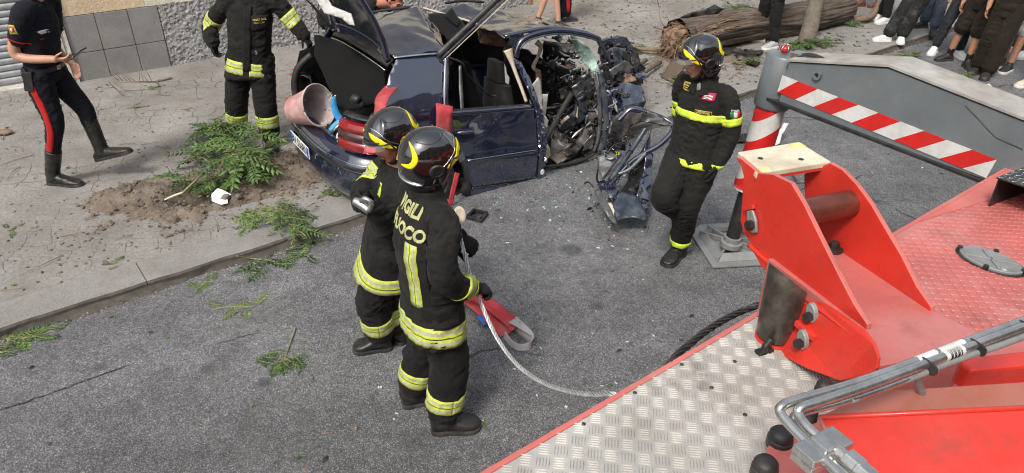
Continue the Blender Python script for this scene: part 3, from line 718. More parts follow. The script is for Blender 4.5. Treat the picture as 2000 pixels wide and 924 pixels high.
def outrigger(T):
    s0 = 4.40; wd = .26
    def F(px, py, s=s0): return PP(px, py, ES * s, ES)
    # hollow box arm
    arm = [F(1541, 122), F(1735, 134), F(2060, 262), F(2060, 395), F(1920, 350), F(1519, 205)]
    bm = NB(); prism(bm, arm, ES * wd); beam = obj("outrigger_arm", bm, M['grey_paint'], T, bevel=.006)
    # welded top and bottom flanges
    for a, b, m, th in ((1541, 122, 'grey_worn', .014),):
        pts = [F(1536, 120, s0 - .012), F(1735, 131, s0 - .012), F(2060, 259, s0 - .012)]
        bm = NB(); L = ES * (wd + .024)
        for p, q in zip(pts, pts[1:]): prism(bm, [p, q, q + UP * th, p + UP * th], L)
        obj("top_flange", bm, M['grey_worn'], beam)
    bm = NB(); prism(bm, [F(1497, 190, s0 - .02), F(1920, 353, s0 - .02), F(1920, 353, s0 - .02) - UP * .022, F(1497, 190, s0 - .02) - UP * .022], ES * (wd + .04)); obj("bottom_flange", bm, M['dark_metal'], beam, bevel=.003)
    # eye in the side plate
    c = F(1597, 147, s0 - .004); bm = NB(); ring_loft(bm, [(c, EN, UP, .030, .030), (c - ES * .016, EN, UP, .030, .030), (c - ES * .016, EN, UP, .016, .016), (c + ES * .001, EN, UP, .014, .014)], 24, cap=False); obj("eye_ring", bm, M['grey_paint'], beam, smooth=True, sharp=35)
    bm = NB(); ring_loft(bm, [(c - ES * .002, EN, UP, .015, .015), (c - ES * .004, EN, UP, .015, .015)], 20); obj("eye_hole", bm, M['rubber'], beam)
    # weld line on the arm
    bm = NB(); tube(bm, [F(1885, 205, s0 - .002), F(1945, 268, s0 - .002), F(1998, 292, s0 - .002)], .003, 6); obj("weld_line", bm, M['dark_metal'], beam)
    # red and white hatched strip
    A, B, C, D = F(1528, 147, s0 - .004), F(1947, 312, s0 - .004), F(1926, 348, s0 - .004), F(1518, 183, s0 - .004)
    n = 11; top = [1528, 1585, 1638, 1694, 1751, 1814, 1880, 1947]; 
    def pt(px, edge):
        # upper and lower edge lines of the strip in the picture
        if edge: y = 147 + (px - 1528) * (312 - 147) / (1947 - 1528)
        else: y = 180 + (px - 1518) * (348 - 180) / (1926 - 1518)
        return F(px, y, s0 - .0045)
    ups = [1528, 1558, 1597, 1637, 1676, 1715, 1758, 1804, 1849, 1898, 1947]
    los = [1518, 1518, 1553, 1588, 1624, 1663, 1704, 1745, 1789, 1834, 1880]
    for i in range(10):
        bm = NB(); q = [pt(ups[i], 1), pt(ups[i + 1], 1), pt(los[i + 1], 0), pt(los[i], 0)]
        if i == 0: q = [pt(ups[0], 1), pt(ups[1], 1), pt(los[0], 0)]
        prism(bm, q, ES * .003); obj("strip_red" if i % 2 else "strip_white", bm, M['red_refl'] if i % 2 else M['white_refl'], beam)
    bm = NB(); prism(bm, [pt(1947, 1), pt(1926, 0), pt(1880, 0)], ES * .003); obj("strip_white", bm, M['white_refl'], beam)
    # leg housing, leg, foot plate
    foot = PH(1428, 474, .10); top = PP(1532, 118, ES * (s0 + wd / 2), ES)
    ax = (top - foot).normalized(); e1 = ax.cross(EN).normalized(); e2 = ax.cross(e1)
    def on(z): return foot + ax * ((z - foot.z) / ax.z)
    leg_top = on(top.z + .0); mid = on(1.22)
    bm = NB(); ring_loft(bm, [(on(1.24), e1, e2, .118, .118), (on(1.255), e1, e2, .128, .128), (on(1.60), e1, e2, .128, .128), (on(1.615), e1, e2, .118, .118)], 40); obj("leg_housing", bm, M['grey_paint'], beam, smooth=True, sharp=40)
    # leg tube with hatched sleeve, pieces wound round it
    L = thing_part = None
    zs = on(.62); r0 = .105
    def spiral(z0, z1, mname, nm, r):
        bm = NB()
        def fn(u, v):
            t = u * 2 * math.pi; lo, hi = z0, z1
            z = lo + (hi - lo) * v + .085 * math.cos(t - 2.3); z = min(1.25, max(.60, z)); return on(z) + e1 * math.cos(t) * r + e2 * math.sin(t) * r
        grid_mesh(bm, fn, 48, 3, False); obj(nm, bm, M[mname], beam, smooth=True)
    cuts = [.40, .585, .745, .895, 1.045, 1.20, 1.40]
    for i in range(6): spiral(cuts[i], cuts[i + 1], 'red_refl' if i % 2 else 'white_refl', "sleeve_red" if i % 2 else "sleeve_white", r0)
    bm = NB(); ring_loft(bm, [(on(.58), e1, e2, .1, .1), (on(1.24), e1, e2, .1, .1)], 32); obj("leg_sleeve", bm, M['white_refl'], beam, smooth=True, sharp=40)
    bm = NB(); ring_loft(bm, [(on(.12), e1, e2, .055, .055), (on(.7), e1, e2, .055, .055)], 28); obj("leg_ram", bm, M['dark_metal'], beam, smooth=True, sharp=40)
    bm = NB(); ring_loft(bm, [(on(.07), e1, e2, .085, .085), (on(.11), e1, e2, .085, .085), (on(.12), e1, e2, .068, .068), (on(.155), e1, e2, .068, .068), (on(.16), e1, e2, .058, .058)], 28); obj("ram_collar", bm, M['foot_plate'], beam, smooth=True, sharp=30)
    # plate on the road: octagonal base, raised pyramid frame with ribs
    fc = PH(1430, 482, .012); gu = (PH(1500, 522, 0) - PH(1388, 524, 0)).normalized(); gv = UP.cross(gu)
    pts = [(1348, 456), (1368, 441), (1448, 436), (1530, 470), (1545, 516), (1392, 525)]
    poly = [PH(x, y, .008) for x, y in pts]
    bm = NB(); prism(bm, poly, UP * .014); fp = obj("foot_plate", bm, M['foot_plate'], beam, bevel=.003)
    cen = PH(1428, 478, .02)
    inner = [p * .78 + cen * .22 for p in poly]; inner2 = [p * .60 + cen * .40 for p in poly]
    bm = NB()
    for i in range(6):
        a, b = inner[i].copy(), inner[(i + 1) % 6].copy(); c, d = inner2[(i + 1) % 6].copy(), inner2[i].copy(); a.z = b.z = .022; c.z = d.z = .062
        vs = [bm.verts.new(p) for p in (a, b, c, d)]; bm.faces.new(vs)
        e, f = c - UP * .03 + (cen - c) * .05, d - UP * .03 + (cen - d) * .05
        vs2 = [vs[3], vs[2], bm.verts.new(e), bm.verts.new(f)]; bm.faces.new(vs2)
    add_solid(obj("foot_ring", bm, M['foot_plate'], beam), .006)
    bm = NB()
    for i in range(6):
        p = inner[i].copy(); p.z = .04; q = cen.copy(); q.z = .05; d = (q - p); box(bm, (p + q) / 2, (d, UP.cross(d), UP), (d.length / 2, .008, .022))
    obj("foot_rib", bm, M['foot_plate'], beam, bevel=.002)
    # lamp in its wire cage, hoses and valve block on top of the leg
    tp = on(top.z + .012); lc = PP(1534, 96, ES * (s0 + wd / 2), ES)
    bm = NB(); ball(bm, lc, (.036, .036, .030)); lamp = obj("marker_lamp", bm, M['red_lens'], beam, smooth=True)
    bm = NB()
    for a in (0, math.pi / 3, 2 * math.pi / 3):
        d = ES * math.cos(a) + EN * math.sin(a); tube(bm, [lc + d * .046 * math.cos(t) + UP * (.044 * math.sin(t) - .008) for t in [math.pi * k / 10 for k in range(11)]], .0035, 6)
    obj("lamp_cage", bm, M['steel'], beam, smooth=True)
    bm = NB(); b0 = PP(1568, 108, ES * (s0 + wd / 2), ES); box(bm, b0, (EN, ES, UP), (.07, .045, .016)); obj("valve_block", bm, M['steel'], beam, bevel=.004)
    for k, (dx, dy) in enumerate(((0, 0), (8, 3))):
        bm = NB(); tube(bm, [PP(1555 + dx, 112 + dy, ES * 4.5, ES), PP(1578 + dx, 108 + dy, ES * 4.5, ES), PP(1598 + dx, 113 + dy, ES * 4.5, ES), PP(1612 + dx, 128 + dy, ES * 4.5, ES)], .017, 10, k=5); obj("hose", bm, M['rubber'], beam, smooth=True)
    # oily hose slot
    bm = NB(); prism(bm, [PP(x, y, ES * 4.5, ES) for x, y in ((1590, 121), (1622, 123), (1625, 128), (1592, 126))], ES * .06); obj("hose_slot", bm, M['rubber'], beam)
def boom(T):
    bz = 1.60
    O = PH(1690, 640, bz); O2 = PH(1815, 605, bz); a = math.radians(20.5); U = V((math.cos(a), math.sin(a), 0)); W = V((-math.sin(a), math.cos(a), 0))
    gap = (O2 - O).dot(U); th = .020
    def L(px, py, k=0.0): return PP(px, py, O + U * k, U)
    R = thing_r = None
    # the cheeks, their worn rims paler
    def cheek(poly):
        bm = NB(); prism(bm, poly, U * th); bm.normal_update()
        for f in bm.faces: f.material_index = 0 if abs(f.normal.dot(U)) > .9 else 1
        return obj("boom_cheek", bm, [M['red'], M['red_edge']], T, bevel=.003)
    left = [(1443, 306), (1452, 345), (1449, 395), (1446, 430), (1452, 455), (1468, 478), (1500, 508), (1590, 578), (1692, 646), (1694, 634), (1668, 596), (1640, 542), (1600, 462), (1570, 400), (1545, 358), (1510, 341), (1480, 338)]
    cheek([L(*p) for p in left])
    right = [(1570, 340), (1572, 400), (1585, 440), (1600, 470), (1700, 560), (1818, 612), (1818, 600), (1790, 560), (1760, 500), (1728, 446), (1700, 398), (1672, 360), (1645, 332), (1620, 318)]
    cheek([L(x, y, gap) for x, y in right])
    # nylon pad on its steel seat
    pc = [PH(1441, 297, 1.89), PH(1560, 277, 1.905), PH(1624, 316, 1.89), PH(1478, 339, 1.875)]
    bm = NB(); prism(bm, [p - UP * .022 for p in pc], UP * .022); pad = obj("rest_pad", bm, M['pad'], T, bevel=.003)
    bm = NB(); prism(bm, [p - UP * .032 for p in pc], UP * .009); obj("pad_seat", bm, M['red'], T)
    for f, g in ((.22, .42), (.70, .72)):
        p = pc[0].lerp(pc[1], f).lerp(pc[3].lerp(pc[2], f), g); bm = NB(); ring_loft(bm, [(p + UP * .0012, U, W, .011, .011), (p + UP * .0022, U, W, .009, .009)], 16); obj("pad_bolt", bm, M['dark_metal'], pad)
    for (f0, f1, g0, g1) in ((.0, .20, .80, .98), (.80, 1.0, .03, .25)):
        q = lambda f, g: pc[0].lerp(pc[1], f).lerp(pc[3].lerp(pc[2], f), g) + UP * .0006
        bm = NB(); bm.faces.new([bm.verts.new(q(f, g)) for f, g in ((f0, g0), (f1, g0), (f1, g1), (f0, g1))]); obj("pad_mark", bm, M['pad_mark'], pad)
    # cross roller between the cheeks
    c = L(1574, 418, gap * .45); bm = NB(); p = L(1540, 422); q = p + U * (gap + th); cyl(bm, p + U * .004, q, .052, 32); obj("cross_roller", bm, M['copper_tube'], T, smooth=True, sharp=40)
    # pivot pins with keeper plates on the outer face
    def keeper(px, py, s=1.0):
        c = L(px, py) - U * .004; d = (W * .55 + UP * .83).normalized(); e = U.cross(d)
        bm = NB(); prism(bm, [c + d * .045 * s + e * .018 * s, c + d * .045 * s - e * .018 * s, c - d * .01 * s - e * .03 * s, c - d * .045 * s - e * .012 * s, c - d * .045 * s + e * .014 * s, c + e * .026 * s], U * -.012); kp = obj("keeper_plate", bm, M['foot_plate'], T, bevel=.004)
        bm = NB(); cyl(bm, c - d * .012 * s - U * .012, c - d * .012 * s - U * .034, .020 * s, 6); obj("keeper_bolt", bm, M['dark_metal'], kp)
        bm = NB(); box(bm, c + d * .055 * s - U * .008, (e, d, U), (.03 * s, .008, .008)); obj("keeper_lug", bm, M['red'], kp, bevel=.002)
    keeper(1474, 432)
    # base sheet and the side plate under it
    sheet = [PH(1500, 505, bz - .004), PH(1640, 470, bz - .004), PH(1822, 606, bz - .004), PH(1910, 648, bz - .004), PH(1880, 690, bz - .004), PH(1712, 715, bz - .004), PH(1690, 648, bz - .004)]
    bm = NB(); prism(bm, sheet, UP * -(bz - 1.365)); obj("base_sheet", bm, M['red_base'], T, bevel=.004)
    # floor web between the cheeks, with the sheave bolt
    c = PH(1628, 488, bz + .0); bm = NB(); cyl(bm, c, c + UP * .012, .034, 24); obj("sheave_plate", bm, M['dark_metal'], T, smooth=True, sharp=30)
    bm = NB(); cyl(bm, c + UP * .012, c + UP * .034, .018, 6); obj("sheave_bolt", bm, M['dark_metal'], T)
    side = [(1455, 470), (1500, 512), (1596, 584), (1688, 652), (1712, 700), (1708, 728), (1640, 742), (1560, 716), (1482, 672), (1474, 650), (1530, 600), (1505, 545), (1470, 500)]
    side = [(1462, 476), (1500, 512), (1596, 584), (1690, 650), (1706, 672), (1715, 700), (1712, 720), (1696, 734), (1640, 744), (1575, 720), (1480, 670), (1476, 650), (1545, 640), (1562, 590), (1530, 560), (1486, 520)]
    bm = NB(); prism(bm, [L(x, y, -.012 - .10 * max(0, min(1, (y - 600) / 110))) for x, y in side], U * .012); obj("side_plate", bm, M['red'], T, bevel=.003)
    bm = NB(); tube(bm, [L(1462, 478, -.006), L(1500, 512, -.006), L(1596, 584, -.006), L(1690, 650, -.006)], .009, 8, k=3); obj("weld_bead", bm, M['red'], T, smooth=True)
    # short arm of the keepers, low down
    for px, py in ((1582, 612), (1564, 664)):
        c = L(px, py, -.05 - (py - 612) * .0008); d = (W * .35 + UP * .93).normalized(); e = U.cross(d)
        bm = NB(); ring_loft(bm, [(c + U * .018, d, e, .038, .024), (c - U * .0, d, e, .036, .022)], 18); kp = obj("keeper_plate", bm, M['foot_plate'], T, bevel=.003)
        bm = NB(); cyl(bm, c - d * .012, c - d * .012 - U * .022, .018, 6); obj("keeper_bolt", bm, M['dark_metal'], kp)
    bm = NB(); box(bm, L(1577, 645, -.06), (W, UP, U), (.05, .012, .016)); obj("keeper_bracket", bm, M['red'], T, bevel=.003)
    # greasy ram below the cheek
    k0 = -.060; a0, b0 = L(1537, 552, k0), L(1515, 655, k0); ax = (b0 - a0).normalized(); e1 = ax.cross(U).normalized(); e2 = ax.cross(e1)
    R0 = .072; bm = NB(); ring_loft(bm, [(a0, e1, e2, R0, R0), (b0 - ax * .012, e1, e2, R0, R0), (b0, e1, e2, R0 * .93, R0 * .93)], 36)
    bm.verts.ensure_lookup_table()
    for v in bm.verts[:36]:                                  # the ram is cut off slantwise where it meets the cheek
        for _ in range(8):
            x, y = proj(v.co); v.co += ax * ((492 + (x - 1480) * .80 + 3) - y) * .0014
    obj("boom_ram", bm, M['black_cyl'], T, smooth=True, sharp=40)
    bm = NB(); ring_loft(bm, [(b0 + ax * .001, e1, e2, R0 * 1.02, R0 * 1.02), (b0 + ax * .012, e1, e2, R0 * 1.02, R0 * 1.02)], 36); obj("ram_seal", bm, M['red'], T, smooth=True, sharp=40)
    bm = NB(); p = PH(1493, 684, DZ + .01); tube(bm, [p + UP * .045 + U * .02, p + UP * .02, p], [.012, .012, .016], 10); box(bm, p - UP * .004, (U, W, UP), (.032, .014, .006)); obj("drain_nozzle", bm, M['rubber'], T)
def catloop(pts):
    return pts
def crane(T):
    # raised dark red well behind the pipes
    h = 1.40
    # main arm in the corner of the frame: faceted box section
    zt = 1.72
    A = [PH(1592, 812, zt - .03), PH(1660, 790, zt), PH(2120, 742, zt), PH(2120, 788, zt - .02)]
    P = dict(a=PH(1640, 800, zt), b=PH(2150, 742, zt), c=PH(2150, 790, zt - .015), d=PH(1604, 814, zt - .015))
    bm = NB(); pts_top = [PH(1700, 768, zt - .004), PH(2200, 736, zt - .004), PH(2200, 788, zt - .014), PH(1600, 816, zt - .014)]
    depth = V((0, 0, -.42)); toward = V((.12, -.42, -.20))
    # top face, sloping flank towards the camera and far flank, as one closed box
    t0, t1, t2, t3 = pts_top; f2, f3 = t2 + toward, t3 + toward * 1.0; g0, g1, g2, g3 = [p + V((0, 0, -.50 - (p.z - 1.5))) for p in (t0, t1, f2, f3)]
    for g in (g0, g1, g2, g3): g.z = 1.372
    vs = [bm.verts.new(p) for p in (t0, t1, t2, t3, f2, f3, g0, g1, g2, g3)]
    for f in ((0, 1, 2, 3), (3, 2, 4, 5), (5, 4, 8, 9), (0, 6, 7, 1), (0, 3, 5, 9, 6), (1, 7, 8, 4, 2), (6, 9, 8, 7)): bm.faces.new([vs[i] for i in f])
    obj("crane_arm", bm, M['red'], T, bevel=.012)
    bm = NB(); lip = [t3 + UP * .0015, t2 + UP * .0015, t1 + UP * .0015, t0 + UP * .0015]; prism(bm, lip, UP * .003); obj("arm_top_reflection", bm, M['arm_top'], T, bevel=.002)  # thin added sheet carrying the painted reflection of the arm's top
    bm = NB(); tube(bm, [t3 + UP * .001, t2 + UP * .001], .007, 8); obj("arm_bead", bm, M['red'], T, True); bm = NB(); tube(bm, [t3 + UP * .001, f3], .006, 8); obj("arm_bead", bm, M['red_edge'], T, True)
    # recessed well
    bm = NB(); prism(bm, [PH(1690, 745, h), PH(1730, 668, h), PH(2150, 640, h), PH(2150, 760, h), PH(1700, 790, h)], UP * .02); obj("crane_well", bm, M['red_base'], T)
    bm = NB(); prism(bm, [PH(1690, 735, 1.5), PH(1745, 715, 1.5), PH(1750, 745, 1.5), PH(1705, 765, 1.5)], UP * -.13); obj("well_corner", bm, M['red'], T, bevel=.006)
    prismw = [PH(1860, 700, 1.50), PH(2150, 668, 1.50), PH(2150, 700, 1.50), PH(1900, 725, 1.50)]
    bm = NB(); prism(bm, prismw, UP * -.10); obj("well_step", bm, M['red'], T, bevel=.01)
    # red flange with rubber buffers beside the tread plate
    fl = [PH(1468, 940, 1.44), PH(1500, 872, 1.44), PH(1535, 812, 1.44), PH(1580, 800, 1.44), PH(1620, 850, 1.44), PH(1620, 940, 1.44)]
    bm = NB(); prism(bm, fl, UP * -.085); obj("buffer_flange", bm, M['red_base'], T, bevel=.005)
    for px, py, r in ((1527, 845, .034), (1497, 902, .034), (1612, 750, .026), (1585, 800, .022)):
        c = PH(px, py, 1.475); bm = NB(); ring_loft(bm, [(c - UP * .05, ES, EN, r * 1.12, r * 1.12), (c - UP * .022, ES, EN, r * 1.1, r * 1.1), (c - UP * .02, ES, EN, r, r), (c - UP * .004, ES, EN, r, r), (c + UP * .006, ES, EN, r * .78, r * .78), (c + UP * .010, ES, EN, r * .3, r * .3)], 24); obj("rubber_buffer", bm, M['rubber'], T, smooth=True, sharp=50)
    # hydraulic pipes
    zp = 1.86
    def pipe(pts, r, m, nm="hydraulic_pipe", k=6):
        bm = NB(); tube(bm, [PH(x, y, z) for x, y, z in pts], r, 14, k=k); return obj(nm, bm, M[m], T, smooth=True)
    pipe([(2060, 604, zp), (1900, 663, zp), (1700, 738, zp), (1560, 780, zp), (1528, 793, zp), (1524, 806, zp - .01), (1542, 830, zp - .015), (1600, 888, zp - .02), (1660, 948, zp - .02)], .0115, 'steel')
    pipe([(2060, 616, zp), (1900, 675, zp), (1720, 744, zp), (1600, 785, zp), (1566, 796, zp), (1560, 810, zp - .01), (1580, 838, zp - .015), (1640, 890, zp - .02), (1700, 940, zp - .02)], .0125, 'steel')
    pipe([(2060, 628, zp - .02), (1900, 688, zp - .02), (1740, 752, zp - .02), (1640, 786, zp - .02), (1560, 808, zp - .03), (1553, 825, zp - .04), (1580, 855, zp - .04), (1680, 950, zp - .04)], .0105, 'steel')
    pipe([(2060, 634, zp - .015), (1960, 672, zp - .015), (1860, 706, zp - .015), (1780, 738, zp - .02), (1660, 782, zp - .02)], .009, 'hose', "grey_hose")
    pipe([(1812, 722, zp - .03), (1797, 728, zp - .05), (1795, 750, zp - .1), (1803, 775, zp - .16)], .010, 'hose', "grey_hose")
    # stickers wrapped on the pipes, cable ties
    def sleeve(x0, y0, x1, y1, z, r, m):
        bm = NB(); cyl(bm, PH(x0, y0, z), PH(x1, y1, z), r, 14); return obj("pipe_label", bm, M[m], T, smooth=True, sharp=40)
    sleeve(1833, 689, 1880, 671, zp, .0121, 'sticker'); sleeve(1842, 697, 1878, 683.5, zp, .0131, 'sticker'); sleeve(1790, 705, 1826, 691.5, zp, .0121, 'sticker')
    bm = NB()
    for i in range(11):
        x = 1849 + i * 2.2; y = 695 - i * .84; p = PH(x, y, zp); q = PH(x + (.5 + (i * 7 % 3) * .35), y - .3, zp); cyl(bm, p, q, .0134, 14)
    tag(obj("bar_code", bm, M['black_print'], T))
    for x, y in ((1905, 678), (1810, 715), (2000, 641)):
        bm = NB(); c = PH(x, y, zp - .004); d = (PH(x + 20, y - 7.5, zp - .004) - c).normalized(); e = UP.cross(d).normalized()
        ring_loft(bm, [(c - d * .0025, e, UP, .029, .017), (c + d * .0025, e, UP, .029, .017)], 20, p=3); obj("cable_tie", bm, M['rubber'], T)
    # clamp block and screwed couplings on the pipes
    d = (PH(1700, 940, zp - .02) - PH(1580, 838, zp - .015)).normalized(); e = UP.cross(d).normalized()
    c = PH(1607, 873, zp - .02); bm = NB(); box(bm, c, (d, e, UP), (.030, .062, .011)); box(bm, c + UP * .013, (d, e, UP), (.024, .020, .006)); obj("pipe_clamp", bm, M['steel'], T, bevel=.004)
    bm = NB(); box(bm, c - UP * .022, (d, e, UP), (.030, .062, .010)); obj("pipe_clamp", bm, M['steel'], T, bevel=.004)
    for x, y, z, r in ((1668, 905, zp - .02, .024), (1690, 925, zp - .02, .022)):
        c = PH(x, y, z); bm = NB(); cyl(bm, c - d * .02, c + d * .02, r, 6); obj("pipe_coupling", bm, M['steel'], T, bevel=.003)
    bm = NB(); c = PH(1640, 886, zp - .02); cyl(bm, c - d * .03, c + d * .05, .017, 16); obj("pipe_ferrule", bm, M['steel'], T, smooth=True, sharp=40)
build_truck()
# ------------------------------------------------------------------ people
def nrm(v): return V(v).normalized()
def frame_of(heading):
    f = V((math.cos(heading), math.sin(heading), 0)); return f, V((f.y, -f.x, 0))
class Person:
    """joints in world coordinates; f = facing of the chest, r = its right"""
    def __init__(s, label, base, J, group=None, cat="person", face=None, skin='skin', near=True, name="person"):
        s.J = {k: V(v) for k, v in J.items()}; s.T = thing(name, label, cat, base, group); s.skin = skin; s.near = near
        j = s.J; s.r = nrm(j['sh_r'] - j['sh_l']); s.up = nrm(j['neck'] - j['pelvis']); s.f = nrm(s.up.cross(s.r))
        hr = nrm(j['hip_r'] - j['hip_l']); s.hr = hr; s.hf = nrm(V((-hr.y, hr.x, 0)))
        s.face = nrm(face) if face is not None else s.f; s.seed = (hash(label) % 97) if False else (sum(map(ord, label)) % 97)
        s.vox = .011 if near else .02
    # ---- torso rings between pelvis and neck; w,d = half width, half depth by t
    def torso(s, bm, prof, n=26, p=2.4, extra_low=0.0):
        j = s.J; a, b = j['pelvis'], j['neck']; pts = [a, a.lerp(j['chest'], .5), j['chest'], b]
        L = catmull(pts, 12); N = len(L) - 1; rings = []
        for t, w_, d_, fo in prof:
            if t >= 0: c = L[min(N, int(round(t * N)))]
            else: c = a + (a - b).normalized() * (-t * (b - a).length)
            q = min(1, max(0, t)); r = nrm(s.hr.lerp(s.r, q)); u = nrm(b - a); f = nrm(u.cross(r)); rings.append((c + f * fo, r, f, w_, d_))
        ring_loft(bm, rings, n, True, p)
    def limb(s, bm, names, radii, k=7, n=16):
        pts = [s.J[x] for x in names]; tube(bm, pts, list(radii), n, k, True, True)
    def part(s, name, bm, mat, voxel=None, smooth=3, wrinkle=None, bvh=False):
        me = remesh(bm, voxel or s.vox, smooth, wrinkle); b = bvh_of(me) if bvh else None
        o = link_mesh(name, me, M[mat], s.T, True); return (o, b)
    # ---- head with face
    def head_frame(s):
        f = s.face; up0 = nrm(s.J['head'] - s.J['neck']); r = nrm(f.cross(UP)); u = nrm(r.cross(f)); return f, r, u
    def add_head(s, bm, sc=1.0):
        f, r, u = s.head_frame(); c = s.J['head']; P = lambda a, b, d: c + (f * a + r * b + u * d) * sc
        ball(bm, P(-.012, 0, .03), (.096 * sc, .076 * sc, .098 * sc), (f, r, u), 18, 12)
        ball(bm, P(.022, 0, -.035), (.074 * sc, .062 * sc, .085 * sc), (f, r, u), 16, 10)
        ball(bm, P(.055, 0, -.095), (.034 * sc, .034 * sc, .027 * sc), (f, r, u), 12, 8)      # chin
        ball(bm, P(.086, 0, .022), (.016 * sc, .055 * sc, .014 * sc), (f, r, u), 12, 8)       # brow
        tube(bm, [P(.088, 0, .018), P(.108, 0, -.018), P(.112, 0, -.028)], [.010 * sc, .0125 * sc, .011 * sc], 10, 0, True, True)   # nose
        for k in (-1, 1):
            ball(bm, P(.100, .011 * k, -.030), .0095 * sc, None, 8, 6)
            ball(bm, P(.058, .043 * k, -.022), (.030 * sc, .022 * sc, .026 * sc), (f, r, u), 10, 8)   # cheek
            ball(bm, P(-.010, .078 * k, -.008), (.020 * sc, .009 * sc, .034 * sc), (f, r, u), 10, 8)  # ear
        ball(bm, P(.089, 0, -.056), (.013 * sc, .024 * sc, .007 * sc), (f, r, u), 10, 6); ball(bm, P(.086, 0, -.070), (.013 * sc, .021 * sc, .008 * sc), (f, r, u), 10, 6)
        tube(bm, [s.J['neck'] - s.up * .05, s.J['neck'].lerp(P(-.02, 0, -.06), .5), P(-.018, 0, -.04)], [.068 * sc, .058 * sc, .058 * sc], 16, 4)
    def face_parts(s, sc=1.0, hair=True, beard=False):
        f, r, u = s.head_frame(); c = s.J['head']; P = lambda a, b, d: c + (f * a + r * b + u * d) * sc
        for k in (-1, 1):
            bm = NB(); ball(bm, P(.077, .032 * k, .004), (.010 * sc, .013 * sc, .008 * sc), (f, r, u), 12, 8); obj("eye", bm, M['eye'], s.T, True)
            bm = NB(); tube(bm, [P(.088, .014 * k, .026), P(.089, .032 * k, .031), P(.078, .052 * k, .024)], [.004 * sc, .005 * sc, .003 * sc], 6, 3); obj("eyebrow", bm, M['hair'], s.T, True)
        bm = NB(); ball(bm, P(.0985, 0, -.0625), (.0045 * sc, .021 * sc, .0045 * sc), (f, r, u), 12, 6); obj("mouth", bm, M['lip'], s.T, True)
        if hair:
            bm = NB(); ball(bm, P(-.026, 0, .045), (.100 * sc, .084 * sc, .096 * sc), (f, r, u), 18, 12); ball(bm, P(-.055, 0, -.01), (.062 * sc, .076 * sc, .075 * sc), (f, r, u), 14, 10); ball(bm, P(.03, 0, .098), (.062 * sc, .062 * sc, .030 * sc), (f, r, u), 14, 8)
            me = remesh(bm, .009, 2, (.006, 26, 3)); link_mesh("hair", me, M['hair'], s.T)
        if beard:
            bm = NB(); ball(bm, P(.048, 0, -.106), (.040 * sc, .042 * sc, .026 * sc), (f, r, u), 14, 8)
            for k in (-1, 1): tube(bm, [P(.06, .033 * k, -.100), P(.03, .056 * k, -.075), P(.0, .068 * k, -.02)], [.014 * sc, .013 * sc, .009 * sc], 8, 3)
            tube(bm, [P(.084, -.026, -.066), P(.104, 0, -.047), P(.084, .026, -.066)], .0055 * sc, 6, 3)
            me = remesh(bm, .007, 2, (.003, 40, 2)); link_mesh("beard", me, M['hair'], s.T)
    # ---- hands
    def hand(s, bm, wrist, d, palm, side, sc=1.0, curl=.5, spread=.12, glove=False, thumb_out=.75):
        """d: wrist to knuckles, palm: normal out of the palm, side: +1 right hand, -1 left"""
        d = nrm(d); palm = nrm(palm - d * d.dot(palm)); x = nrm(d.cross(palm)) * side     # towards the thumb
        x = x if True else x
        g = 1.22 if glove else 1.0; R = .0088 * sc * g; w0 = V(wrist)
        rings = []
        for t, hw, hd in ((-.02, .028, .022), (.0, .029, .021), (.03, .038, .0165), (.065, .043, .0150), (.092, .042, .0135), (.100, .036, .010)):
            rings.append((w0 + d * t * sc, x, palm, hw * sc * (1.08 if glove else 1), hd * sc * g))
        ring_loft(bm, rings, 16, True, 2.6)
        lens = (.070, .079, .074, .058); offs = (.030, .0105, -.010, -.029)
        for i in range(4):
            c = curl[i] if isinstance(curl, (list, tuple)) else curl
            p = w0 + d * (.090 - (.006 if i in (0, 3) else 0)) * sc + x * offs[i] * sc; a = 0; pts = [p - d * .02 * sc, p]; dd = nrm(d + x * spread * (1.5 - i) * .5)
            for kf, fr in enumerate((.45, .31, .24)):
                a += c * (.85, 1.15, .8)[kf] * 1.15; q = dd * math.cos(a) + palm * math.sin(a); p = p + q * lens[i] * fr * sc; pts.append(p)
            tube(bm, pts, [R * 1.1, R * 1.08, R, R * .92, R * .78], 9, 3, True, True)
        p = w0 + d * .022 * sc + x * .030 * sc; q = nrm(d * .62 + x * thumb_out + palm * .35); p2 = p + q * .042 * sc; q2 = nrm(d * .9 + x * .15 + palm * (.25 + .5 * (curl if not isinstance(curl, (list, tuple)) else curl[0]))); p3 = p2 + q2 * .032 * sc; p4 = p3 + nrm(q2 + palm * .2) * .024 * sc
        tube(bm, [p - q * .02 * sc, p, p2, p3, p4], [R * 1.3, R * 1.35, R * 1.15, R * 1.05, R * .85], 9, 3, True, True)
    # ---- boots and shoes: ankle, toe tip on the sole, heel derived
    def shoe(s, side, mat, sole, h=.0, shaft=.10, r=.055, w=.047, name="boot", taller=None, big=1.0, sole_h=.026):
        a, toe = s.J['an_' + side], s.J['toe_' + side]; kn = s.J['kn_' + side]
        heel = s.J.get('heel_' + side)
        d = toe - a
        if heel is None:
            up = nrm(kn - a); dn = nrm(d - up * d.dot(up) * .0); fl = nrm(V((d.x, d.y, 0)))
            heel = a - fl * .062 * big; heel.z = toe.z + (0 if True else 0)
            ax = nrm(toe - heel)
        ax = nrm(toe - heel); L = (toe - heel).length; n = nrm((a - heel) - ax * (a - heel).dot(ax)); x = nrm(ax.cross(n))
        bm = NB(); rings = []
        for t, hw, ht in ((.0, .55, .045), (.04, .80, .058), (.16, .90, .072), (.34, .86, .080), (.52, .92, .066), (.70, 1.02, .048), (.86, .96, .038), (.96, .70, .028), (1.0, .42, .018)):
            hh = ht * big; rings.append((heel + ax * L * t + n * (hh * .5 + sole_h * .4), x, n, w * hw * big, hh * .5 + .004))
        ring_loft(bm, rings, 18, True, 2.7)
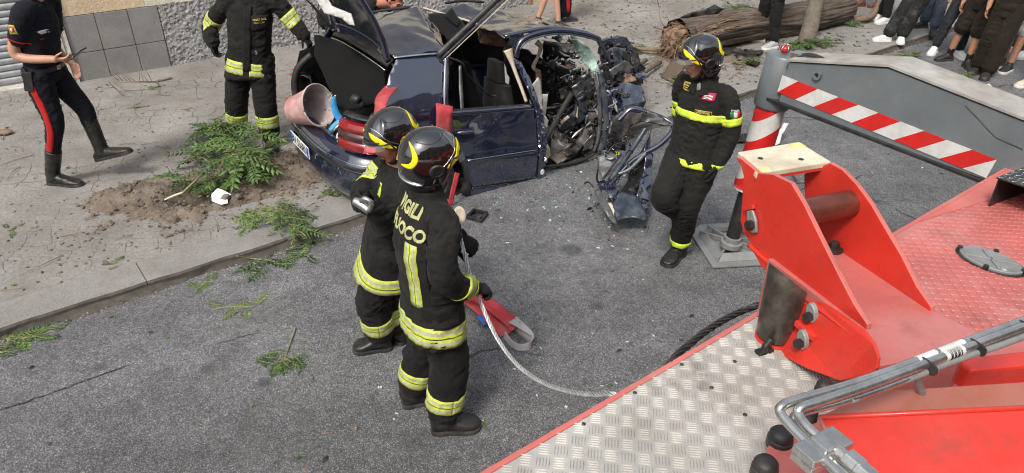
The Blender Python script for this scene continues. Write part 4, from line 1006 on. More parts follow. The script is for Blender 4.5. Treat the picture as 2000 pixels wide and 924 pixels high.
        top = a + nrm(kn - a) * (shaft if taller is None else taller); c0 = heel + ax * L * .24 + n * .05 * big
        tube(bm, [c0, a + nrm(kn - a) * .01, a.lerp(top, .55), top], [r * .98, r * .94, r * 1.0, r * 1.06], 18, 5)
        me = remesh(bm, .009 if s.near else .015, 3, (.0025, 22, s.seed)); o = link_mesh(name, me, M[mat], s.T)
        bm = NB(); prev = None; pts = []
        for t, hw in ((-.01, .5), (.03, .82), (.16, .95), (.34, .88), (.52, .96), (.70, 1.08), (.86, 1.02), (.97, .72), (1.015, .35)): pts.append((heel + ax * L * t, w * hw * big * 1.06))
        poly = [p + x * q for p, q in pts] + [p - x * q for p, q in pts[::-1]]
        prism(bm, [p - n * .002 for p in poly], n * sole_h); obj("sole", bm, M[sole], o, bevel=.003); return o
    # ---- bands and prints lying on cloth
    def band(s, bvh, c, ax, width, Rmax, mat='hivis', a0=0, a1=360, off=.004, ref=None, name="reflective_band", rows=5, n=56, tilt=None, inside=True):
        ax = nrm(ax); ref = V(ref) if ref is not None else s.f; u = nrm(ref - ax * ref.dot(ax)); v = ax.cross(u); c = V(c)
        bm = NB(); lay = bm.loops.layers.uv.verify(); vs = {}
        full = abs(a1 - a0) >= 360
        for i in range(n + 1):
            t = math.radians(a0 + (a1 - a0) * i / n); dr = u * math.cos(t) + v * math.sin(t)
            for j in range(rows + 1):
                p = c + ax * width * (j / rows - .5)
                h = bvh.ray_cast(p, dr, Rmax) if inside else bvh.ray_cast(p + dr * Rmax, -dr, Rmax)
                if h[0] is not None: vs[i, j] = bm.verts.new(h[0] + dr * off)
        for i in range(n):
            for j in range(rows):
                q = [(i, j), (i + 1, j), (i + 1, j + 1), (i, j + 1)]
                if all(k in vs for k in q):
                    vv = [vs[k] for k in q]
                    if max((vv[a].co - vv[b].co).length for a in range(4) for b in range(a)) > .14: continue
                    fc = bm.faces.new(vv)
                    for l, k in zip(fc.loops, q): l[lay].uv = (k[0] / n, k[1] / rows)
        if not bm.faces: bm.free(); return None
        me = bpy.data.meshes.new(name); bm.to_mesh(me); bm.free(); o = link_mesh(name, me, M[mat], s.T); add_solid(o, .003); return o
    def patch(s, bvh, o0, right, up, look, w, h, mat, name, parent=None, off=.004, nx=8, ny=6, th=.002):
        """a rectangle laid on the cloth, seen along look"""
        right, up, look = nrm(right), nrm(up), nrm(look); bm = NB(); vs = {}; lay = bm.loops.layers.uv.verify()
        for i in range(nx + 1):
            for j in range(ny + 1):
                p = V(o0) + right * w * (i / nx - .5) + up * h * (j / ny - .5); hit = bvh.ray_cast(p - look * .3, look, .8)
                if hit[0] is not None: vs[i, j] = bm.verts.new(hit[0] - look * off)
        for i in range(nx):
            for j in range(ny):
                q = [(i, j), (i + 1, j), (i + 1, j + 1), (i, j + 1)]
                if all(k in vs for k in q):
                    vv = [vs[k] for k in q]
                    if max((vv[a].co - vv[b].co).length for a in range(4) for b in range(a)) > .09: continue
                    fc = bm.faces.new(vv)
                    for l, k in zip(fc.loops, q): l[lay].uv = (k[0] / nx, k[1] / ny)
        if not bm.faces: bm.free(); return None
        me = bpy.data.meshes.new(name); bm.to_mesh(me); bm.free(); o = link_mesh(name, me, M[mat], parent or s.T); add_solid(o, th); return o
    def print_text(s, bvh, txt, o0, right, up, look, size, mat, name="lettering", parent=None, off=.005, bold=.02, spacing=1.0):
        right, up, look = nrm(right), nrm(up), nrm(look); pts, fs = text_mesh(txt, size, bold * size, 0, spacing); bm = NB(); bv = []
        for x, y in pts: bv.append(bm.verts.new((x, y, 0)))
        for f in fs:
            try: bm.faces.new([bv[i] for i in f])
            except ValueError: pass
        if size > .05: bmesh.ops.subdivide_edges(bm, edges=[e for e in bm.edges if e.calc_length() > size * .3], cuts=2); bmesh.ops.triangulate(bm, faces=bm.faces)
        ok = True
        for v in list(bm.verts):
            p = V(o0) + right * v.co.x + up * v.co.y; hit = bvh.ray_cast(p - look * .3, look, .8)
            if hit[0] is None: bm.verts.remove(v); continue
            d0 = hit[3]; ds = []                              # printed on cloth: follows its broad shape, not every crease
            for a in range(8):
                h2 = bvh.ray_cast(p - look * .3 + (right * math.cos(a * .785) + up * math.sin(a * .785)) * .035, look, .8)
                if h2[0] is not None and abs(h2[3] - d0) < .05: ds.append(h2[3])
            av = sum(ds) / len(ds) if ds else d0; v.co = p - look * .3 + look * (min(d0, av) - off)
        for e in [e for e in bm.edges if e.calc_length() > size * 1.2]:
            if e.is_valid: bm.edges.remove(e)
        if not bm.faces: bm.free(); return
        me = bpy.data.meshes.new(name); bm.to_mesh(me); bm.free(); return link_mesh(name, me, M[mat], parent or s.T, False)
    # ---- helmet
    def helmet(s, style=0):
        f, r, u = s.head_frame(); c = s.J['head'] + u * .030 - f * .008
        def S(az, el, off=0.0):
            """az in degrees from the front towards the right, el in degrees from level"""
            a, e = math.radians(az), math.radians(el); ce, se = math.cos(e), math.sin(e)
            x, y, z = math.cos(a) * ce, math.sin(a) * ce, se
            ax = .148 if x > 0 else .155; az_ = .142
            k = (abs(x / ax) ** 2.2 + abs(y / .124) ** 2.2 + abs(z / az_) ** 2.2) ** (-1 / 2.2)
            if el < -5: k *= 1 + .10 * min(1, (-el - 5) / 40) * (1 if abs(az) > 100 else .4)
            ridge = math.exp(-((abs(az) - 48 - max(0, el) * .3) / 7) ** 2) * .007 * (1 if 5 < el < 68 else 0)
            return c + (f * x + r * y + u * z) * (k + off + ridge)
        def low(az):
            a = abs(az)
            if a < 62: return 12
            if a < 78: return 12 - (a - 62) / 16 * 62
            if a < 120: return -50
            return -50 + (a - 120) / 60 * 8
        bm = NB(); grid_mesh(bm, lambda i, j: S(-180 + 360 * i, low(-180 + 360 * i) + (89.9 - low(-180 + 360 * i)) * j), 96, 30, False)
        bmesh.ops.remove_doubles(bm, verts=bm.verts, dist=.0008)
        H = obj("helmet", bm, M['helmet'], s.T, True); add_solid(H, .006, -1)
        bm = NB(); tube(bm, [S(-180 + 360 * i / 96, low(-180 + 360 * i / 96), .001) for i in range(97)], .0055, 7); obj("helmet_rim", bm, M['black_plastic'], H, True)
        def ribbon(pts, mat, name, off=.002, th=.002):
            """pts: (az, el, half width in degrees) along a curve, laid on the shell"""
            bm = NB(); P_ = [V((a, b, 0)) for a, b, w_ in pts]; P2 = catmull(P_, 8); W2 = lerp_list([q[2] for q in pts], 8); fr = frames(P2)
            def fn(i, j):
                k = min(len(P2) - 1, int(round(i * (len(P2) - 1)))); t = fr[k][0]; nn = V((-t.y, t.x, 0)).normalized(); q = P2[k] + nn * W2[k] * (j * 2 - 1)
                return S(q.x, q.y, off)
            grid_mesh(bm, fn, len(P2) - 1, 4, False); o = obj(name, bm, M[mat], H, True); add_solid(o, th); return o
        for k in (-1, 1):
            ribbon([(k * 14, 40, .5), (k * 26, 32, 5.5), (k * 42, 20, 7), (k * 58, 4, 6), (k * 72, -8, .5)], 'yellow', "yellow_trim")
            ribbon([(k * 166, 36, .4), (k * 149, 25, 3.4), (k * 141, 9, 5.8), (k * 149, -5, 5.0), (k * 170, -7, .5)], 'yellow', "yellow_crescent")
            ribbon([(k * 16, 50, .8), (k * 44, 40, .8), (k * 64, 14, .8), (k * 84, -6, .8)], 'chrome', "silver_piping")
            ribbon([(k * 60, 66, 1.2), (k * 110, 44, .9), (k * 150, 40, .8)], 'black_plastic', "shell_groove", .0016)
            bm = NB(); q = S(k * 96, -14, .0); nv = nrm(q - c); e1 = nrm(nv.cross(u)); e2 = nv.cross(e1); ring_loft(bm, [(q, e1, e2, .040, .040), (q + nv * .010, e1, e2, .036, .036), (q + nv * .012, e1, e2, .022, .022), (q + nv * .009, e1, e2, .018, .018)], 22); obj("ear_hub", bm, M['black_plastic'], H, True, sharp=30)
        bm = NB(); tube(bm, [S(a, low(a) + 6, .003) for a in range(125, 236, 6)], .007, 8); obj("neck_trim", bm, M['chrome'], H, True)
        # visor: raised clear shield in front
        bm = NB(); grid_mesh(bm, lambda i, j: S(-50 + 100 * i, 2 + 11 * j, .008 + .012 * (1 - j)), 30, 6, False); vz = obj("visor", bm, M['visor'], H, True); add_solid(vz, .003)
        ribbon([(-40, 18, 1.2), (0, 22, 2.0), (40, 18, 1.2)], 'black_plastic', "brow_edge", .004)
        # nape guard and chin strap
        bm = NB(); grid_mesh(bm, lambda i, j: S(105 + 150 * i, -46 - 13 * j, .004 + .014 * j), 24, 4, False); add_solid(obj("nape_guard", bm, M['black_cloth'], H, True), .006)
        bm = NB(); P = lambda a, b, d: s.J['head'] + f * a + r * b + u * d
        tube(bm, [P(-.02, -.086, -.03), P(.012, -.064, -.105), P(.030, 0, -.132), P(.012, .064, -.105), P(-.02, .086, -.03)], .008, 8, 5); obj("chin_strap", bm, M['black_cloth'], H, True)
        return S
def J_from(px):
    """{name: (px, py, Y)} -> world joints"""
    return {k: (PD(*v) if not isinstance(v, Vector) else v) for k, v in px.items()}
def bones(J, nm):
    for a, b in (('sh_l', 'el_l'), ('el_l', 'wr_l'), ('sh_r', 'el_r'), ('el_r', 'wr_r'), ('hip_l', 'kn_l'), ('kn_l', 'an_l'), ('hip_r', 'kn_r'), ('kn_r', 'an_r'), ('pelvis', 'neck'), ('sh_l', 'sh_r'), ('neck', 'head')):
        print(nm, a, b, round((J[a] - J[b]).length, 3))
def body_mesh(P, hands=None, fine=.012, legs=True, r=1.0):
    """the continuous skin figure; hands: list of argument tuples for bare hands"""
    bm = NB(); P.add_head(bm)
    P.torso(bm, [(-.06, .12, .09, 0), (.0, .155, .105, 0), (.35, .14, .095, 0), (.7, .165, .105, .005), (.9, .15, .085, 0), (1.0, .07, .06, 0)])
    for k in 'lr':
        P.limb(bm, ['sh_' + k, 'el_' + k, 'wr_' + k], [.052 * r, .043 * r, .030 * r]); P.limb(bm, ['hip_' + k, 'kn_' + k, 'an_' + k], [.082 * r, .056 * r, .040 * r])
        a, t = P.J['an_' + k], P.J['toe_' + k]; tube(bm, [a, a.lerp(t, .22) - (P.J['kn_' + k] - a).normalized() * .03], [.032, .022], 10, 0, True, True)
        tube(bm, [P.J['neck'] - P.up * .04, P.J['sh_' + k]], [.06, .052], 12)
    for h in hands or []: P.hand(bm, *h)
    me = remesh(bm, fine, 2); return link_mesh("body", me, M[P.skin], P.T)
# ------------------------------------------------------------------ the cast
def coat(P, hem=-.46, w=1.0, name="jacket", mat='ff_cloth', wr=(.012, 9.5, 0), sl=(.088, .086, .077, .066), collar=True, flare=0.0, voxel=None):
    bm = NB(); k = w
    P.torso(bm, [(hem, (.225 + flare) * k, (.160 + flare) * k, 0), (hem * .55, (.220 + flare * .6) * k, .158 * k, 0), (0, .208 * k, .150 * k, 0), (.3, .198 * k, .146 * k, 0), (.6, .208 * k, .150 * k, 0), (.80, .200 * k, .134 * k, 0), (.92, .150 * k, .105 * k, 0), (1.0, .090, .085, 0)])
    for s in 'lr':
        inner = P.J['neck'].lerp(P.J['sh_' + s], .45); inner = inner - P.up * .025
        P.J['_in'] = inner; mid = P.J['sh_' + s]
        tube(bm, [inner, mid, P.J['el_' + s], P.J['wr_' + s]], [sl[0] * .85 * k, sl[1] * k, sl[2] * k, sl[3] * k], 18, 8, True, True)
    if collar:
        n = P.J['neck']; tube(bm, [n - P.up * .04, n + P.up * .015, n + P.up * .045], [.092, .082, .080], 18)
    o, b = P.part(name, bm, mat, voxel, 4, (wr[0], wr[1], P.seed * .37), True); return o, b
def trousers(P, r=(.128, .108, .100), wr=(.011, 10, 5), mat='ff_trous', top=.12, name="trousers", cut=None, w=1.0, voxel=None):
    bm = NB(); u = P.up
    P.torso(bm, [(-.10, .165 * w, .135 * w, 0), (.0, .180 * w, .140 * w, 0), (top, .170 * w, .130 * w, 0)])
    for s in 'lr':
        h, k, a = P.J['hip_' + s], P.J['kn_' + s], P.J['an_' + s]
        e = a + (k - a).normalized() * .045 if cut is None else (k + (h - k) * cut if cut > 0 else k + (a - k) * (-cut))
        if cut is not None and cut > 0: tube(bm, [h + u * .03, h.lerp(k, .45), e], [r[0], r[1], r[2]], 18, 8, True, True)
        else: tube(bm, [h + u * .03, h.lerp(k, .5), k, k.lerp(e, .5), e], [r[0], (r[0] + r[1]) / 2, r[1], (r[1] + r[2]) / 2, r[2]], 18, 7, True, True)
    return P.part(name, bm, mat, voxel, 3, (wr[0], wr[1], P.seed * .41 + 3), True)
def gloves(P, specs):
    """specs: (side, wrist, dir, palm, curl)"""
    for sd, wv, d, pl, cu in specs:
        bm = NB(); P.hand(bm, wv, d, pl, 1 if sd == 'r' else -1, 1.04, cu, glove=True); d = nrm(d); tube(bm, [V(wv) - d * .09, V(wv) + d * .0], [.046, .038], 14, 0, True, False)
        me = remesh(bm, .0055, 2, (.0018, 40, 3)); link_mesh("glove", me, M['glove'], P.T)
def dirp(a, b): return (V(b) - V(a)).normalized()
FF = "firefighters at work around the car"
UPV = V((0, 0, 1))
# ---- firefighter in the foreground, seen from behind, holding the wire rope
def ff_front():
    f, r = frame_of(math.radians(28)); pel = PD(843, 566, 3.10); nk = PD(834, 381, 3.13)
    J = dict(pelvis=pel, neck=nk, head=PD(842, 316, 3.16), sh_r=nk + r * .205 - UPV * .085, sh_l=nk - r * .205 - UPV * .08, hip_r=pel + r * .095 - UPV * .03, hip_l=pel - r * .095 - UPV * .03)
    J['chest'] = pel.lerp(nk, .58) - f * .03
    J.update(an_r=PH(866, 812, .10), toe_r=PH(938, 832, .0), an_l=PH(806, 760, .10), toe_l=PH(862, 774, .0))
    J['kn_r'] = J['hip_r'].lerp(J['an_r'], .52) + f * .045; J['kn_l'] = J['hip_l'].lerp(J['an_l'], .52) + f * .05
    J.update(el_r=PD(866, 540, 2.84), wr_r=PD(914, 562, 3.00), el_l=PD(838, 470, 3.40), wr_l=PD(893, 464, 3.34))
    P = Person("firefighter in long coat seen from behind, gripping a wire rope", (pel.x, pel.y, 0), J, FF, face=nrm(f * .9 + r * .0 - UPV * .12))
    body_mesh(P); P.face_parts(hair=False)
    c, cb = coat(P, -.46, .94, flare=.01, sl=(.088, .084, .074, .064)); t, tb = trousers(P)
    for s in 'rl':
        P.shoe(s, 'boot', 'sole', shaft=.16, r=.078, w=.056, big=1.15)
        a, k = P.J['an_' + s], P.J['kn_' + s]; ax = (k - a).normalized(); P.band(tb, a + ax * .14, ax, .095, .16, ref=-r if s == 'l' else r)
    ax = P.up; P.band(cb, pel - ax * .172, ax + f * .06, .112, .30, n=72)
    lk = f; bk = pel.lerp(nk, .45)
    P.patch(cb, bk + r * .075 + ax * -.06, ax, r, nrm(f * .9 - r * .25), .36, .085, 'hivis', "reflective_stripe", ny=3, nx=14)
    P.patch(cb, bk - r * .115 + ax * .02, ax, r, nrm(f * .8 + r * .4), .34, .06, 'hivis', "reflective_stripe", ny=3, nx=14)
    P.print_text(cb, "VIGILI", bk + r * .012 + ax * .262, r, ax, lk, .080, 'lime_print', bold=.045, spacing=1.02)
    P.print_text(cb, "FUOCO", bk + r * .042 + ax * .168, r, ax, lk, .080, 'lime_print', bold=.045, spacing=1.02)
    d = dirp(J['el_r'], J['wr_r']); P.band(cb, J['wr_r'] - d * .075, d, .075, .13, ref=UPV); P.band(cb, J['wr_r'] - d * .005, d, .035, .12, 'lime_flat', ref=UPV, rows=2)
    P.patch(cb, pel + r * .13 + ax * -.02, ax, nrm(f - r * .2), nrm(-r), .17, .15, 'ff_trous', "side_pocket", off=.009, th=.005); P.patch(cb, pel + r * .13 + ax * .065, nrm(f - r * .2), ax, nrm(-r), .16, .05, 'ff_trous', "pocket_flap", off=.014, th=.005)
    P.patch(cb, bk + r * .125 + ax * .10, ax, r, nrm(f * .8 - r * .5), .44, .008, 'black_print', "side_seam", off=.003, nx=18, ny=1)
    # yoke seam across the shoulders
    P.patch(cb, bk + ax * .385 - r * .0, r, ax, nrm(f - UPV * .3), .40, .012, 'black_print', "yoke_seam", off=.002, nx=16, ny=1)
    gl = []
    hr = J['wr_r'] + d * .02; gl.append(('r', hr, nrm(d * .5 + V((.85, .1, .05))), nrm(-UPV * .8 - f * .3), (.75, .85, .85, .8)))
    dl = dirp(J['el_l'], J['wr_l']); gl.append(('l', J['wr_l'], nrm(dl * .7 - UPV * .5), nrm(-f * .3 + r * .2 - UPV * .3 - r), (.7, .8, .8, .7)))
    gloves(P, gl); P.helmet()
    # radio with a round speaker on the chest strap
    q = PD(897, 420, 3.10); bm = NB(); nn = nrm(EYE - q + r * .6); e1 = nrm(nn.cross(UPV)); e2 = nn.cross(e1)
    ring_loft(bm, [(q, e1, e2, .030, .044), (q + nn * .016, e1, e2, .030, .044), (q + nn * .020, e1, e2, .022, .034), (q + nn * .016, e1, e2, .010, .012)], 24); obj("strap_fitting", bm, M['beige'], P.T, True, sharp=30)
    return P
# ---- firefighter behind him, bent over a shackle
def ff_second():
    f, r = frame_of(math.radians(196)); pel = PD(757, 470, 3.78); nk = PD(772, 330, 3.72)
    J = dict(pelvis=pel, neck=nk, head=PD(766, 272, 3.68), sh_r=nk + r * .19 - UPV * .06 + f * .02, sh_l=nk - r * .19 - UPV * .075 + f * .02, hip_r=pel + r * .10 - UPV * .03, hip_l=pel - r * .10 - UPV * .03)
    J['chest'] = pel.lerp(nk, .6) - f * .04
    J.update(an_l=PH(742, 655, .10), toe_l=PH(690, 684, 0), an_r=PH(775, 640, .1), toe_r=PH(735, 652, 0))
    J['kn_l'] = J['hip_l'].lerp(J['an_l'], .52) + f * .07; J['kn_r'] = J['hip_r'].lerp(J['an_r'], .52) + f * .05
    J.update(el_l=PD(756, 440, 3.46), wr_l=PD(738, 414, 3.40), el_r=PD(733, 352, 3.86), wr_r=PD(704, 378, 3.66))
    P = Person("firefighter looking down, holding a grey shackle beside the striped tail of the car", (pel.x, pel.y, 0), J, FF, face=nrm(f * 1.0 - r * .35 - UPV * .42), skin='skin_red')
    P.T["label"] = "firefighter with lowered head handling a grey shackle, half hidden behind another"
    body_mesh(P); P.face_parts(hair=False, beard=True)
    c, cb = coat(P, -.52, .98, flare=.035, wr=(.010, 9, 0)); t, tb = trousers(P)
    for s in 'lr':
        P.shoe(s, 'boot', 'sole', shaft=.16, r=.076, w=.056, big=1.15); a, k = P.J['an_' + s], P.J['kn_' + s]; ax = (k - a).normalized(); P.band(tb, a + ax * .14, ax, .105, .16, ref=-r)
    ax = P.up; P.band(cb, pel - ax * .185, ax, .125, .32, n=72)
    d = dirp(J['sh_r'], J['el_r']); P.band(cb, J['el_r'].lerp(J['sh_r'], .22), d, .10, .13, ref=UPV)
    d2 = dirp(J['el_r'], J['wr_r']); P.band(cb, J['el_r'].lerp(J['wr_r'], .35), d2, .09, .12, ref=UPV)
    # loose reflective piping down the open front
    P.patch(cb, nk - ax * .16 - r * .10 + f * .1, ax, r, nrm(-f), .26, .03, 'lime_flat', "front_piping", ny=2, nx=10)
    dl = dirp(J['el_l'], J['wr_l'])
    gloves(P, [('r', J['wr_r'], nrm(d2 * .8 - UPV * .3), nrm(-r - UPV * .3), (.8, .8, .8, .8)), ('l', J['wr_l'], nrm(dl + f * .6), nrm(r + UPV * .1), (.8, .85, .85, .8))])
    P.helmet()
    return P
# ---- firefighter on the right, walking past the jack
def ff_right():
    f, r = frame_of(math.radians(226)); pel = PD(1352, 306, 4.86); nk = PD(1380, 158, 4.90)
    J = dict(pelvis=pel, neck=nk, head=PD(1367, 117, 4.87), sh_r=nk + r * .185 - UPV * .075, sh_l=nk - r * .19 - UPV * .085, hip_r=pel + r * .095 - UPV * .03, hip_l=pel - r * .095 - UPV * .03)
    J['chest'] = pel.lerp(nk, .6) - f * .02
    J.update(an_l=PH(1327, 478, .10), toe_l=PH(1298, 522, 0), an_r=PD(1336, 424, 4.98), toe_r=PD(1322, 448, 5.00))
    J['kn_l'] = PD(1343, 400, 4.74); J['kn_r'] = PD(1297, 384, 4.66)
    J['heel_r'] = PD(1344, 434, 5.10)
    J.update(el_l=PD(1428, 262, 4.74), wr_l=PD(1401, 322, 4.70), el_r=PD(1332, 246, 5.10), wr_r=PD(1330, 296, 5.05))
    P = Person("bearded firefighter in a dark uniform with crimson chest patch, walking near the jack plate", (pel.x, pel.y, 0), J, FF, face=nrm(V((-.93, -.16, -.30))), skin='skin_tan')
    body_mesh(P); P.face_parts(hair=False, beard=True)
    c, cb = coat(P, -.10, .90, mat='ff_work', wr=(.0075, 12, 0), sl=(.082, .076, .070, .054)); t, tb = trousers(P, (.120, .098, .078), (.009, 11, 5), mat='ff_work')
    P.shoe('l', 'boot', 'sole', shaft=.19, r=.068, w=.052, big=1.15); P.shoe('r', 'boot', 'sole', shaft=.17, r=.066, w=.052, big=1.15)
    ax = P.up
    P.band(cb, pel + ax * .335, nrm(ax + f * .05), .052, .30, 'lime_flat', rows=3, n=72, a0=-95, a1=110)
    P.band(cb, pel - ax * .015, ax, .048, .30, 'lime_flat', rows=3, n=72, a0=-60, a1=110)
    for s in 'l':
        d = dirp(J['sh_' + s], J['el_' + s]); P.band(cb, J['sh_' + s].lerp(J['el_' + s], .62), d, .055, .125, 'lime_flat', rows=3, ref=f)
    P.band(cb, J['sh_r'].lerp(J['el_r'], .6), dirp(J['sh_r'], J['el_r']), .055, .12, 'lime_flat', rows=3, ref=f)
    a, k = J['an_l'], J['kn_l']; P.band(tb, a.lerp(k, .16), k - a, .05, .14, 'lime_flat', rows=3, ref=f); a, k = J['an_r'], J['kn_r']; P.band(tb, a.lerp(k, .16), k - a, .05, .14, 'lime_flat', rows=3, ref=f)
    # badges
    lk = -f; rt = -r                                   # seen from the front his left is to the viewer's right
    cq = pel + ax * .38 - r * .075 + f * .16
    nm = P.patch(cb, cq, rt, ax, lk, .115, .026, 'gold_print', "name_strip", off=.008)
    if nm: P.patch(cb, cq, rt, ax, lk, .110, .021, 'black_print', "name_strip_field", nm, off=.011); P.print_text(cb, "CROTONE", cq, rt, ax, lk, .020, 'gold_print', "lettering", nm, off=.014, bold=.03)
    cq = pel + ax * .490 - r * .085 + f * .15
    rk = P.patch(cb, cq, rt, ax, lk, .085, .052, 'crimson', "rank_patch", off=.006)
    if rk:
        for dz in (.006, -.010):
            for sgn in (-1, 1): P.patch(cb, cq + rt * .014 * sgn + ax * dz, nrm(rt - ax * .35 * sgn), ax, lk, .030, .008, 'white_print', "chevron", rk, off=.010, nx=3, ny=1)
    cq = pel + ax * .52 + r * .10 + f * .14
    tg = P.patch(cb, cq, nrm(rt), nrm(ax), lk, .062, .055, 'gold_print', "chest_tag", off=.006)
    if tg:
        for k in (-1, 0, 1): P.patch(cb, cq + ax * .014 * k, rt, ax, lk, .044, .006, 'black_print', "tag_line", tg, off=.009, nx=3, ny=1)
    d = dirp(J['sh_l'], J['el_l']); q = J['sh_l'].lerp(J['el_l'], .36); lk2 = nrm(V((-.28, 1, 0))); rt2 = nrm(lk2.cross(UPV)); up2 = -d
    for k, m in ((-1, 'green_print'), (0, 'white_print'), (1, 'red_print')): P.patch(cb, q + rt2 * .0235 * k, rt2, up2, lk2, .0235, .042, m, "flag_stripe", off=.005, nx=3, ny=3)
    P.print_text(cb, "ITALIA", q + up2 * .032, rt2, up2, lk2, .020, 'white_print', "lettering", off=.007, bold=.02)
    # collar points and grey undershirt at the throat
    for s in (-1, 1):
        bm = NB(); a = nk + f * .070 + r * .05 * s + UPV * .030; b = nk + f * .105 + r * .085 * s - UPV * .055; cpt = nk + f * .118 + r * .018 * s - UPV * .075; d_ = nk + f * .095 + r * .018 * s - UPV * .015
        bm.faces.new([bm.verts.new(x) for x in (a, b, cpt, d_)]); add_solid(obj("collar_point", bm, M['ff_work'], P.T), .006)
    bm = NB(); ball(bm, nk + f * .070 - UPV * .03, (.03, .034, .045), (f, r, UPV)); obj("undershirt", bm, M['grey_cloth'], P.T, True)
    dl = dirp(J['el_l'], J['wr_l']); dr = dirp(J['el_r'], J['wr_r'])
    gloves(P, [('l', J['wr_l'], nrm(dl - UPV * .25), nrm(r * .8 + f * .25), (.35, .4, .45, .5)), ('r', J['wr_r'], dr, nrm(-r), .4)])
    P.helmet(1)
    return P
# ---- carabiniere on the left with a phone
def officer():
    f, r = frame_of(math.radians(-4)); Y0 = 6.10; pel = PD(84, 138, Y0); nk = PD(66, 0, Y0)
    J = dict(pelvis=pel, neck=nk, head=PD(82, -43, Y0), sh_r=nk + r * .185 - UPV * .075, sh_l=nk - r * .185 - UPV * .06, hip_r=pel + r * .09 - UPV * .03, hip_l=pel - r * .09 - UPV * .03)
    J['chest'] = pel.lerp(nk, .62) + f * .01
    J.update(an_r=PH(103, 340, PAVE + .10), toe_r=PH(162, 363, PAVE), kn_r=PD(106, 238, 6.00), an_l=PD(196, 286, 6.22), toe_l=PD(258, 297, 6.20), kn_l=PD(164, 212, 6.24), heel_l=PD(190, 314, 6.22))
    J.update(el_r=PD(30, 106, 5.92), wr_r=PD(108, 116, 5.92), el_l=PD(108, 90, 6.30), wr_l=PD(140, 122, 6.18))
    P = Person("dark uniformed officer in tall black boots, walking with a phone in hand", (pel.x, pel.y, PAVE), J, None, face=nrm(f - UPV * .35), skin='skin')
    dr = dirp(J['el_r'], J['wr_r']); dl = dirp(J['el_l'], J['wr_l'])
    body_mesh(P, [(J['wr_r'], nrm(dr + UPV * .12), nrm(UPV * .8 - r * .5), 1, 1.0, (.35, .5, .55, .6), .1, False), (J['wr_l'], nrm(dl * .4 - UPV * .9 + f * .15), nrm(r * .9 - f * .1), -1, 1.0, (.3, .35, .35, .4), .1, False)], fine=.0075)
    P.face_parts()
    # polo shirt with short sleeves
    bm = NB(); P.torso(bm, [(-.02, .166, .122, 0), (.15, .160, .118, 0), (.45, .176, .122, .005), (.72, .188, .12, .005), (.90, .150, .1, 0), (1.0, .075, .075, 0)])
    for s in 'lr': tube(bm, [nk.lerp(J['sh_' + s], .4) - P.up * .02, J['sh_' + s], J['sh_' + s].lerp(J['el_' + s], .62)], [.075, .082, .072], 18, 8, True, True)
    tube(bm, [nk - P.up * .03, nk + P.up * .02, nk + P.up * .04], [.082, .073, .072], 18)
    o, cb = P.part("shirt", bm, 'navy', None, 3, (.006, 13, 2), True)
    for s in 'rl':
        d = dirp(J['sh_' + s], J['el_' + s]); P.band(cb, J['sh_' + s].lerp(J['el_' + s], .60), d, .010, .12, 'red_cloth', rows=1, ref=f, name="sleeve_piping")
    # shield badge on the sleeve
    lk = nrm(-r); lk = V((.1, 1, -.1)).normalized(); rt = nrm(lk.cross(UPV)); q = J['sh_r'].lerp(J['el_r'], .34)
    b1 = P.patch(cb, q, rt, UPV, lk, .062, .075, 'gold_print', "shield_badge", off=.005)
    if b1: P.patch(cb, q + UPV * .004, rt, UPV, lk, .040, .046, 'red_print', "shield_field", b1, off=.008, nx=4, ny=4); P.patch(cb, q, rt, UPV, lk, .018, .030, 'white_print', "shield_emblem", b1, off=.011, nx=3, ny=3)
    q = PD(84, 61, 5.95); P.patch(cb, q, nrm(rt + UPV * .45), nrm(UPV - rt * .45), lk, .085, .026, 'white_print', "chest_tag", off=.006)
    P.patch(cb, q - UPV * .05 + rt * .01, nrm(rt + UPV * .35), nrm(UPV - rt * .3), lk, .13, .006, 'red_cloth', "pocket_piping", off=.006, ny=1)
    n2 = nk + P.up * .028; P.band(cb, n2, P.up, .010, .15, 'red_cloth', rows=1, name="collar_piping")
    t, tb = trousers(P, (.118, .080, .058), (.0055, 13, 5), mat='navy', top=.08, cut=-.60)
    # broad red stripe down the outer leg
    for s, sg in (('r', 1), ('l', -1)):
        h, k, a = J['hip_' + s], J['kn_' + s], J['an_' + s]; L = catmull([h - UPV * .02, k, k.lerp(a, .5)], 14); bm = NB()
        vs = []; 
        for i, p in enumerate(L):
            t_ = (L[min(i + 1, len(L) - 1)] - L[max(i - 1, 0)]).normalized(); out = nrm(r * sg - t_ * (r * sg).dot(t_)); side = nrm(out.cross(t_)); row = []
            for x in (-.028, -.01, .01, .028):
                hit = tb.ray_cast(p + side * x + out * .4, -out, .5); row.append(bm.verts.new((hit[0] if hit[0] else p + side * x + out * .1) + out * .004))
            vs.append(row)
        for i in range(len(vs) - 1):
            for j in range(3): bm.faces.new((vs[i][j], vs[i][j + 1], vs[i + 1][j + 1], vs[i + 1][j]))
        add_solid(obj("trouser_stripe", bm, M['red_cloth'], P.T, True), .002)
    for s in 'rl': P.shoe(s, 'boot', 'sole', w=.050, r=.066, taller=.285, big=1.1)
    bm = NB(); c0 = pel + P.up * .035; ring_loft(bm, [(c0 - P.up * .022, P.hr, P.hf, .182, .142), (c0 + P.up * .022, P.hr, P.hf, .180, .140)], 32, True, 2.4); bl = obj("belt", bm, M['boot'], P.T, True, sharp=40)
    bm = NB(); box(bm, c0 + P.hf * .146, (P.hr, P.hf, P.up), (.024, .005, .020)); obj("buckle", bm, M['steel'], bl, bevel=.003)
    q = c0 + P.hr * .19 - P.up * .07; bm = NB(); box(bm, q, (P.hf, P.hr, P.up), (.042, .022, .085)); tube(bm, [q + P.up * .08 - P.hf * .02, q + P.up * .12 - P.hf * .05], [.018, .016], 8); obj("holster", bm, M['boot'], bl, bevel=.008)
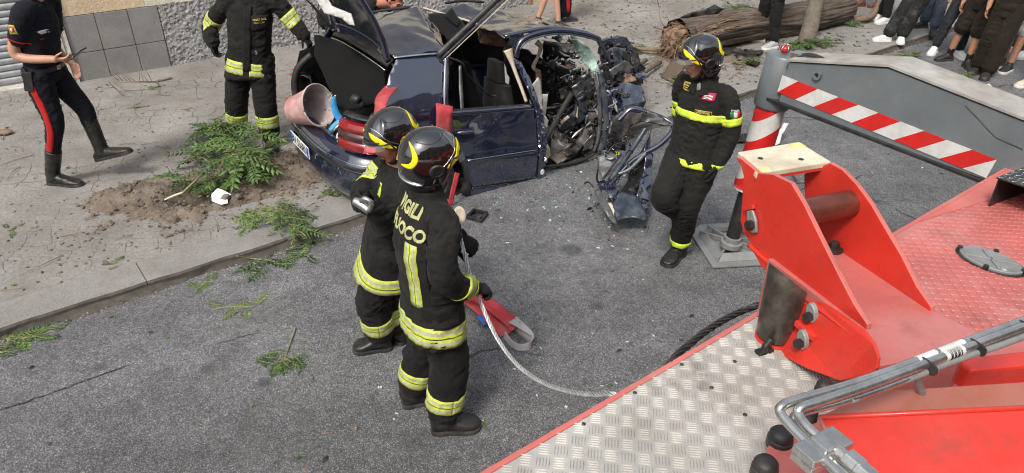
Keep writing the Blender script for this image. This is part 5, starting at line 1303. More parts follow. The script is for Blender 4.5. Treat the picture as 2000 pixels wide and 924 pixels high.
    bm = NB(); ph = PD(154, 105, 5.92); pu = nrm(f * .8 + UPV * .58); box(bm, ph, (pu, r, pu.cross(r)), (.075, .036, .005)); phn = obj("phone", bm, M['phone'], None, base=tuple(ph), bevel=.003); tag(phn, "dark phone held in the officer's hand", "phone")
    return P
# ---- firefighter behind the car boot among the branches
def ff_back():
    f, r = frame_of(math.radians(273)); Y0 = 7.02; pel = PD(487, 112, Y0); nk = PD(488, -14, Y0)
    J = dict(pelvis=pel, neck=nk, head=PD(492, -60, Y0 - .02), sh_r=nk + r * .215 - UPV * .085, sh_l=nk - r * .215 - UPV * .085, hip_r=pel + r * .11 - UPV * .03, hip_l=pel - r * .11 - UPV * .03)
    J['chest'] = pel.lerp(nk, .6)
    J.update(an_r=PH(463, 256, PAVE + .10), toe_r=PH(456, 292, PAVE), an_l=PH(528, 268, PAVE + .10), toe_l=PH(532, 302, PAVE))
    J['kn_r'] = J['hip_r'].lerp(J['an_r'], .52) + f * .04; J['kn_l'] = J['hip_l'].lerp(J['an_l'], .52) + f * .04
    J.update(el_r=PD(411, 52, Y0 + .12), wr_r=PD(416, 82, Y0 - .10), el_l=PD(572, 42, Y0 + .02), wr_l=PD(594, 70, Y0 - .06))
    P = Person("firefighter facing the street with one arm over the open boot, leaves round the boots", (pel.x, pel.y, PAVE), J, FF, face=nrm(f - UPV * .3))
    body_mesh(P); P.face_parts(hair=False)
    c, cb = coat(P, -.30, 1.02, flare=.01, wr=(.010, 9, 0)); t, tb = trousers(P, (.128, .112, .104), (.009, 10, 5)); ax = P.up
    for s in 'lr':
        P.shoe(s, 'boot', 'sole', shaft=.16, r=.078, w=.056, big=1.15); a, k = J['an_' + s], J['kn_' + s]; d = (k - a).normalized(); P.band(tb, a.lerp(k, .52), d, .125, .17, ref=f)
    P.band(cb, pel - ax * .075, ax, .125, .33, n=72, a0=-180, a1=-6); P.band(cb, pel - ax * .075, ax, .125, .33, n=60, a0=14, a1=180)
    P.band(cb, J['sh_r'].lerp(J['el_r'], .80), dirp(J['sh_r'], J['el_r']), .125, .14, ref=f); P.band(cb, J['sh_l'].lerp(J['el_l'], .88), dirp(J['sh_l'], J['el_l']), .125, .14, ref=f)
    lk = -f; rt = -r
    P.patch(cb, pel + ax * .22 + rt * .015, rt, ax, lk, .075, .62, 'ff_trous', "front_flap", off=.010, nx=4, ny=18, th=.006)
    pk = P.patch(cb, pel + ax * .37 + rt * .125, rt, ax, lk, .15, .14, 'ff_trous', "chest_pocket", off=.008, th=.005)
    if pk: P.print_text(cb, "VIGILI DEL", pel + ax * .405 + rt * .125, rt, ax, lk, .026, 'gold_print', "lettering", pk, off=.014, bold=.02); P.print_text(cb, "FUOCO", pel + ax * .375 + rt * .125, rt, ax, lk, .026, 'gold_print', "lettering", pk, off=.014, bold=.02)
    bm = NB(); q = PD(500, 103, Y0 - .19); tube(bm, [q + V((.010 * math.cos(t * .7), 0, .016 * math.sin(t * .7))) for t in range(10)], .003, 6); obj("karabiner", bm, M['steel'], P.T, True)
    dr = dirp(J['el_r'], J['wr_r']); dl = dirp(J['el_l'], J['wr_l'])
    gloves(P, [('r', J['wr_r'], nrm(dr * .3 - UPV), nrm(-r * .85 + f * .3), (.4, .45, .5, .55)), ('l', J['wr_l'], nrm(dl - UPV * .55 - r * .2), nrm(-UPV * .7 + r * .3), (.6, .7, .75, .7))])
    P.helmet()
    bm = NB(); q = PD(607, 97, Y0 - .10); grid_mesh(bm, lambda u, v: q + V((.02 + .045 * u, .03 * math.sin(3 * u + 2 * v), -.02 - .10 * v)) + V((.03 * v, 0, 0)), 8, 10, False); o = obj("rag", bm, M['white_cloth'], None, True, base=tuple(q)); add_solid(o, .004); tag(o, "pale rag held over the edge of the car boot by a gloved hand", "rag")
    return P
# ---- firefighter stooping on the far side of the car
def ff_stoop():
    f, r = frame_of(math.radians(-40)); pel = PD(640, -30, 8.75); pel.z = .95; nk = PD(738, 4, 8.25)
    pel = nk + V((-.52, .30, -.22)); hd = PD(772, 0, 8.05)
    J = dict(pelvis=pel, neck=nk, head=hd, sh_r=nk + r * .19 - V((0, 0, .10)), sh_l=nk - r * .19 - V((0, 0, .05)), hip_r=pel + r * .1, hip_l=pel - r * .1)
    J['chest'] = pel.lerp(nk, .6) + UPV * .05
    g = V((pel.x, pel.y, PAVE)); J.update(an_r=g + r * .14 + UPV * .1, toe_r=g + r * .14 + f * .2, an_l=g - r * .14 + UPV * .1, toe_l=g - r * .14 + f * .2)
    for s in 'lr': J['kn_' + s] = J['hip_' + s].lerp(J['an_' + s], .5) + f * .12; J['el_' + s] = J['sh_' + s] + f * .16 - UPV * .24; J['wr_' + s] = J['el_' + s] + f * .22 - UPV * .06
    P = Person("man in dark jacket stooping over the far side of the car roof, head lowered", tuple(g), J, FF, near=True, face=nrm(V((.62, -.52, -.58))), skin='skin_red')
    P.T["group"] = ""; del P.T["group"]
    body_mesh(P, [(J['wr_' + s], f, -UPV, 1 if s == 'r' else -1, 1.0, .3) for s in 'lr']); P.face_parts()
    c, cb = coat(P, -.2, .95, mat='ff_work'); trousers(P)
    for s in 'lr': P.shoe(s, 'boot', 'sole', r=.07)
    P.patch(cb, nk - P.up * .06 + f * .06, nrm(r), nrm(P.up), -f, .012, .10, 'lime_flat', "front_piping", nx=2)
for fn in (ff_front, ff_second, ff_right, officer, ff_back, ff_stoop): fn()
# ---- onlookers
def stander(label, fl, fr, heading, height=1.74, lean=(0, 0), toes=None, stance=None, kit=None, arms=None, base_z=0.0, hip=None, twist=0, group="onlookers along the kerb", feet=None):
    """fl, fr: ankles' ground points in the picture; kit: dict of garments"""
    k = kit or {}; h = height / 1.74; f, r = frame_of(math.radians(heading))
    gz = lambda p: PAVE if p.dot(EN) > KN else 0.0
    def ground(q):
        p = PH(q[0], q[1], 0.0); z = gz(p); return PH(q[0], q[1], z)
    A, B = ground(fl), ground(fr); pelv = (A + B) / 2 + V((lean[0], lean[1], 0)); pelv.z = max(A.z, B.z) + .90 * h if hip is None else hip
    nk = pelv + UPV * .55 * h + f * .02
    J = dict(pelvis=pelv, chest=pelv.lerp(nk, .6), neck=nk, head=nk + UPV * .165 * h + f * .035, sh_r=nk + r * .19 * h - UPV * .075, sh_l=nk - r * .19 * h - UPV * .075, hip_r=pelv + r * .09 - UPV * .02, hip_l=pelv - r * .09 - UPV * .02)
    tf = feet or (heading, heading)
    for s, q, a in (('l', A, tf[0]), ('r', B, tf[1])):
        ff, _ = frame_of(math.radians(a)); J['an_' + s] = q + UPV * .085 - ff * .02; J['toe_' + s] = q + ff * .185 * h; J['kn_' + s] = J['hip_' + s].lerp(J['an_' + s], .5) + f * .035
    for s, sg in (('l', -1), ('r', 1)):
        J['el_' + s] = J['sh_' + s] + r * .05 * sg - UPV * .29 * h - f * .02; J['wr_' + s] = J['el_' + s] - UPV * .25 * h + f * .07
    if arms: J.update({a: (b if isinstance(b, Vector) else PD(*b)) for a, b in arms.items()})
    P = Person(label, (pelv.x, pelv.y, min(A.z, B.z)), J, group, near=False, skin=k.get('skin', 'skin_tan'))
    P.vox = .016
    body_mesh(P, [(J['wr_' + s], dirp(J['el_' + s], J['wr_' + s]), nrm(-r * sg), sg, 1.0, .4) for s, sg in (('l', -1), ('r', 1))], fine=.0125, r=k.get('leg', 1.0)); P.face_parts()
    bm = NB(); P.torso(bm, [(k.get('shirt_low', -.12), .182, .132, 0), (.15, .178, .13, 0), (.45, .185, .132, 0), (.72, .192, .126, 0), (.9, .15, .1, 0), (1.0, .08, .08, 0)], 20)
    for s in 'lr':
        e = J['sh_' + s].lerp(J['el_' + s], .7) if not k.get('long') else J['wr_' + s]; pts = [nk.lerp(J['sh_' + s], .4) - UPV * .02, J['sh_' + s], e] if not k.get('long') else [nk.lerp(J['sh_' + s], .4) - UPV * .02, J['sh_' + s], J['el_' + s], e]
        tube(bm, pts, [.076, .082, .078] if not k.get('long') else [.076, .080, .068, .056], 16, 6, True, True)
    P.part("shirt", bm, k.get('shirt', 'black_cloth'), .018, 3, (.006, 12, 1))
    sh = k.get('shorts')
    if sh: trousers(P, k.get('tr', (.118, .112, .108)), (.007, 12, 4), mat=k.get('trousers', 'black_cloth'), cut=sh, name="shorts", voxel=.016)
    else: trousers(P, k.get('tr', (.112, .088, .078)), (.008, 12, 4), mat=k.get('trousers', 'black_cloth'), voxel=.014)
    for s in 'lr':
        if sh and k.get('socks'):
            bm = NB(); a, kn = J['an_' + s], J['kn_' + s]; tube(bm, [a, a.lerp(kn, .28)], [.045, .047], 14); obj("sock", bm, M['black_cloth'], P.T, True, sharp=50)
        P.shoe(s, k.get('shoe', 'white_shoe'), k.get('sole', 'white_shoe'), shaft=.05, r=.045, w=.050, name="shoe", big=1.12, sole_h=.032)
    return P
stander("onlooker in black joggers and grey knit trainers standing beside the fallen trunk", (1508, 94), (1482, 80), 215, 1.76, kit=dict(trousers='black_cloth', shoe='grey_shoe', sole='white_shoe', shirt='grey_cloth', tr=(.112, .088, .062)), feet=(205, 175))
stander("onlooker with white shoes and dark trousers behind the sapling", (1613, 12), (1660, 22), 250, 1.72, kit=dict(trousers='black_cloth', shirt='white_cloth'), feet=(230, 265))
stander("onlooker in brown shoes on the pavement behind a bent branch", (1680, 12), (1712, 14), 190, 1.70, kit=dict(trousers='grey_cloth', shoe='brown_shoe', sole='brown_shoe', shorts=.1))
stander("onlooker in black trousers with white high trainers at the end of the bent branch", (1714, 38), (1726, 46), 205, 1.72, lean=(.15, .0), kit=dict(trousers='black_cloth', tr=(.11, .082, .07)), feet=(225, 200))
stander("onlooker in washed black flared jeans and white shoes on the kerb edge", (1758, 82), (1728, 80), 215, 1.78, lean=(.34, .05), kit=dict(trousers='black_jeans', tr=(.112, .086, .092), shirt='black_cloth'), feet=(245, 180))
stander("onlooker in blue jeans and dark brown shoes behind the kerb edge", (1822, 66), (1800, 54), 200, 1.76, lean=(.12, .05), kit=dict(trousers='jeans', tr=(.112, .088, .085), shoe='dark_shoe', sole='sole', shirt='white_cloth'), feet=(250, 180))
stander("onlooker in slim dark jeans and white trainers standing in the road", (1872, 112), (1822, 104), 215, 1.80, lean=(.12, .02), kit=dict(trousers='dark_jeans', tr=(.112, .080, .062), shirt='grey_cloth', skin='skin'), feet=(275, 230))
stander("onlooker in black knee length shorts, black socks and dark shoes", (1888, 132), (1848, 118), 215, 1.74, lean=(.12, .0), kit=dict(trousers='flare_tinted_black', shorts=.01, tr=(.112, .108, .108), shoe='dark_shoe', sole='sole', socks=True, shirt='black_cloth', shirt_low=-.25), feet=(260, 190))
stander("onlooker in wide black trousers and loose black shirt nearest the lorry", (1925, 152), (1906, 142), 225, 1.84, lean=(.10, -.02), kit=dict(trousers='flare_tinted_black', tr=(.114, .106, .104), shoe='dark_shoe', sole='sole', shirt='flare_tinted_black', shirt_low=-.28), feet=(230, 215))
stander("onlooker in white shorts with black slip on shoes", (1966, 140), (1955, 128), 215, 1.78, lean=(.12, .06), kit=dict(trousers='white_cloth', shorts=.12, tr=(.118, .11, .105), shoe='dark_shoe', sole='white_shoe', shirt='black_cloth', skin='skin_tan'), feet=(215, 235))
stander("onlooker in jeans with white trainers behind the white shorts", (1996, 112), (1968, 100), 220, 1.76, lean=(.2, .1), kit=dict(trousers='jeans', shirt='grey_cloth'))
stander("onlooker in pale canvas shoes, at the edge of the group", (2062, 182), (2004, 168), 200, 1.76, lean=(.1, .0), kit=dict(trousers='dark_jeans', shoe='beige', sole='white_shoe', shirt='navy'))
stander("bare legged man in shorts walking past the front of the building", (1052, 48), (1093, 56), -15, 1.74, lean=(0, .02), kit=dict(trousers='grey_cloth', shorts=.42, shoe='dark_shoe', sole='sole', shirt='white_cloth', leg=.95, skin='skin'), group="people on the far pavement")
stander("officer in dark trousers with a red side stripe near the far doorway", (1108, 42), (1098, 38), 20, 1.78, kit=dict(trousers='navy', shirt='navy', shoe='boot', sole='sole'), group="people on the far pavement")
def far_stripe():
    o = [x for x in bpy.data.objects if x.get("label", "").startswith("officer in dark trousers with a red")][0]
    tr = [c for c in o.children if c.name.startswith("trousers")][0]; b = BASE[o.name]; bv = bvh_of(tr.data)
    f, r = frame_of(math.radians(20))
    for sg in (1, -1):
        a = V((0, 0, .80)) + r * .09 * sg; L = [a + V((0, 0, -.07 * i)) for i in range(10)]; bm = NB(); prev = None
        for p in L:
            row = []
            for x in (-.03, 0, .03):
                h = bv.ray_cast(p + r * sg * .5 + f * x, -r * sg, .8); row.append(bm.verts.new((h[0] if h[0] else p + r * .1 * sg + f * x) + r * sg * .005 + b))
            if prev:
                for j in range(2): bm.faces.new((prev[j], prev[j + 1], row[j + 1], row[j]))
            prev = row
        add_solid(obj("trouser_stripe", bm, M['red_cloth'], o, True), .003)
far_stripe()
# ------------------------------------------------------------------ the wrecked car
CM = (Matrix.Rotation(.56, 3, 'Z') @ Matrix.Rotation(.13, 3, 'Y')); CO = V((-1.87, 6.04, .02))
def W(x, y=None, z=None):
    p = V(x) if y is None else V((x, y, z)); return CM @ p + CO
CI = CM.transposed()
def CL(px, py, ax, val):
    """point of the car's own frame under a picture point, on the plane axis ax = val"""
    r = CI @ ray(px, py); o = CI @ (EYE - CO); return o + r * ((val - o[ax]) / r[ax])
def side_y(z):
    if z < .2: return -.80 - (z - .05) * .2
    if z < .55: return -.835 - .012 * math.sin((z - .2) / .35 * math.pi)
    if z < .95: return -.835 + (z - .55) * .05
    return -.815 + (z - .95) * .50
def cut_poly(poly, step=.05):
    """flat outline (u, v) filled and cut into a net of small faces"""
    bm = NB(); bm.faces.new([bm.verts.new((u, v, 0)) for u, v in poly])
    us = [p[0] for p in poly]; vs = [p[1] for p in poly]
    for ax, lo, hi in ((0, min(us), max(us)), (1, min(vs), max(vs))):
        k = lo + step
        while k < hi:
            no = V((1, 0, 0)) if ax == 0 else V((0, 1, 0)); bmesh.ops.bisect_plane(bm, geom=bm.verts[:] + bm.edges[:] + bm.faces[:], plane_co=no * k, plane_no=no); k += step
    bmesh.ops.triangulate(bm, faces=[f for f in bm.faces if len(f.verts) > 4]); return bm
def dent(p, amp, sc, seed):
    q = V(p) * sc + V((seed * 1.3, seed * 2.7, seed * .7)); a = noise.noise(q); b = 1 - abs(noise.noise(q * 1.7 + V((4, 4, 4)))) * 2
    return (a * .7 + b * .6) * amp
CAR = None
def panel(name, poly, mat, parent, fn=None, step=.05, th=.012, dents=(0, 3, 1), smooth=True, sharp=35):
    bm = cut_poly(poly, step); fn = fn or (lambda x, z: V((x, side_y(z), z)))
    for v in bm.verts:
        p = fn(v.co.x, v.co.y)
        if dents[0]: p = p + V((0, 1, .2)) * dent(p, dents[0], dents[1], dents[2])
        v.co = W(p)
    o = obj(name, bm, M[mat] if isinstance(mat, str) else mat, parent, smooth, sharp=sharp)
    if th: add_solid(o, th, 0)
    return o
def sheet(name, pts, mat, parent, amp=.03, sc=5, seed=1, step=.04, th=.005, sharp=28):
    """a torn, crumpled sheet: outline of world points, roughly flat, folded by noise"""
    pts = [V(p) for p in pts]; c = sum(pts, V()) / len(pts); n = V()
    for i in range(len(pts)): n += (pts[i] - c).cross(pts[(i + 1) % len(pts)] - c)
    n.normalize(); u = (pts[1] - pts[0]); u = (u - n * u.dot(n)).normalized(); v = n.cross(u)
    bm = cut_poly([((p - c).dot(u), (p - c).dot(v)) for p in pts], step); offs = [((p - c).dot(u), (p - c).dot(v), (p - c).dot(n)) for p in pts]
    for w_ in bm.verts:
        a, b = w_.co.x, w_.co.y; ws = 0; h = 0
        for pu, pv, pn in offs: k = 1 / ((a - pu) ** 2 + (b - pv) ** 2 + 1e-4) ** 1.2; ws += k; h += pn * k
        p = c + u * a + v * b + n * (h / ws); w_.co = p + n * dent(p, amp, sc, seed) + u * dent(p + V((9, 0, 0)), amp * .4, sc * 1.6, seed)
    o = obj(name, bm, M[mat], parent, True, sharp=sharp); add_solid(o, th); return o
def bar3(name, pts, r, mat, parent, k=5, n=8, flat=None):
    bm = NB(); tube(bm, pts, r, n, k)
    o = obj(name, bm, M[mat], parent, True, sharp=50); return o
def strip3(name, pts, width, mat, parent, side=None, k=5, th=.006):
    """a flat strap or rail along points, width across 'side'"""
    L = catmull(pts, k); wd = lerp_list(list(width), k) if isinstance(width, (list, tuple)) else [width] * len(L); bm = NB(); prev = None
    for i, p in enumerate(L):
        t = (L[min(i + 1, len(L) - 1)] - L[max(i - 1, 0)]).normalized(); s = V(side) if side is not None else nrm(EYE - p).cross(t); s = nrm(s - t * s.dot(t)); row = [bm.verts.new(p + s * wd[i] * x) for x in (-.5, 0, .5)]
        if prev:
            for j in range(2): bm.faces.new((prev[j], prev[j + 1], row[j + 1], row[j]))
        prev = row
    o = obj(name, bm, M[mat], parent, True, sharp=50); add_solid(o, th); return o
def build_car():
    global CAR
    base = W(1.6, .1, 0); base.z = 0
    C = CAR = thing("wrecked_car", "crushed dark blue hatchback, front torn open, tailgate and black boot cover raised", "car", base)
    # ---------- right flank
    arch = [(.80 + .375 * math.cos(math.radians(a)), .29 + .375 * math.sin(math.radians(a))) for a in range(8, 176, 12)]
    q = [(.52, 1.375), (.95, 1.405), (.955, 1.30), (.905, 1.08), (.862, .93), (.855, .78), (.93, .655)] + [a for a in arch if a[0] < .99] + [(.425, .24), (.36, .25), (.345, .60), (.318, .63), (.33, .90), (.315, .945), (.36, 1.08), (.43, 1.25)]
    qp = panel("quarter_panel", q, 'paint', C, dents=(.006, 2.2, 3), step=.045)
    rd = [(.868, .935), (.862, .78), (.945, .645)] + [a for a in arch[::-1] if a[0] > 1.0][::-1][::-1]
    rd = [(.870, .930), (.862, .78), (.94, .655)] + sorted([a for a in arch if a[0] > .985], key=lambda a: a[0]) + [(1.225, .24), (1.94, .245), (1.93, .60), (1.835, .945)]
    dr = panel("rear_door", rd, 'paint', C, fn=lambda x, z: V((x, side_y(z) - .004 - .010 * math.exp(-((z - .50) / .02) ** 2), z)), dents=(.005, 2.5, 7), step=.04)
    # door handle with its recess, moulding, belt strip
    hx, hz = 1.10, .765; bm = NB(); c = W(hx, side_y(hz) - .004, hz); ux, uz = CM @ V((1, 0, .03)), CM @ V((0, 0, 1)); uy = CM @ V((0, -1, 0))
    ring_loft(bm, [(c, ux, uz, .062, .034), (c + uy * .004, ux, uz, .060, .032), (c - uy * .0 + uy * .001, ux, uz, .050, .024)], 26); rc = obj("handle_recess", bm, M['paint'], dr, True, sharp=40)
    bm = NB(); tube(bm, [c + ux * -.085 + uy * .012 + uz * .012, c - ux * .04 + uy * .032 + uz * .012, c + ux * .04 + uy * .032 + uz * .012, c + ux * .085 + uy * .010 + uz * .012], [.010, .013, .013, .010], 10, 5); obj("handle", bm, M['paint'], dr, True)
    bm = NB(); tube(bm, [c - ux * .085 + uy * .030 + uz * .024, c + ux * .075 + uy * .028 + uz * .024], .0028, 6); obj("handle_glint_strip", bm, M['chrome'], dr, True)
    strip3("side_moulding", [W(1.14, side_y(.5) - .022, .50), W(1.5, side_y(.5) - .024, .515), W(1.90, side_y(.5) - .022, .53)], .030, 'paint', dr, side=CM @ V((0, 0, 1)), th=.010)
    strip3("moulding_trim", [W(1.14, side_y(.5) - .030, .517), W(1.5, side_y(.5) - .032, .532), W(1.90, side_y(.5) - .030, .547)], .006, 'chrome', dr, side=CM @ V((0, 0, 1)), th=.004)
    strip3("belt_strip", [W(.90, -.822, .952), W(1.35, -.826, .958), W(1.82, -.818, .958)], .030, 'paint', dr, side=CM @ V((0, .55, 1)), th=.008)
    strip3("belt_rubber", [W(.90, -.800, .966), W(1.35, -.80, .972), W(1.81, -.795, .970)], .020, 'rubber', dr, side=CM @ V((0, 1, .3)), th=.012)
    strip3("door_foot", [W(1.23, side_y(.26) - .004, .262), W(1.6, side_y(.26) - .004, .272), W(1.93, side_y(.26) - .004, .270)], .035, 'steel', dr, side=CM @ V((0, 0, 1)), th=.004)
    # dark opening frame round the rear window, quarter-light divider
    strip3("window_frame", [W(.91, -.815, .95), W(.925, -.75, 1.10), W(.965, -.66, 1.28), W(.985, -.615, 1.38)], .045, 'paint', dr, side=CM @ V((1, 0, 0)), th=.02)
    strip3("window_divider", [W(1.075, -.80, .96), W(1.085, -.73, 1.13), W(1.10, -.655, 1.32)], (.030, .034, .022), 'crush_grey', dr, side=CM @ V((1, 0, 0)), th=.012)
    bar3("window_channel", [W(.99, -.62, 1.385), W(1.14, -.62, 1.33), W(1.25, -.55, 1.20), W(1.52, -.5, 1.0), W(1.60, -.5, .985)], .010, 'black_plastic', dr)
    # peeled roof rail, standing up from the rear pillar
    a, b = W(.90, -.60, 1.395), W(1.60, -.62, 2.02)
    for nm, off, m, wd in (("roof_rail", (0, 0, 0), 'black_plastic', .052), ("rail_lip", (.028, -.012, -.030), 'crush_blue', .020), ("rail_trim", (.046, -.014, -.048), 'beige', .008)):
        o_ = CM @ V(off); strip3(nm, [a + o_, a.lerp(b, .35) + o_, a.lerp(b, .7) + o_, b + o_], wd, m, C, th=.022 if nm == "roof_rail" else .012)
    sheet("torn_gusset", [W(.88, -.60, 1.43), W(1.02, -.60, 1.42), W(1.05, -.62, 1.33), W(.95, -.65, 1.28)], 'crush_black', C, .02, 12, 4, .02)
    # middle pillar
    panel("middle_pillar", [(1.66, 1.36), (1.735, 1.33), (1.83, 1.16), (1.885, .96), (1.90, .88), (1.955, .6), (2.03, .20), (1.955, .20), (1.93, .6), (1.845, .93), (1.78, 1.12), (1.71, 1.27)], 'paint', C, dents=(.012, 8, 5), step=.03, th=.05)
    sheet("pillar_crumple", [W(1.83, -.83, .98), W(1.91, -.84, .93), W(1.99, -.87, .60), W(2.03, -.87, .36), (W(1.95, -.85, .34)), W(1.90, -.85, .62)], 'paint', C, .035, 14, 2, .02)
    strip3("pillar_trim", [W(1.615, -.60, 1.44), W(1.66, -.645, 1.30), W(1.735, -.72, 1.10), W(1.775, -.76, .99)], (.10, .035, .028, .028), 'beige', C, side=CM @ V((1, 0, 0)), th=.014)
    # sill and its cover
    panel("sill", [(1.22, .235), (1.22, .13), (2.0, .12), (2.6, .17), (2.78, .27), (2.74, .335), (2.5, .30), (2.0, .235)], 'paint', C, fn=lambda x, z: V((x, -.835 + (.0 if z < .22 else (z - .22) * 1.2), z)), dents=(.012, 6, 8), step=.04)
    strip3("sill_cover", [W(2.02, -.79, .262), W(2.3, -.78, .285), W(2.62, -.76, .335)], (.10, .11, .08), 'crush_grey', C, side=CM @ V((0, 1, .3)), th=.01)
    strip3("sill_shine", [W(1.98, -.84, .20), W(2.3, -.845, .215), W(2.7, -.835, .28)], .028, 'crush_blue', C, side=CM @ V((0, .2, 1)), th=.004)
    bm = NB(); c = W(1.985, -.872, .31); ring_loft(bm, [(c, CM @ V((1, 0, 0)), CM @ V((0, 0, 1)), .022, .030), (c + uy * .006, CM @ V((1, 0, 0)), CM @ V((0, 0, 1)), .020, .028)], 14); obj("sill_tag", bm, M['sticker'], C)
    # ---------- wheel
    wc = W(.80, -.70, .285); ax = CM @ V((0, -1, 0)); e1, e2 = CM @ V((1, 0, 0)), CM @ V((0, 0, 1)); wh = None
    bm = NB(); R = .285; ring_loft(bm, [(wc - ax * .09, e1, e2, R * .72, R * .72), (wc - ax * .09, e1, e2, R * .95, R * .95), (wc - ax * .06, e1, e2, R, R), (wc + ax * .06, e1, e2, R, R), (wc + ax * .09, e1, e2, R * .95, R * .95), (wc + ax * .092, e1, e2, R * .70, R * .70), (wc + ax * .05, e1, e2, R * .64, R * .64)], 44); wh = obj("wheel", bm, M['rubber'], C, True, sharp=35)
    bm = NB(); ring_loft(bm, [(wc + ax * .045, e1, e2, R * .66, R * .66), (wc + ax * .075, e1, e2, R * .60, R * .60), (wc + ax * .055, e1, e2, R * .2, R * .2)], 36); obj("rim", bm, M['crush_grey'], wh, True, sharp=30)
    for k in range(5):
        t = k * 2 * math.pi / 5; d = e1 * math.cos(t) + e2 * math.sin(t); bm = NB(); box(bm, wc + ax * .07 + d * R * .36, (d, ax.cross(d), ax), (R * .26, .022, .012)); obj("spoke", bm, M['crush_grey'], wh, bevel=.004)
    bm = NB(); tube(bm, [W(.80 + .40 * math.cos(math.radians(a)), -.80, .29 + .39 * math.sin(math.radians(a))) for a in range(-20, 200, 10)], .05, 8); obj("wheel_arch", bm, M['black_plastic'], C, True)
    # far side wheel and underside
    bm = NB(); w2 = W(.80, .86, .29); cyl(bm, w2 - ax * .09, w2 + ax * .09, R, 32); obj("wheel", bm, M['rubber'], C, True, sharp=40)
    bm = NB(); prism(bm, [W(.2, -.74, .22), W(2.75, -.74, .22), W(2.75, .85, .22), W(.2, .85, .22)], CM @ V((0, 0, .06))); obj("floor_pan", bm, M['crush_black'], C)
    # ---------- left flank (behind everything)
    def ly(x, z): p = V((x, 0, z)); p.y = .12 - side_y(z) + .06; return p
    panel("left_flank", [(.42, .30), (2.6, .30), (2.6, .92), (1.0, .94), (.75, 1.15), (.66, 1.36), (.45, 1.36), (.36, 1.1), (.22, .92)], 'paint', C, fn=ly, dents=(.02, 3, 5), step=.08)
    panel("left_shade_infill", [(.62, .90), (2.7, .90), (2.6, 1.30), (2.0, 1.44), (.95, 1.44), (.66, 1.30)], 'interior', C, fn=lambda x, z: ly(x, z) + V((0, -.06, 0)), dents=(.03, 4, 9), step=.1)  # added dark sheet filling the window openings to blacken the cabin
    panel("left_pillar", [(1.62, .92), (1.75, .92), (1.68, 1.42), (1.58, 1.42)], 'interior', C, fn=ly, step=.08)
    # ---------- rear end: bumper, lamps, boot sill
    YC, HW = .10, .935
    def plan(t, infl=0.0):
        """rear outline in plan, t = 0 at the right wheel arch, 1 at the left one"""
        a = (t - .5) * math.pi * 1.06; sy = math.copysign(abs(math.sin(a)) ** .80, math.sin(a)); y = YC + (HW + infl) * sy
        k = max(0, math.cos(a)) ** .62; return V((.46 - (.46 + infl) * k, y, 0))
    def body(name, t0, t1, prof, mat, nu=40, parent=None, dents=0):
        bm = NB(); n = len(prof) - 1
        def fn(i, j):
            t = t0 + (t1 - t0) * i; k = j * n; a = int(min(k, n - 1)); f = k - a; z = prof[a][1] * (1 - f) + prof[a + 1][1] * f; inf = prof[a][0] * (1 - f) + prof[a + 1][0] * f
            p = plan(t, inf); p.z = z; return W(p + V((dent(p, dents, 4, 2), 0, dent(p, dents, 3, 5))) if dents else p)
        grid_mesh(bm, fn, nu, n * 2, False); o = obj(name, bm, M[mat], parent or C, True, sharp=40); add_solid(o, .012, -1); return o
    bp = body("rear_bumper", .0, 1.0, [(-.10, .175), (-.03, .19), (.012, .24), (.02, .34), (.018, .46), (.030, .475), (.034, .50), (.028, .525), (.004, .575), (-.05, .618), (-.16, .632)], 'paint', 70)
    body("bumper_groove", .02, .98, [(.030, .452), (.034, .461), (.030, .470)], 'rubber', 60, bp)
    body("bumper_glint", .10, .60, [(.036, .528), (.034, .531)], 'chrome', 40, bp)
    # number plate on the bumper
    pc = (W(-.022, .475, .395), W(-.022, -.055, .395)); pr = nrm(pc[1] - pc[0]); pz = CM @ V((-.12, 0, 1)); pz = nrm(pz - pr * pz.dot(pr)); pn = nrm(pr.cross(pz)); cpl = W(-.050, .205, .40)
    bm = NB(); box(bm, cpl, (pr, pz, pn), (.262, .056, .004)); pl = obj("number_plate", bm, M['white_print'], C, bevel=.002)
    for sgn in (-1, 1): bm = NB(); box(bm, cpl + pr * .238 * sgn + pn * .0035, (pr, pz, pn), (.022, .052, .002)); obj("plate_band", bm, M['blue_print'], pl)
    def flat_text(txt, c, r_, u_, n_, size, mat, parent, bold=.012, spacing=1.0, name="lettering"):
        pts, fs = text_mesh(txt, size, bold * size, 0, spacing); bm = NB(); vs = [bm.verts.new(c + r_ * x + u_ * y + n_ * .0055) for x, y in pts]
        for f in fs:
            try: bm.faces.new([vs[i] for i in f])
            except ValueError: pass
        return obj(name, bm, M[mat], parent)
    flat_text("BN 536RN", cpl + pr * .0 - pz * .0, pr, pz, pn, .112, 'black_print', pl, bold=.018, spacing=.94)
    # right lamp in three bands round the corner, left lamp alike
    for t0, t1, lab in ((.055, .300, 0),):
        lamp = body("tail_lamp", t0, t1, [(-.006, .638), (.012, .65), (.016, .720)], 'tail_red', 26)
        body("lamp_band", t0, t1, [(.016, .723), (.012, .795)], 'tail_dark', 26, lamp); body("lamp_band", t0, t1, [(.012, .798), (.002, .858), (-.03, .870)], 'tail_red', 26, lamp)
        body("lamp_housing", t0 + .004, t1 - .004, [(-.02, .63), (-.015, .76), (-.03, .865)], 'black_plastic', 20, lamp)
    body("boot_sill", .27, .73, [(-.10, .628), (-.13, .655), (-.20, .655), (-.21, .60)], 'black_plastic', 30)
    body("inner_sill", .06, .30, [(-.035, .905), (-.09, .925), (-.16, .90), (-.20, .7)], 'black_plastic', 20); body("inner_sill", .70, .95, [(-.035, .905), (-.09, .925), (-.16, .90), (-.20, .7)], 'black_plastic', 20)
    body("latch_panel", .30, .70, [(-.055, .634), (-.055, .645), (-.09, .648)], 'paint', 24)
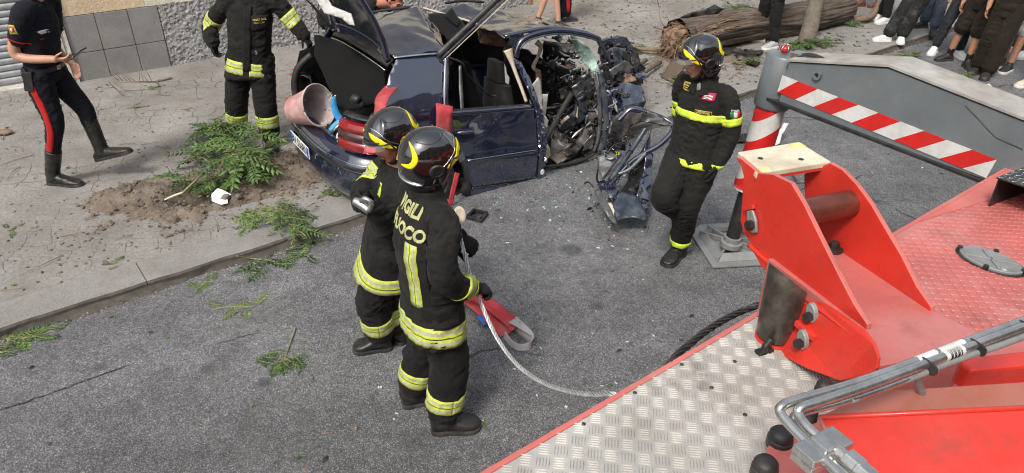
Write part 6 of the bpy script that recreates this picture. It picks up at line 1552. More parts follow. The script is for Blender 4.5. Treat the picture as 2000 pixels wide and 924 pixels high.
    bm = NB(); prism(bm, [W(.22, -.62, .50), W(1.05, -.62, .50), W(1.05, .80, .50), W(.22, .80, .50)], CM @ V((0, 0, .02))); obj("boot_floor", bm, M['carpet'], C)
    sheet("boot_lining", [W(.15, .86, .62), W(.10, .80, .92), W(.14, .76, 1.12), W(.5, .72, 1.3), W(.95, .78, .95), W(.95, .80, .55)], 'carpet', C, .03, 5, 3, .06)
    sheet("boot_lining", [W(.25, -.66, .55), W(.30, -.66, .90), W(.5, -.6, 1.2), W(.9, -.68, .9), W(.9, -.68, .55)], 'carpet', C, .02, 5, 6, .06)
    bm = NB(); tube(bm, [W(.10, .70, .62), W(.07, .72, .80), W(.10, .70, .98), W(.22, .66, 1.12)], .035, 10, 5); obj("boot_seal", bm, M['rubber'], C, True)
    bm = NB(); tube(bm, [W(.30, -.44, .93), W(.24, -.40, .99), W(.26, -.46, 1.0)], [.04, .05, .03], 10, 4); obj("speaker_mount", bm, M['black_plastic'], C, True)
    # boot cover, lifted and tilted
    cov = [CL(614, 68, 1, .50), CL(656, 78, 1, .40), CL(700, 102, 1, .05), CL(752, 132, 1, -.40), CL(752, 188, 1, -.50), CL(742, 200, 1, -.50), CL(676, 217, 1, -.20), CL(666, 214, 1, -.15), CL(640, 165, 1, .15), CL(614, 105, 1, .42)]
    sheet("boot_cover", [W(p) for p in cov], 'carpet', C, .006, 3, 9, .05, .022, 60)
    bar3("cover_cord", [W(CL(622, 66, 1, .5)), W(CL(622, -8, 1, .5))], .0028, 'rubber', C, k=0)
    # opening frame, tailgate
    fr_ = [W(.44, .60, 1.345), W(.425, .3, 1.375), W(.42, -.1, 1.385), W(.43, -.45, 1.375), W(.47, -.60, 1.34)]
    strip3("opening_frame", fr_, .085, 'black_plastic', C, side=CM @ V((-.7, 0, -.75)), th=.02)
    strip3("frame_trim", [p + CM @ V((-.045, 0, -.055)) for p in fr_], .010, 'chrome', C, side=CM @ V((-.7, 0, -.75)), th=.006)
    strip3("frame_seal", [p + CM @ V((-.02, 0, -.012)) for p in fr_], .018, 'rubber', C, side=CM @ V((-.7, 0, -.75)), th=.016)
    # tailgate seen from its edge: hinge line along the roof, raised backwards
    HR, HL = V((.475, -.60, 1.36)), V((.43, .58, 1.375)); upd = V((-.57, .0, .82)).normalized()
    upd = (CL(686, -12, 1, -.56) - HR).normalized(); L_ = 1.15
    prof = [(0, .0), (.12, .045), (.30, .075), (.48, .070), (.62, .040), (.80, -.02), (1.0, -.11)]
    def tg(i, j, off=0.0):
        k = i * (len(prof) - 1); a = int(min(k, len(prof) - 2)); f = k - a; t = prof[a][0] * (1 - f) + prof[a + 1][0] * f; b = prof[a][1] * (1 - f) + prof[a + 1][1] * f
        e = HR.lerp(HL, j); nn = V((upd.z, 0, -upd.x)).normalized(); side_in = .035 * math.sin(min(1, t) * math.pi) ; y = (j - .5); return W(e + upd * L_ * t + nn * (b + off + .05 * (1 - (2 * y) ** 2)) )
    bm = NB(); grid_mesh(bm, lambda i, j: tg(i, j * .09), 26, 3, False); grid_mesh(bm, lambda i, j: tg(i, .91 + j * .09), 26, 3, False); grid_mesh(bm, lambda i, j: tg(i * .10, .09 + j * .82), 4, 16, False); grid_mesh(bm, lambda i, j: tg(.56 + .44 * i, .09 + j * .82), 12, 16, False)
    bmesh.ops.remove_doubles(bm, verts=bm.verts, dist=.002); tgo = obj("tailgate", bm, M['paint'], C, True, sharp=40); add_solid(tgo, .045, -1)
    bm = NB(); grid_mesh(bm, lambda i, j: tg(.09 + .48 * i, .08 + j * .84, -.02), 10, 12, False); g_ = obj("rear_window", bm, M['far_glass'], tgo, True); add_solid(g_, .005)
    # pale inner trim of the tailgate
    tr = [(612, -14), (634, -14), (648, 12), (668, 20), (686, 27), (693, 50), (683, 48), (668, 36), (650, 30), (634, 26), (622, 6)]
    sheet("tailgate_trim", [W(CL(x, y, 1, -.05 - (x - 612) / 81 * .38)) for x, y in tr], 'white_plastic', tgo, .008, 4, 3, .03, .012, 60)
    bar3("gas_strut", [W(CL(582, -14, 1, .62)), W(CL(610, 10, 1, .60))], .007, 'rubber', C, k=0); bar3("gas_strut", [W(CL(609, 9, 1, .60)), W(CL(648, 57, 1, .58))], .012, 'rubber', C, k=0)
    bar3("tailgate_strut", [W(CL(738, 95, 1, -.50)), W(CL(757, 118, 1, -.52)), W(CL(771, 130, 1, -.56))], .009, 'steel', C, k=0)
    # aerial on the roof
    bar3("aerial", [W(.60, .02, 1.46), W(CL(735, 50, 1, .02)), W(CL(690, -8, 1, .02))], [.007, .004, .003], 'rubber', C, k=0)
    # ---------- roof, folded in the middle
    def roof(name, A, B, C_, D, seed, amp, nu=26, nv=22, bulge=.04, mat='paint'):
        bm = NB()
        def fn(i, j):
            p = (A * (1 - i) + B * i) * (1 - j) + (D * (1 - i) + C_ * i) * j; p = p + V((0, 0, bulge * math.sin(i * math.pi) * math.sin(j * math.pi)))
            e = min(1, 8 * i * (1 - i) * 2) ; return W(p + V((0, 0, 1)) * dent(p, amp, 3.2, seed) * (.25 + .75 * min(1, i * 1.4)))
        grid_mesh(bm, fn, nu, nv, False); o = obj(name, bm, M[mat], C, True, sharp=40); add_solid(o, .010, -1); return o
    roof("roof_panel", V((.50, -.585, 1.385)), V((.99, -.56, 1.415)), V((1.24, .52, 1.60)), V((.45, .60, 1.40)), 3, .018, bulge=.05)
    strip3("roof_gutter", [W(.50, -.598, 1.39), W(.75, -.600, 1.41), W(.97, -.585, 1.415)], .022, 'chrome', C, side=CM @ V((0, 1, .4)), th=.006)
    strip3("roof_rail_far", [W(.46, .62, 1.40), W(.75, .57, 1.53), W(1.26, .54, 1.61)], .03, 'black_plastic', C, side=CM @ V((0, 1, .2)), th=.014)
    sheet("roof_fold", [W(1.22, .50, 1.60), W(1.02, -.50, 1.41), W(1.12, -.42, 1.34), W(1.22, -.1, 1.36), W(1.38, .42, 1.52)], 'paint', C, .02, 6, 6, .05)
    sheet("roof_lining", [W(1.25, .42, 1.57), W(1.52, .30, 1.60), W(1.50, -.10, 1.50), W(1.24, -.30, 1.40)], 'carpet', C, .02, 6, 8, .05)
    sheet("folded_flap", [W(CL(868, 30, 1, .2)), W(CL(882, 15, 1, .3)), W(CL(899, 40, 1, .1)), W(CL(893, 52, 1, 0))], 'carpet', C, .01, 6, 2, .04)
    # front roof section, pushed level
    rf = [(826, 15, .50), (892, 9, .52), (945, 12, .50), (985, 22, .45), (1050, 36, .30), (1100, 50, -.20), (1098, 56, -.56), (1030, 62, -.60), (985, 70, -.60), (960, 60, -.35), (930, 48, 0), (893, 30, .25), (855, 22, .42)]
    sheet("front_roof", [W(CL(x, y, 1, yl)) for x, y, yl in rf], 'paint', C, .028, 4.2, 5, .045, .010, 40)
    strip3("roof_break", [W(CL(826, 15, 1, .48)), W(CL(860, 25, 1, .36)), W(CL(900, 36, 1, .16)), W(CL(935, 48, 1, -.05))], .016, 'beige', C, th=.006)
    bar3("far_roof_bar", [W(CL(870, 6, 1, .66)), W(CL(905, 2, 1, .66)), W(CL(945, 4, 1, .64))], .013, 'rubber', C)
    # front door frame of the body: roof edge, windscreen pillar, seal
    edge = [W(CL(x, y, 1, -.62)) for x, y in ((1008, 112), (1013, 90), (1027, 74), (1062, 63), (1100, 60), (1140, 66), (1162, 73), (1168, 76), (1171, 82), (1181, 102), (1190, 120))]
    strip3("body_frame", edge, (.05, .05, .05, .05, .05, .052, .052, .052, .05, .045, .04), 'paint', C, th=.03)
    strip3("frame_edge", [p + V((.012, -.035, -.022)) for p in edge[1:]], .014, 'crush_blue', C, th=.012)
    strip3("roof_edge", [W(CL(x, y, 1, -.60)) for x, y in ((985, 70), (1030, 60), (1068, 54), (1105, 55), (1145, 62))], .05, 'paint', C, side=CM @ V((0, 1, .2)), th=.02)
    sheet("bent_corner", [W(CL(x, y, 1, -.62)) for x, y in ((990, 68), (1022, 62), (1024, 78), (1012, 95), (1004, 100), (996, 82))], 'crush_blue', C, .02, 12, 5, .02)
    seal = [W(CL(x, y, 1, yl)) for x, y, yl in ((1188, 108, -.60), (1160, 140, -.70), (1168, 180, -.76), (1172, 230, -.80), (1168, 270, -.82), (1160, 296, -.82))]
    strip3("door_seal", seal[1:], (.030, .034, .036, .034, .026), 'crush_grey', C, th=.016)
    strip3("hinge_pillar", [p + V((.055, .03, -.01)) for p in seal[1:]], (.05, .06, .08, .08, .06), 'crush_blue', C, th=.03)
    bar3("rubber_seal", [W(CL(x, y, 1, -.80)) for x, y in ((1170, 240), (1172, 275), (1160, 300), (1130, 316), (1095, 322), (1066, 326))], .016, 'rubber', C)
    # shattered windscreen hanging from the frame
    ws = [(1112, 74, -.50), (1140, 84, -.50), (1152, 96, -.52), (1162, 112, -.55), (1172, 140, -.6), (1168, 146, -.62), (1156, 138, -.6), (1142, 128, -.5), (1130, 108, -.42), (1122, 92, -.4)]
    sheet("broken_windscreen", [W(CL(x, y, 1, yl)) for x, y, yl in ws], 'glass_broken', C, .02, 12, 3, .02, .004, 20)
    # ---------- interior
    def seat(x, y, zb, mat='interior', rec=.32):
        bm = NB(); ring_loft(bm, [(W(x + .02, y, zb), CM @ V((1, 0, 0)), CM @ V((0, 1, 0)), .25, .25), (W(x, y, zb + .16), CM @ V((1, 0, 0)), CM @ V((0, 1, 0)), .26, .26)], 20, True, 4)
        ring_loft(bm, [(W(x - .22 - rec * .0, y, zb + .12), CM @ V((1, 0, 0)), CM @ V((0, 1, 0)), .08, .25), (W(x - .25 - rec * .3, y, zb + .45), CM @ V((1, 0, 0)), CM @ V((0, 1, 0)), .07, .25), (W(x - .25 - rec * .55, y, zb + .72), CM @ V((1, 0, 0)), CM @ V((0, 1, 0)), .055, .20)], 20, True, 4)
        ring_loft(bm, [(W(x - .26 - rec * .6, y, zb + .74), CM @ V((1, 0, 0)), CM @ V((0, 1, 0)), .05, .13), (W(x - .26 - rec * .7, y, zb + .92), CM @ V((1, 0, 0)), CM @ V((0, 1, 0)), .045, .11)], 16, True, 3.5)
        return obj("seat", bm, M[mat], C, True, sharp=50)
    seat(1.35, -.32, .36); seat(1.35, .42, .36); seat(2.12, .46, .38); seat(2.05, -.36, .36, rec=.2)
    bm = NB(); prism(bm, [W(1.0, -.72, .30), W(2.9, -.72, .30), W(2.9, .85, .30), W(1.0, .85, .30)], CM @ V((0, 0, .03))); obj("cabin_floor", bm, M['carpet'], C)
    # curved beige trims, seat board, airbag cloths
    strip3("bent_trim", [W(CL(x, y, 1, -.3)) for x, y in ((1048, 82), (1056, 92), (1050, 112), (1042, 130), (1050, 140))], (.06, .045, .03, .04, .02), 'beige', C, th=.012)
    sheet("hanging_lining", [W(CL(x, y, 1, .1)) for x, y in ((928, 52), (952, 58), (985, 72), (992, 92), (960, 90), (938, 84))], 'raw_wood', C, .03, 9, 7, .03)
    sheet("wood_board", [W(CL(x, y, 1, -.45)) for x, y in ((1046, 132), (1056, 138), (1058, 170), (1052, 208), (1046, 190))], 'raw_wood', C, .005, 6, 3, .03, .012)
    sheet("airbag", [W(CL(x, y, 1, -.60)) for x, y in ((1050, 150), (1056, 160), (1060, 200), (1062, 240), (1058, 272), (1048, 270), (1044, 240), (1036, 200), (1033, 172))], 'airbag', C, .022, 7, 4, .03, .006, 60)
    sheet("airbag", [W(CL(x, y, 1, -.5)) for x, y in ((1060, 184), (1070, 184), (1066, 226), (1060, 246))], 'airbag', C, .012, 8, 8, .03, .006, 60)
    sheet("airbag", [W(CL(x, y, 1, -.55)) for x, y in ((1064, 224), (1072, 236), (1068, 250), (1062, 244))], 'airbag', C, .012, 10, 2, .02, .006, 60)
    # seat belt and cross beam, steering column parts
    strip3("seat_belt", [W(CL(x, y, 1, yl)) for x, y, yl in ((1056, 290, -.72), (1075, 256, -.66), (1098, 214, -.55), (1118, 180, -.48))], .055, 'rubber', C, th=.006)
    sheet("cross_beam", [W(CL(x, y, 1, -.50)) for x, y in ((1092, 250), (1104, 232), (1124, 216), (1140, 208), (1152, 200), (1148, 224), (1136, 238), (1112, 252), (1096, 258))], 'crush_blue', C, .02, 8, 3, .025, .02)
    for x, y, r in ((1122, 224, .026), (1112, 236, .012)):
        bm = NB(); c = W(CL(x, y, 1, -.535)); n_ = nrm(EYE - c); a_ = nrm(n_.cross(UP)); b_ = n_.cross(a_); ring_loft(bm, [(c, a_, b_, r * .8, r), (c + n_ * .008, a_, b_, r * .8, r)], 16); obj("beam_hole", bm, M['rubber'], C)
    sheet("connector", [W(CL(x, y, 1, -.56)) for x, y in ((1094, 238), (1110, 226), (1113, 230), (1097, 243))], 'beige', C, .01, 20, 3, .012, .01)
    sheet("mud_flap", [W(CL(x, y, 1, yl)) for x, y, yl in ((1098, 298, -.72), (1122, 276, -.6), (1146, 244, -.55), (1160, 236, -.6), (1150, 268, -.66), (1128, 300, -.72), (1108, 306, -.76))], 'crush_black', C, .015, 7, 5, .03, .01)
    sheet("floor_soil", [W(CL(x, y, 2, .36)) for x, y in ((1080, 275), (1120, 262), (1130, 300), (1090, 318), (1074, 308))], 'soil', C, .02, 14, 3, .02, .02)
    sheet("foam_piece", [W(CL(x, y, 1, -.70)) for x, y in ((1062, 284), (1070, 282), (1076, 304), (1068, 312), (1062, 300))], 'beige', C, .02, 14, 3, .02, .02)
    sheet("grey_bracket", [W(CL(x, y, 1, -.72)) for x, y in ((1140, 282), (1158, 262), (1163, 268), (1156, 288), (1142, 296))], 'crush_grey', C, .02, 14, 9, .02, .012)
    # ---------- smashed front: many torn pieces
    r = random.Random(11)
    def shard(cx, cy, yl, size, mat, name, k):
        pts = []; n = r.randint(4, 6); a0 = r.uniform(0, 6); st = r.uniform(.35, 1)
        for i in range(n):
            a = a0 + i * 2 * math.pi / n; rr = size * r.uniform(.6, 1.2); dx = math.cos(a) * rr; dy = math.sin(a) * rr * st
            pts.append(W(CL(cx + dx, cy + dy, 1, yl + r.uniform(-.08, .08))))
        return sheet(name, pts, mat, C, .035, 10, k, .03, .005, 25)
    mats = ['crush_black', 'crush_grey', 'crush_black', 'crush_blue', 'paint', 'interior', 'paint']
    k = 20
    for cx, cy, sx, sy, yl, n, sz in ((1105, 120, 30, 26, .30, 22, 12), (1125, 165, 24, 26, .10, 20, 11), (1100, 225, 18, 24, .10, 8, 12), (1140, 235, 16, 22, .0, 9, 12), (1205, 120, 26, 26, .15, 26, 13), (1200, 190, 20, 30, -.55, 22, 13), (1225, 150, 24, 18, -.2, 14, 14), (1190, 250, 16, 26, -.75, 16, 14), (1180, 300, 14, 20, -.80, 10, 12), (1150, 285, 16, 16, -.6, 8, 10)):
        for i in range(n): k += 1; shard(r.gauss(cx, sx * .7), r.gauss(cy, sy * .7), yl + r.uniform(-.12, .25), sz * r.uniform(.5, 1.25), r.choice(mats), "torn_piece", k)
    for i in range(46):   # bent wires, pipes and rods
        cx, cy, yl = r.choice([(1110, 130, -.15), (1130, 180, -.4), (1205, 130, .0), (1195, 210, -.6), (1190, 275, -.75), (1110, 240, -.4)]); p = V((cx + r.gauss(0, 22), cy + r.gauss(0, 20), 0)); L = []
        for j in range(4): L.append(W(CL(p.x, p.y, 1, yl + r.uniform(-.08, .08)))); p += V((r.gauss(0, 14), r.gauss(2, 13), 0))
        bar3("bent_rod", L, r.uniform(.004, .011), r.choice(['crush_black', 'crush_grey', 'steel', 'rubber', 'rubber']), C, 4, 6)
    bm = NB()
    # small litter of the wreck
    vs = []
    for i in range(900):
        cx, cy, yl, s = r.choice([(1110, 130, -.1, 26), (1130, 185, -.35, 26), (1205, 130, .1, 24), (1195, 210, -.55, 22), (1190, 275, -.72, 20), (1110, 240, -.35, 22), (1150, 270, -.6, 18)])
        c = W(CL(cx + r.gauss(0, s), cy + r.gauss(0, s), 1, yl + r.uniform(-.1, .2))); q = r.uniform(.008, .035); t = [c + V((r.uniform(-1, 1), r.uniform(-1, 1), r.uniform(-1, 1))) * q for _ in range(4)]; v4 = [bm.verts.new(x) for x in t]
        f1 = bm.faces.new(v4[:3]); f2 = bm.faces.new((v4[1], v4[3], v4[2])); f1.material_index = f2.material_index = r.choice([0, 0, 1, 1, 2, 3, 4])
    o = obj("wreck_litter", bm, [M['crush_black'], M['crush_grey'], M['crush_blue'], M['black_plastic'], M['steel']], C); tag(o, kind="stuff"); add_solid(o, .004)
    # blocks behind the shards so that nothing shows through
    sheet("bulkhead", [W(2.75, .85, .30), W(2.80, -.55, .30), W(2.75, -.50, .80), W(2.55, -.3, 1.15), W(2.5, .8, 1.2)], 'interior', C, .08, 4, 3, .07, .02)
    sheet("dashboard", [W(CL(x, y, 1, yl)) for x, y, yl in ((1062, 80, .25), (1120, 86, .1), (1128, 104, .0), (1100, 110, .1), (1068, 128, .3), (1058, 110, .35))], 'crush_black', C, .02, 5, 9, .04, .02)
    sheet("perforated_plate", [W(CL(x, y, 1, -.15)) for x, y in ((1066, 124), (1080, 116), (1092, 128), (1096, 140), (1082, 138))], 'crush_grey', C, .006, 8, 2, .02)
    bm = NB(); c0, c1 = W(CL(1104, 136, 1, -.10)), W(CL(1112, 128, 1, .0)); cyl(bm, c0, c1, .030, 18); obj("duct", bm, M['raw_wood'], C, True, sharp=40)
    for pts, mt, yl in ((((1118, 172), (1134, 158), (1146, 176), (1140, 196), (1128, 200)), 'crush_grey', -.45), (((1136, 150), (1150, 140), (1160, 160), (1154, 186), (1142, 172)), 'crush_grey', -.5), (((1092, 176), (1120, 164), (1118, 180), (1096, 198)), 'crush_black', -.4), (((1128, 196), (1140, 186), (1152, 196), (1146, 226), (1134, 214)), 'crush_blue', -.52)):
        k += 1; sheet("torn_panel", [W(CL(x, y, 1, yl)) for x, y in pts], mt, C, .03, 9, k, .025, .008)
    for i in range(40):   # pale torn edges, cloth and foam among the dark metal
        cx, cy, yl = r.choice([(1105, 140, -.2), (1130, 180, -.45), (1145, 225, -.6), (1115, 260, -.6), (1200, 150, -.2), (1190, 230, -.75)]); cx += r.gauss(0, 16); cy += r.gauss(0, 18); a = r.uniform(0, 3.1); L_ = r.uniform(5, 15)
        strip3("torn_strip", [W(CL(cx + math.cos(a) * L_ * q_ + r.gauss(0, 2), cy + math.sin(a) * L_ * q_ + r.gauss(0, 2), 1, yl)) for q_ in (-1, 0, 1)], [.006, r.uniform(.015, .04), .008], r.choice(['airbag', 'crush_grey', 'steel', 'beige', 'white_plastic', 'crush_blue', 'crush_blue']), C, th=.004)
    for k_, (pts, m_) in enumerate(((((1172, 92, .1), (1225, 84, .4), (1244, 108, .4), (1240, 150, .3), (1205, 168, .1), (1180, 150, .0)), 'crush_black'), (((1180, 140, -.1), (1240, 124, .3), (1250, 168, .2), (1236, 200, -.1), (1196, 214, -.3)), 'interior'), (((1172, 190, -.5), (1202, 176, -.4), (1226, 214, -.45), (1210, 262, -.6), (1186, 300, -.7), (1174, 260, -.7)), 'crush_black'), (((1230, 84, .3), (1244, 92, .3), (1256, 130, .2), (1252, 176, .0), (1240, 150, .1)), 'crush_black'), (((1196, 96, .0), (1216, 92, .1), (1230, 120, .1), (1222, 146, .0), (1206, 140, -.1)), 'crush_blue'), (((1206, 150, -.35), (1236, 142, -.3), (1240, 158, -.35), (1214, 166, -.4)), 'raw_wood'))):
        sheet("crumpled_panel", [W(CL(x, y, 1, yl)) for x, y, yl in pts], m_, C, .045, 7, 70 + k_, .03, .006, 30)
    # bonnet and wing remains
    sheet("bonnet_edge", [W(CL(x, y, 1, .25)) for x, y in ((1172, 80), (1205, 70), (1222, 72), (1232, 86), (1236, 100), (1226, 96), (1210, 84), (1180, 94))], 'paint', C, .025, 8, 4, .03, .02)
    sheet("grille_part", [W(CL(x, y, 1, .15)) for x, y in ((1172, 108), (1200, 92), (1222, 96), (1228, 112), (1204, 124), (1186, 130))], 'crush_grey', C, .03, 9, 6, .025)
    sheet("headlamp_shell", [W(CL(x, y, 1, -.25)) for x, y in ((1190, 138), (1222, 118), (1236, 132), (1226, 150), (1198, 160))], 'crush_grey', C, .025, 8, 6, .025)
    sheet("wing_panel", [W(CL(x, y, 1, yl)) for x, y, yl in ((1190, 166, -.50), (1222, 158, -.45), (1248, 168, -.50), (1262, 196, -.60), (1248, 206, -.66), (1222, 206, -.70), (1205, 222, -.75), (1196, 200, -.6))], 'paint', C, .035, 5, 7, .03, .008, 45)
    sheet("wing_side", [W(CL(x, y, 1, yl)) for x, y, yl in ((1262, 196, -.60), (1256, 214, -.66), (1226, 216, -.74), (1208, 232, -.78), (1216, 208, -.7), (1250, 200, -.62))], 'crush_black', C, .02, 6, 9, .03, .008, 45)
    sheet("crumpled_flank", [W(CL(x, y, 1, yl)) for x, y, yl in ((1176, 160, -.70), (1190, 168, -.66), (1198, 210, -.72), (1200, 250, -.80), (1192, 290, -.84), (1178, 300, -.84), (1174, 250, -.82), (1176, 200, -.78))], 'paint', C, .05, 11, 12, .022, .008, 30)
    return C
build_car()
# ---- torn front door with its bent window frame, standing on the road in front of the sill
def torn_door():
    Yb = 5.75
    g = PH(1215, 430, 0)
    D = thing("torn_front_door", "torn dark blue front door with bent window frame, propped upright on the road", "car door", (g.x, g.y, 0))
    P = lambda x, y, d: PD(x, y, d)
    sheet("door_skin", [P(1268, 250, 5.92), P(1276, 300, 5.86), P(1272, 360, 5.66), P(1262, 432, 5.33), P(1250, 410, 5.40), P(1244, 380, 5.46), P(1258, 330, 5.74)], 'paint', D, .018, 6, 3, .03, .008, 40)
    sheet("door_lower", [P(1205, 372, 5.55), P(1246, 384, 5.48), P(1258, 410, 5.32), P(1260, 430, 5.24), P(1230, 424, 5.26), P(1205, 430, 5.24), P(1196, 400, 5.4)], 'crush_blue', D, .018, 6, 5, .025, .006, 40)
    sheet("door_fold", [P(1166, 360, 5.62), P(1200, 348, 5.68), P(1206, 372, 5.52), P(1196, 392, 5.42), P(1186, 376, 5.5)], 'paint', D, .02, 8, 4, .025, .008)
    sheet("door_edge", [P(1160, 372, 5.58), P(1172, 368, 5.58), P(1190, 402, 5.36), P(1206, 440, 5.2), P(1196, 434, 5.2), P(1172, 402, 5.38)], 'crush_grey', D, .012, 10, 6, .02, .006)
    sheet("edge_pocket", [P(1182, 398, 5.42), P(1194, 396, 5.42), P(1200, 412, 5.32), P(1198, 428, 5.28), P(1188, 416, 5.32)], 'beige', D, .006, 10, 6, .02, .01)
    sheet("inner_panel", [P(1166, 306, 5.90), P(1196, 296, 5.92), P(1226, 290, 5.92), P(1222, 312, 5.82), P(1200, 334, 5.74), P(1188, 352, 5.66), P(1170, 340, 5.74)], 'crush_grey', D, .018, 7, 5, .022, .010, 40)
    sheet("inner_liner", [P(1226, 340, 5.78), P(1250, 310, 5.88), P(1262, 280, 5.95), P(1258, 340, 5.78), P(1240, 378, 5.56), P(1226, 372, 5.58)], 'crush_black', D, .02, 9, 8, .025, .01)
    sheet("door_shell", [P(1214, 372, 5.55), P(1240, 330, 5.75), P(1268, 262, 5.98), P(1258, 350, 5.75), P(1246, 400, 5.45)], 'interior', D, .02, 6, 8, .03, .006)
    for x, y, rr, m in ((1192, 304, .045, 'crush_grey'), (1206, 300, .018, 'yellow')):
        bm = NB(); c = P(x, y, 5.84); n_ = nrm(EYE - c); a_ = nrm(n_.cross(UP)); b_ = n_.cross(a_); ring_loft(bm, [(c, a_, b_, rr, rr * .8), (c + n_ * .015, a_, b_, rr * .95, rr * .75), (c + n_ * .012, a_, b_, rr * .6, rr * .45)], 18); obj("door_fitting", bm, M[m], D, True, sharp=40)
    # bent loop of the window frame
    loop = [P(1190, 362, 5.60), P(1206, 344, 5.68), P(1232, 318, 5.76), P(1252, 304, 5.80), P(1290, 282, 5.86), P(1314, 256, 5.95), P(1316, 246, 6.0), P(1300, 234, 6.06), P(1268, 222, 6.12), P(1236, 214, 6.12), P(1222, 222, 6.1), P(1208, 236, 6.05)]
    bar3("window_frame", loop, [.022, .024, .024, .024, .024, .028, .028, .026, .03, .034, .03, .02], 'paint', D, 6, 10)
    bar3("frame_bar", [P(1192, 352, 5.62), P(1216, 318, 5.76), P(1242, 280, 5.92), P(1260, 252, 6.0)], .024, 'crush_blue', D, 5, 8)
    bar3("frame_bar", [P(1208, 340, 5.62), P(1230, 330, 5.66), P(1260, 300, 5.80)], .016, 'steel', D, 5, 8)
    sheet("arch_sheet", [P(1186, 262, 5.98), P(1192, 236, 6.04), P(1215, 216, 6.10), P(1250, 210, 6.12), P(1290, 226, 6.06), P(1320, 248, 5.98), P(1292, 246, 6.0), P(1256, 236, 6.06), P(1232, 248, 6.04), P(1212, 282, 5.96)], 'crush_black', D, .022, 7, 15, .025, .010, 45)
    for a, b, c in (((1176, 350), (1192, 330), (1214, 300)), ((1160, 366), (1150, 356), (1142, 358)), ((1186, 300), (1200, 284), (1224, 276)), ((1168, 330), (1166, 352), (1180, 366)), ((1196, 270), (1190, 286), (1202, 300)), ((1210, 270), (1226, 262), (1238, 268))):
        bar3("door_cable", [P(a[0], a[1], 5.68), P(b[0], b[1], 5.72), P(c[0], c[1], 5.76)], .009, 'rubber', D, 5, 7)
    r = random.Random(8)
    for i in range(48):
        cx, cy = r.choice([(1240, 340), (1250, 380), (1180, 372), (1200, 280), (1190, 340), (1215, 400), (1230, 280), (1160, 410)]); cx += r.gauss(0, 12); cy += r.gauss(0, 12); d = 5.95 - (cy - 260) / 170 * .62
        pts = [P(cx + r.uniform(-9, 9), cy + r.uniform(-9, 9), d + r.uniform(-.04, .04)) for _ in range(4)]; sheet("torn_piece", pts, r.choice(['crush_black', 'paint', 'crush_blue', 'crush_black', 'paint']), D, .02, 12, i, .02, .004, 25)
torn_door()
# ------------------------------------------------------------------ branches, trunk, slings, ropes and litter
def gz(p): return PAVE if V(p).dot(EN) > KN + .02 else 0.0
def GP(px, py, h=0.0):
    p = PH(px, py, 0); z = gz(p); return PH(px, py, z + h)
def leaflet(bm, p, d, up, L, w):
    s = d.cross(up).normalized(); a = bm.verts.new(p); b = bm.verts.new(p + d * L * .45 + s * w - up * w * .25); c = bm.verts.new(p + d * L - up * L * .12); e = bm.verts.new(p + d * L * .45 - s * w - up * w * .25); m = bm.verts.new(p + d * L * .5 + up * w * .15)
    bm.faces.new((a, b, m)); bm.faces.new((b, c, m)); bm.faces.new((c, e, m)); bm.faces.new((e, a, m))
def compound(bm, p, d, up, L, pairs, r, zmin=None, lw=.20):
    """a feathered leaf: leaflets in pairs along a drooping rib"""
    d = nrm(d); q = V(p); pts = [V(p)]; step = L / (pairs + 1)
    side = nrm(d.cross(up)) if d.cross(up).length > .05 else V((1, 0, 0))
    for i in range(pairs):
        d = nrm(d - UP * r.uniform(.02, .12) + side * r.uniform(-.06, .06)); q = q + d * step
        if zmin is not None and q.z < zmin: q.z = zmin; d = nrm(V((d.x, d.y, max(d.z, -.02))))
        pts.append(q.copy()); u2 = nrm(up + V((r.uniform(-.3, .3), r.uniform(-.3, .3), 0))); sd = nrm(d.cross(u2)); ll = L * .27 * (1 - .35 * abs(i / pairs - .4)) * r.uniform(.85, 1.15)
        for sg in (-1, 1):
            ld = nrm(sd * sg + d * .55 + UP * r.uniform(-.2, .15)); tip = q + ld * ll
            if zmin is not None and tip.z < zmin: ld = nrm(V((ld.x, ld.y, max(0.01, ld.z))))
            leaflet(bm, q, ld, u2, ll, ll * lw)
    leaflet(bm, q, d, up, L * .28, L * .28 * lw); return pts
def leafy(label, path, n, L, mats, seed, group="leafy branches brought down by the crash", r0=.006, spread=1.0, up=.35, start=.15, pairs=6, twigs=True, peeled=None, cat="branch"):
    r = random.Random(seed); path = [V(p) for p in path]; base = path[0]; T = thing("leafy_branch", label, cat, base, group)
    C = catmull(path, 8); bm = NB(); tube(bm, C, lerp_list([r0 * (1 - .7 * i / (len(path) - 1)) for i in range(len(path))], 8), 7); obj("stem", bm, M['twig'], T, True)
    fol = {m: NB() for m in mats}; tw = NB(); zb = min(p.z for p in path)
    for i in range(n):
        t = start + (1 - start) * r.random() ** .8; k = min(len(C) - 1, int(t * (len(C) - 1))); p = C[k]; d = (C[min(k + 1, len(C) - 1)] - C[max(0, k - 1)]).normalized(); a = r.uniform(0, 2 * math.pi)
        out = V((math.cos(a), math.sin(a), r.uniform(-.1, up))); d2 = nrm(out * spread + d * .5); off = V((r.gauss(0, .03), r.gauss(0, .03), r.uniform(0, .05) * (1 if up > .2 else .2)))
        pts = compound(fol[r.choice(mats)], p + off, d2, nrm(UP + V((r.uniform(-.4, .4), r.uniform(-.4, .4), 0))), L * r.uniform(.7, 1.2), pairs, r, gz(p) + .006)
        if twigs: tube(tw, [p] + pts[::2], .0016, 4)
    for m, b in fol.items():
        if b.faces: obj("foliage", b, M[m], T)
        else: b.free()
    if twigs and tw.faces: obj("leaf_stalks", tw, M['twig'], T)
    if peeled: a, b = peeled; bm = NB(); tube(bm, [V(a), V(a).lerp(V(b), .5) + UP * .004, V(b)], [.007, .012, .012], 8, 3); obj("peeled_end", bm, M['bare_wood'], T, True)
    return T
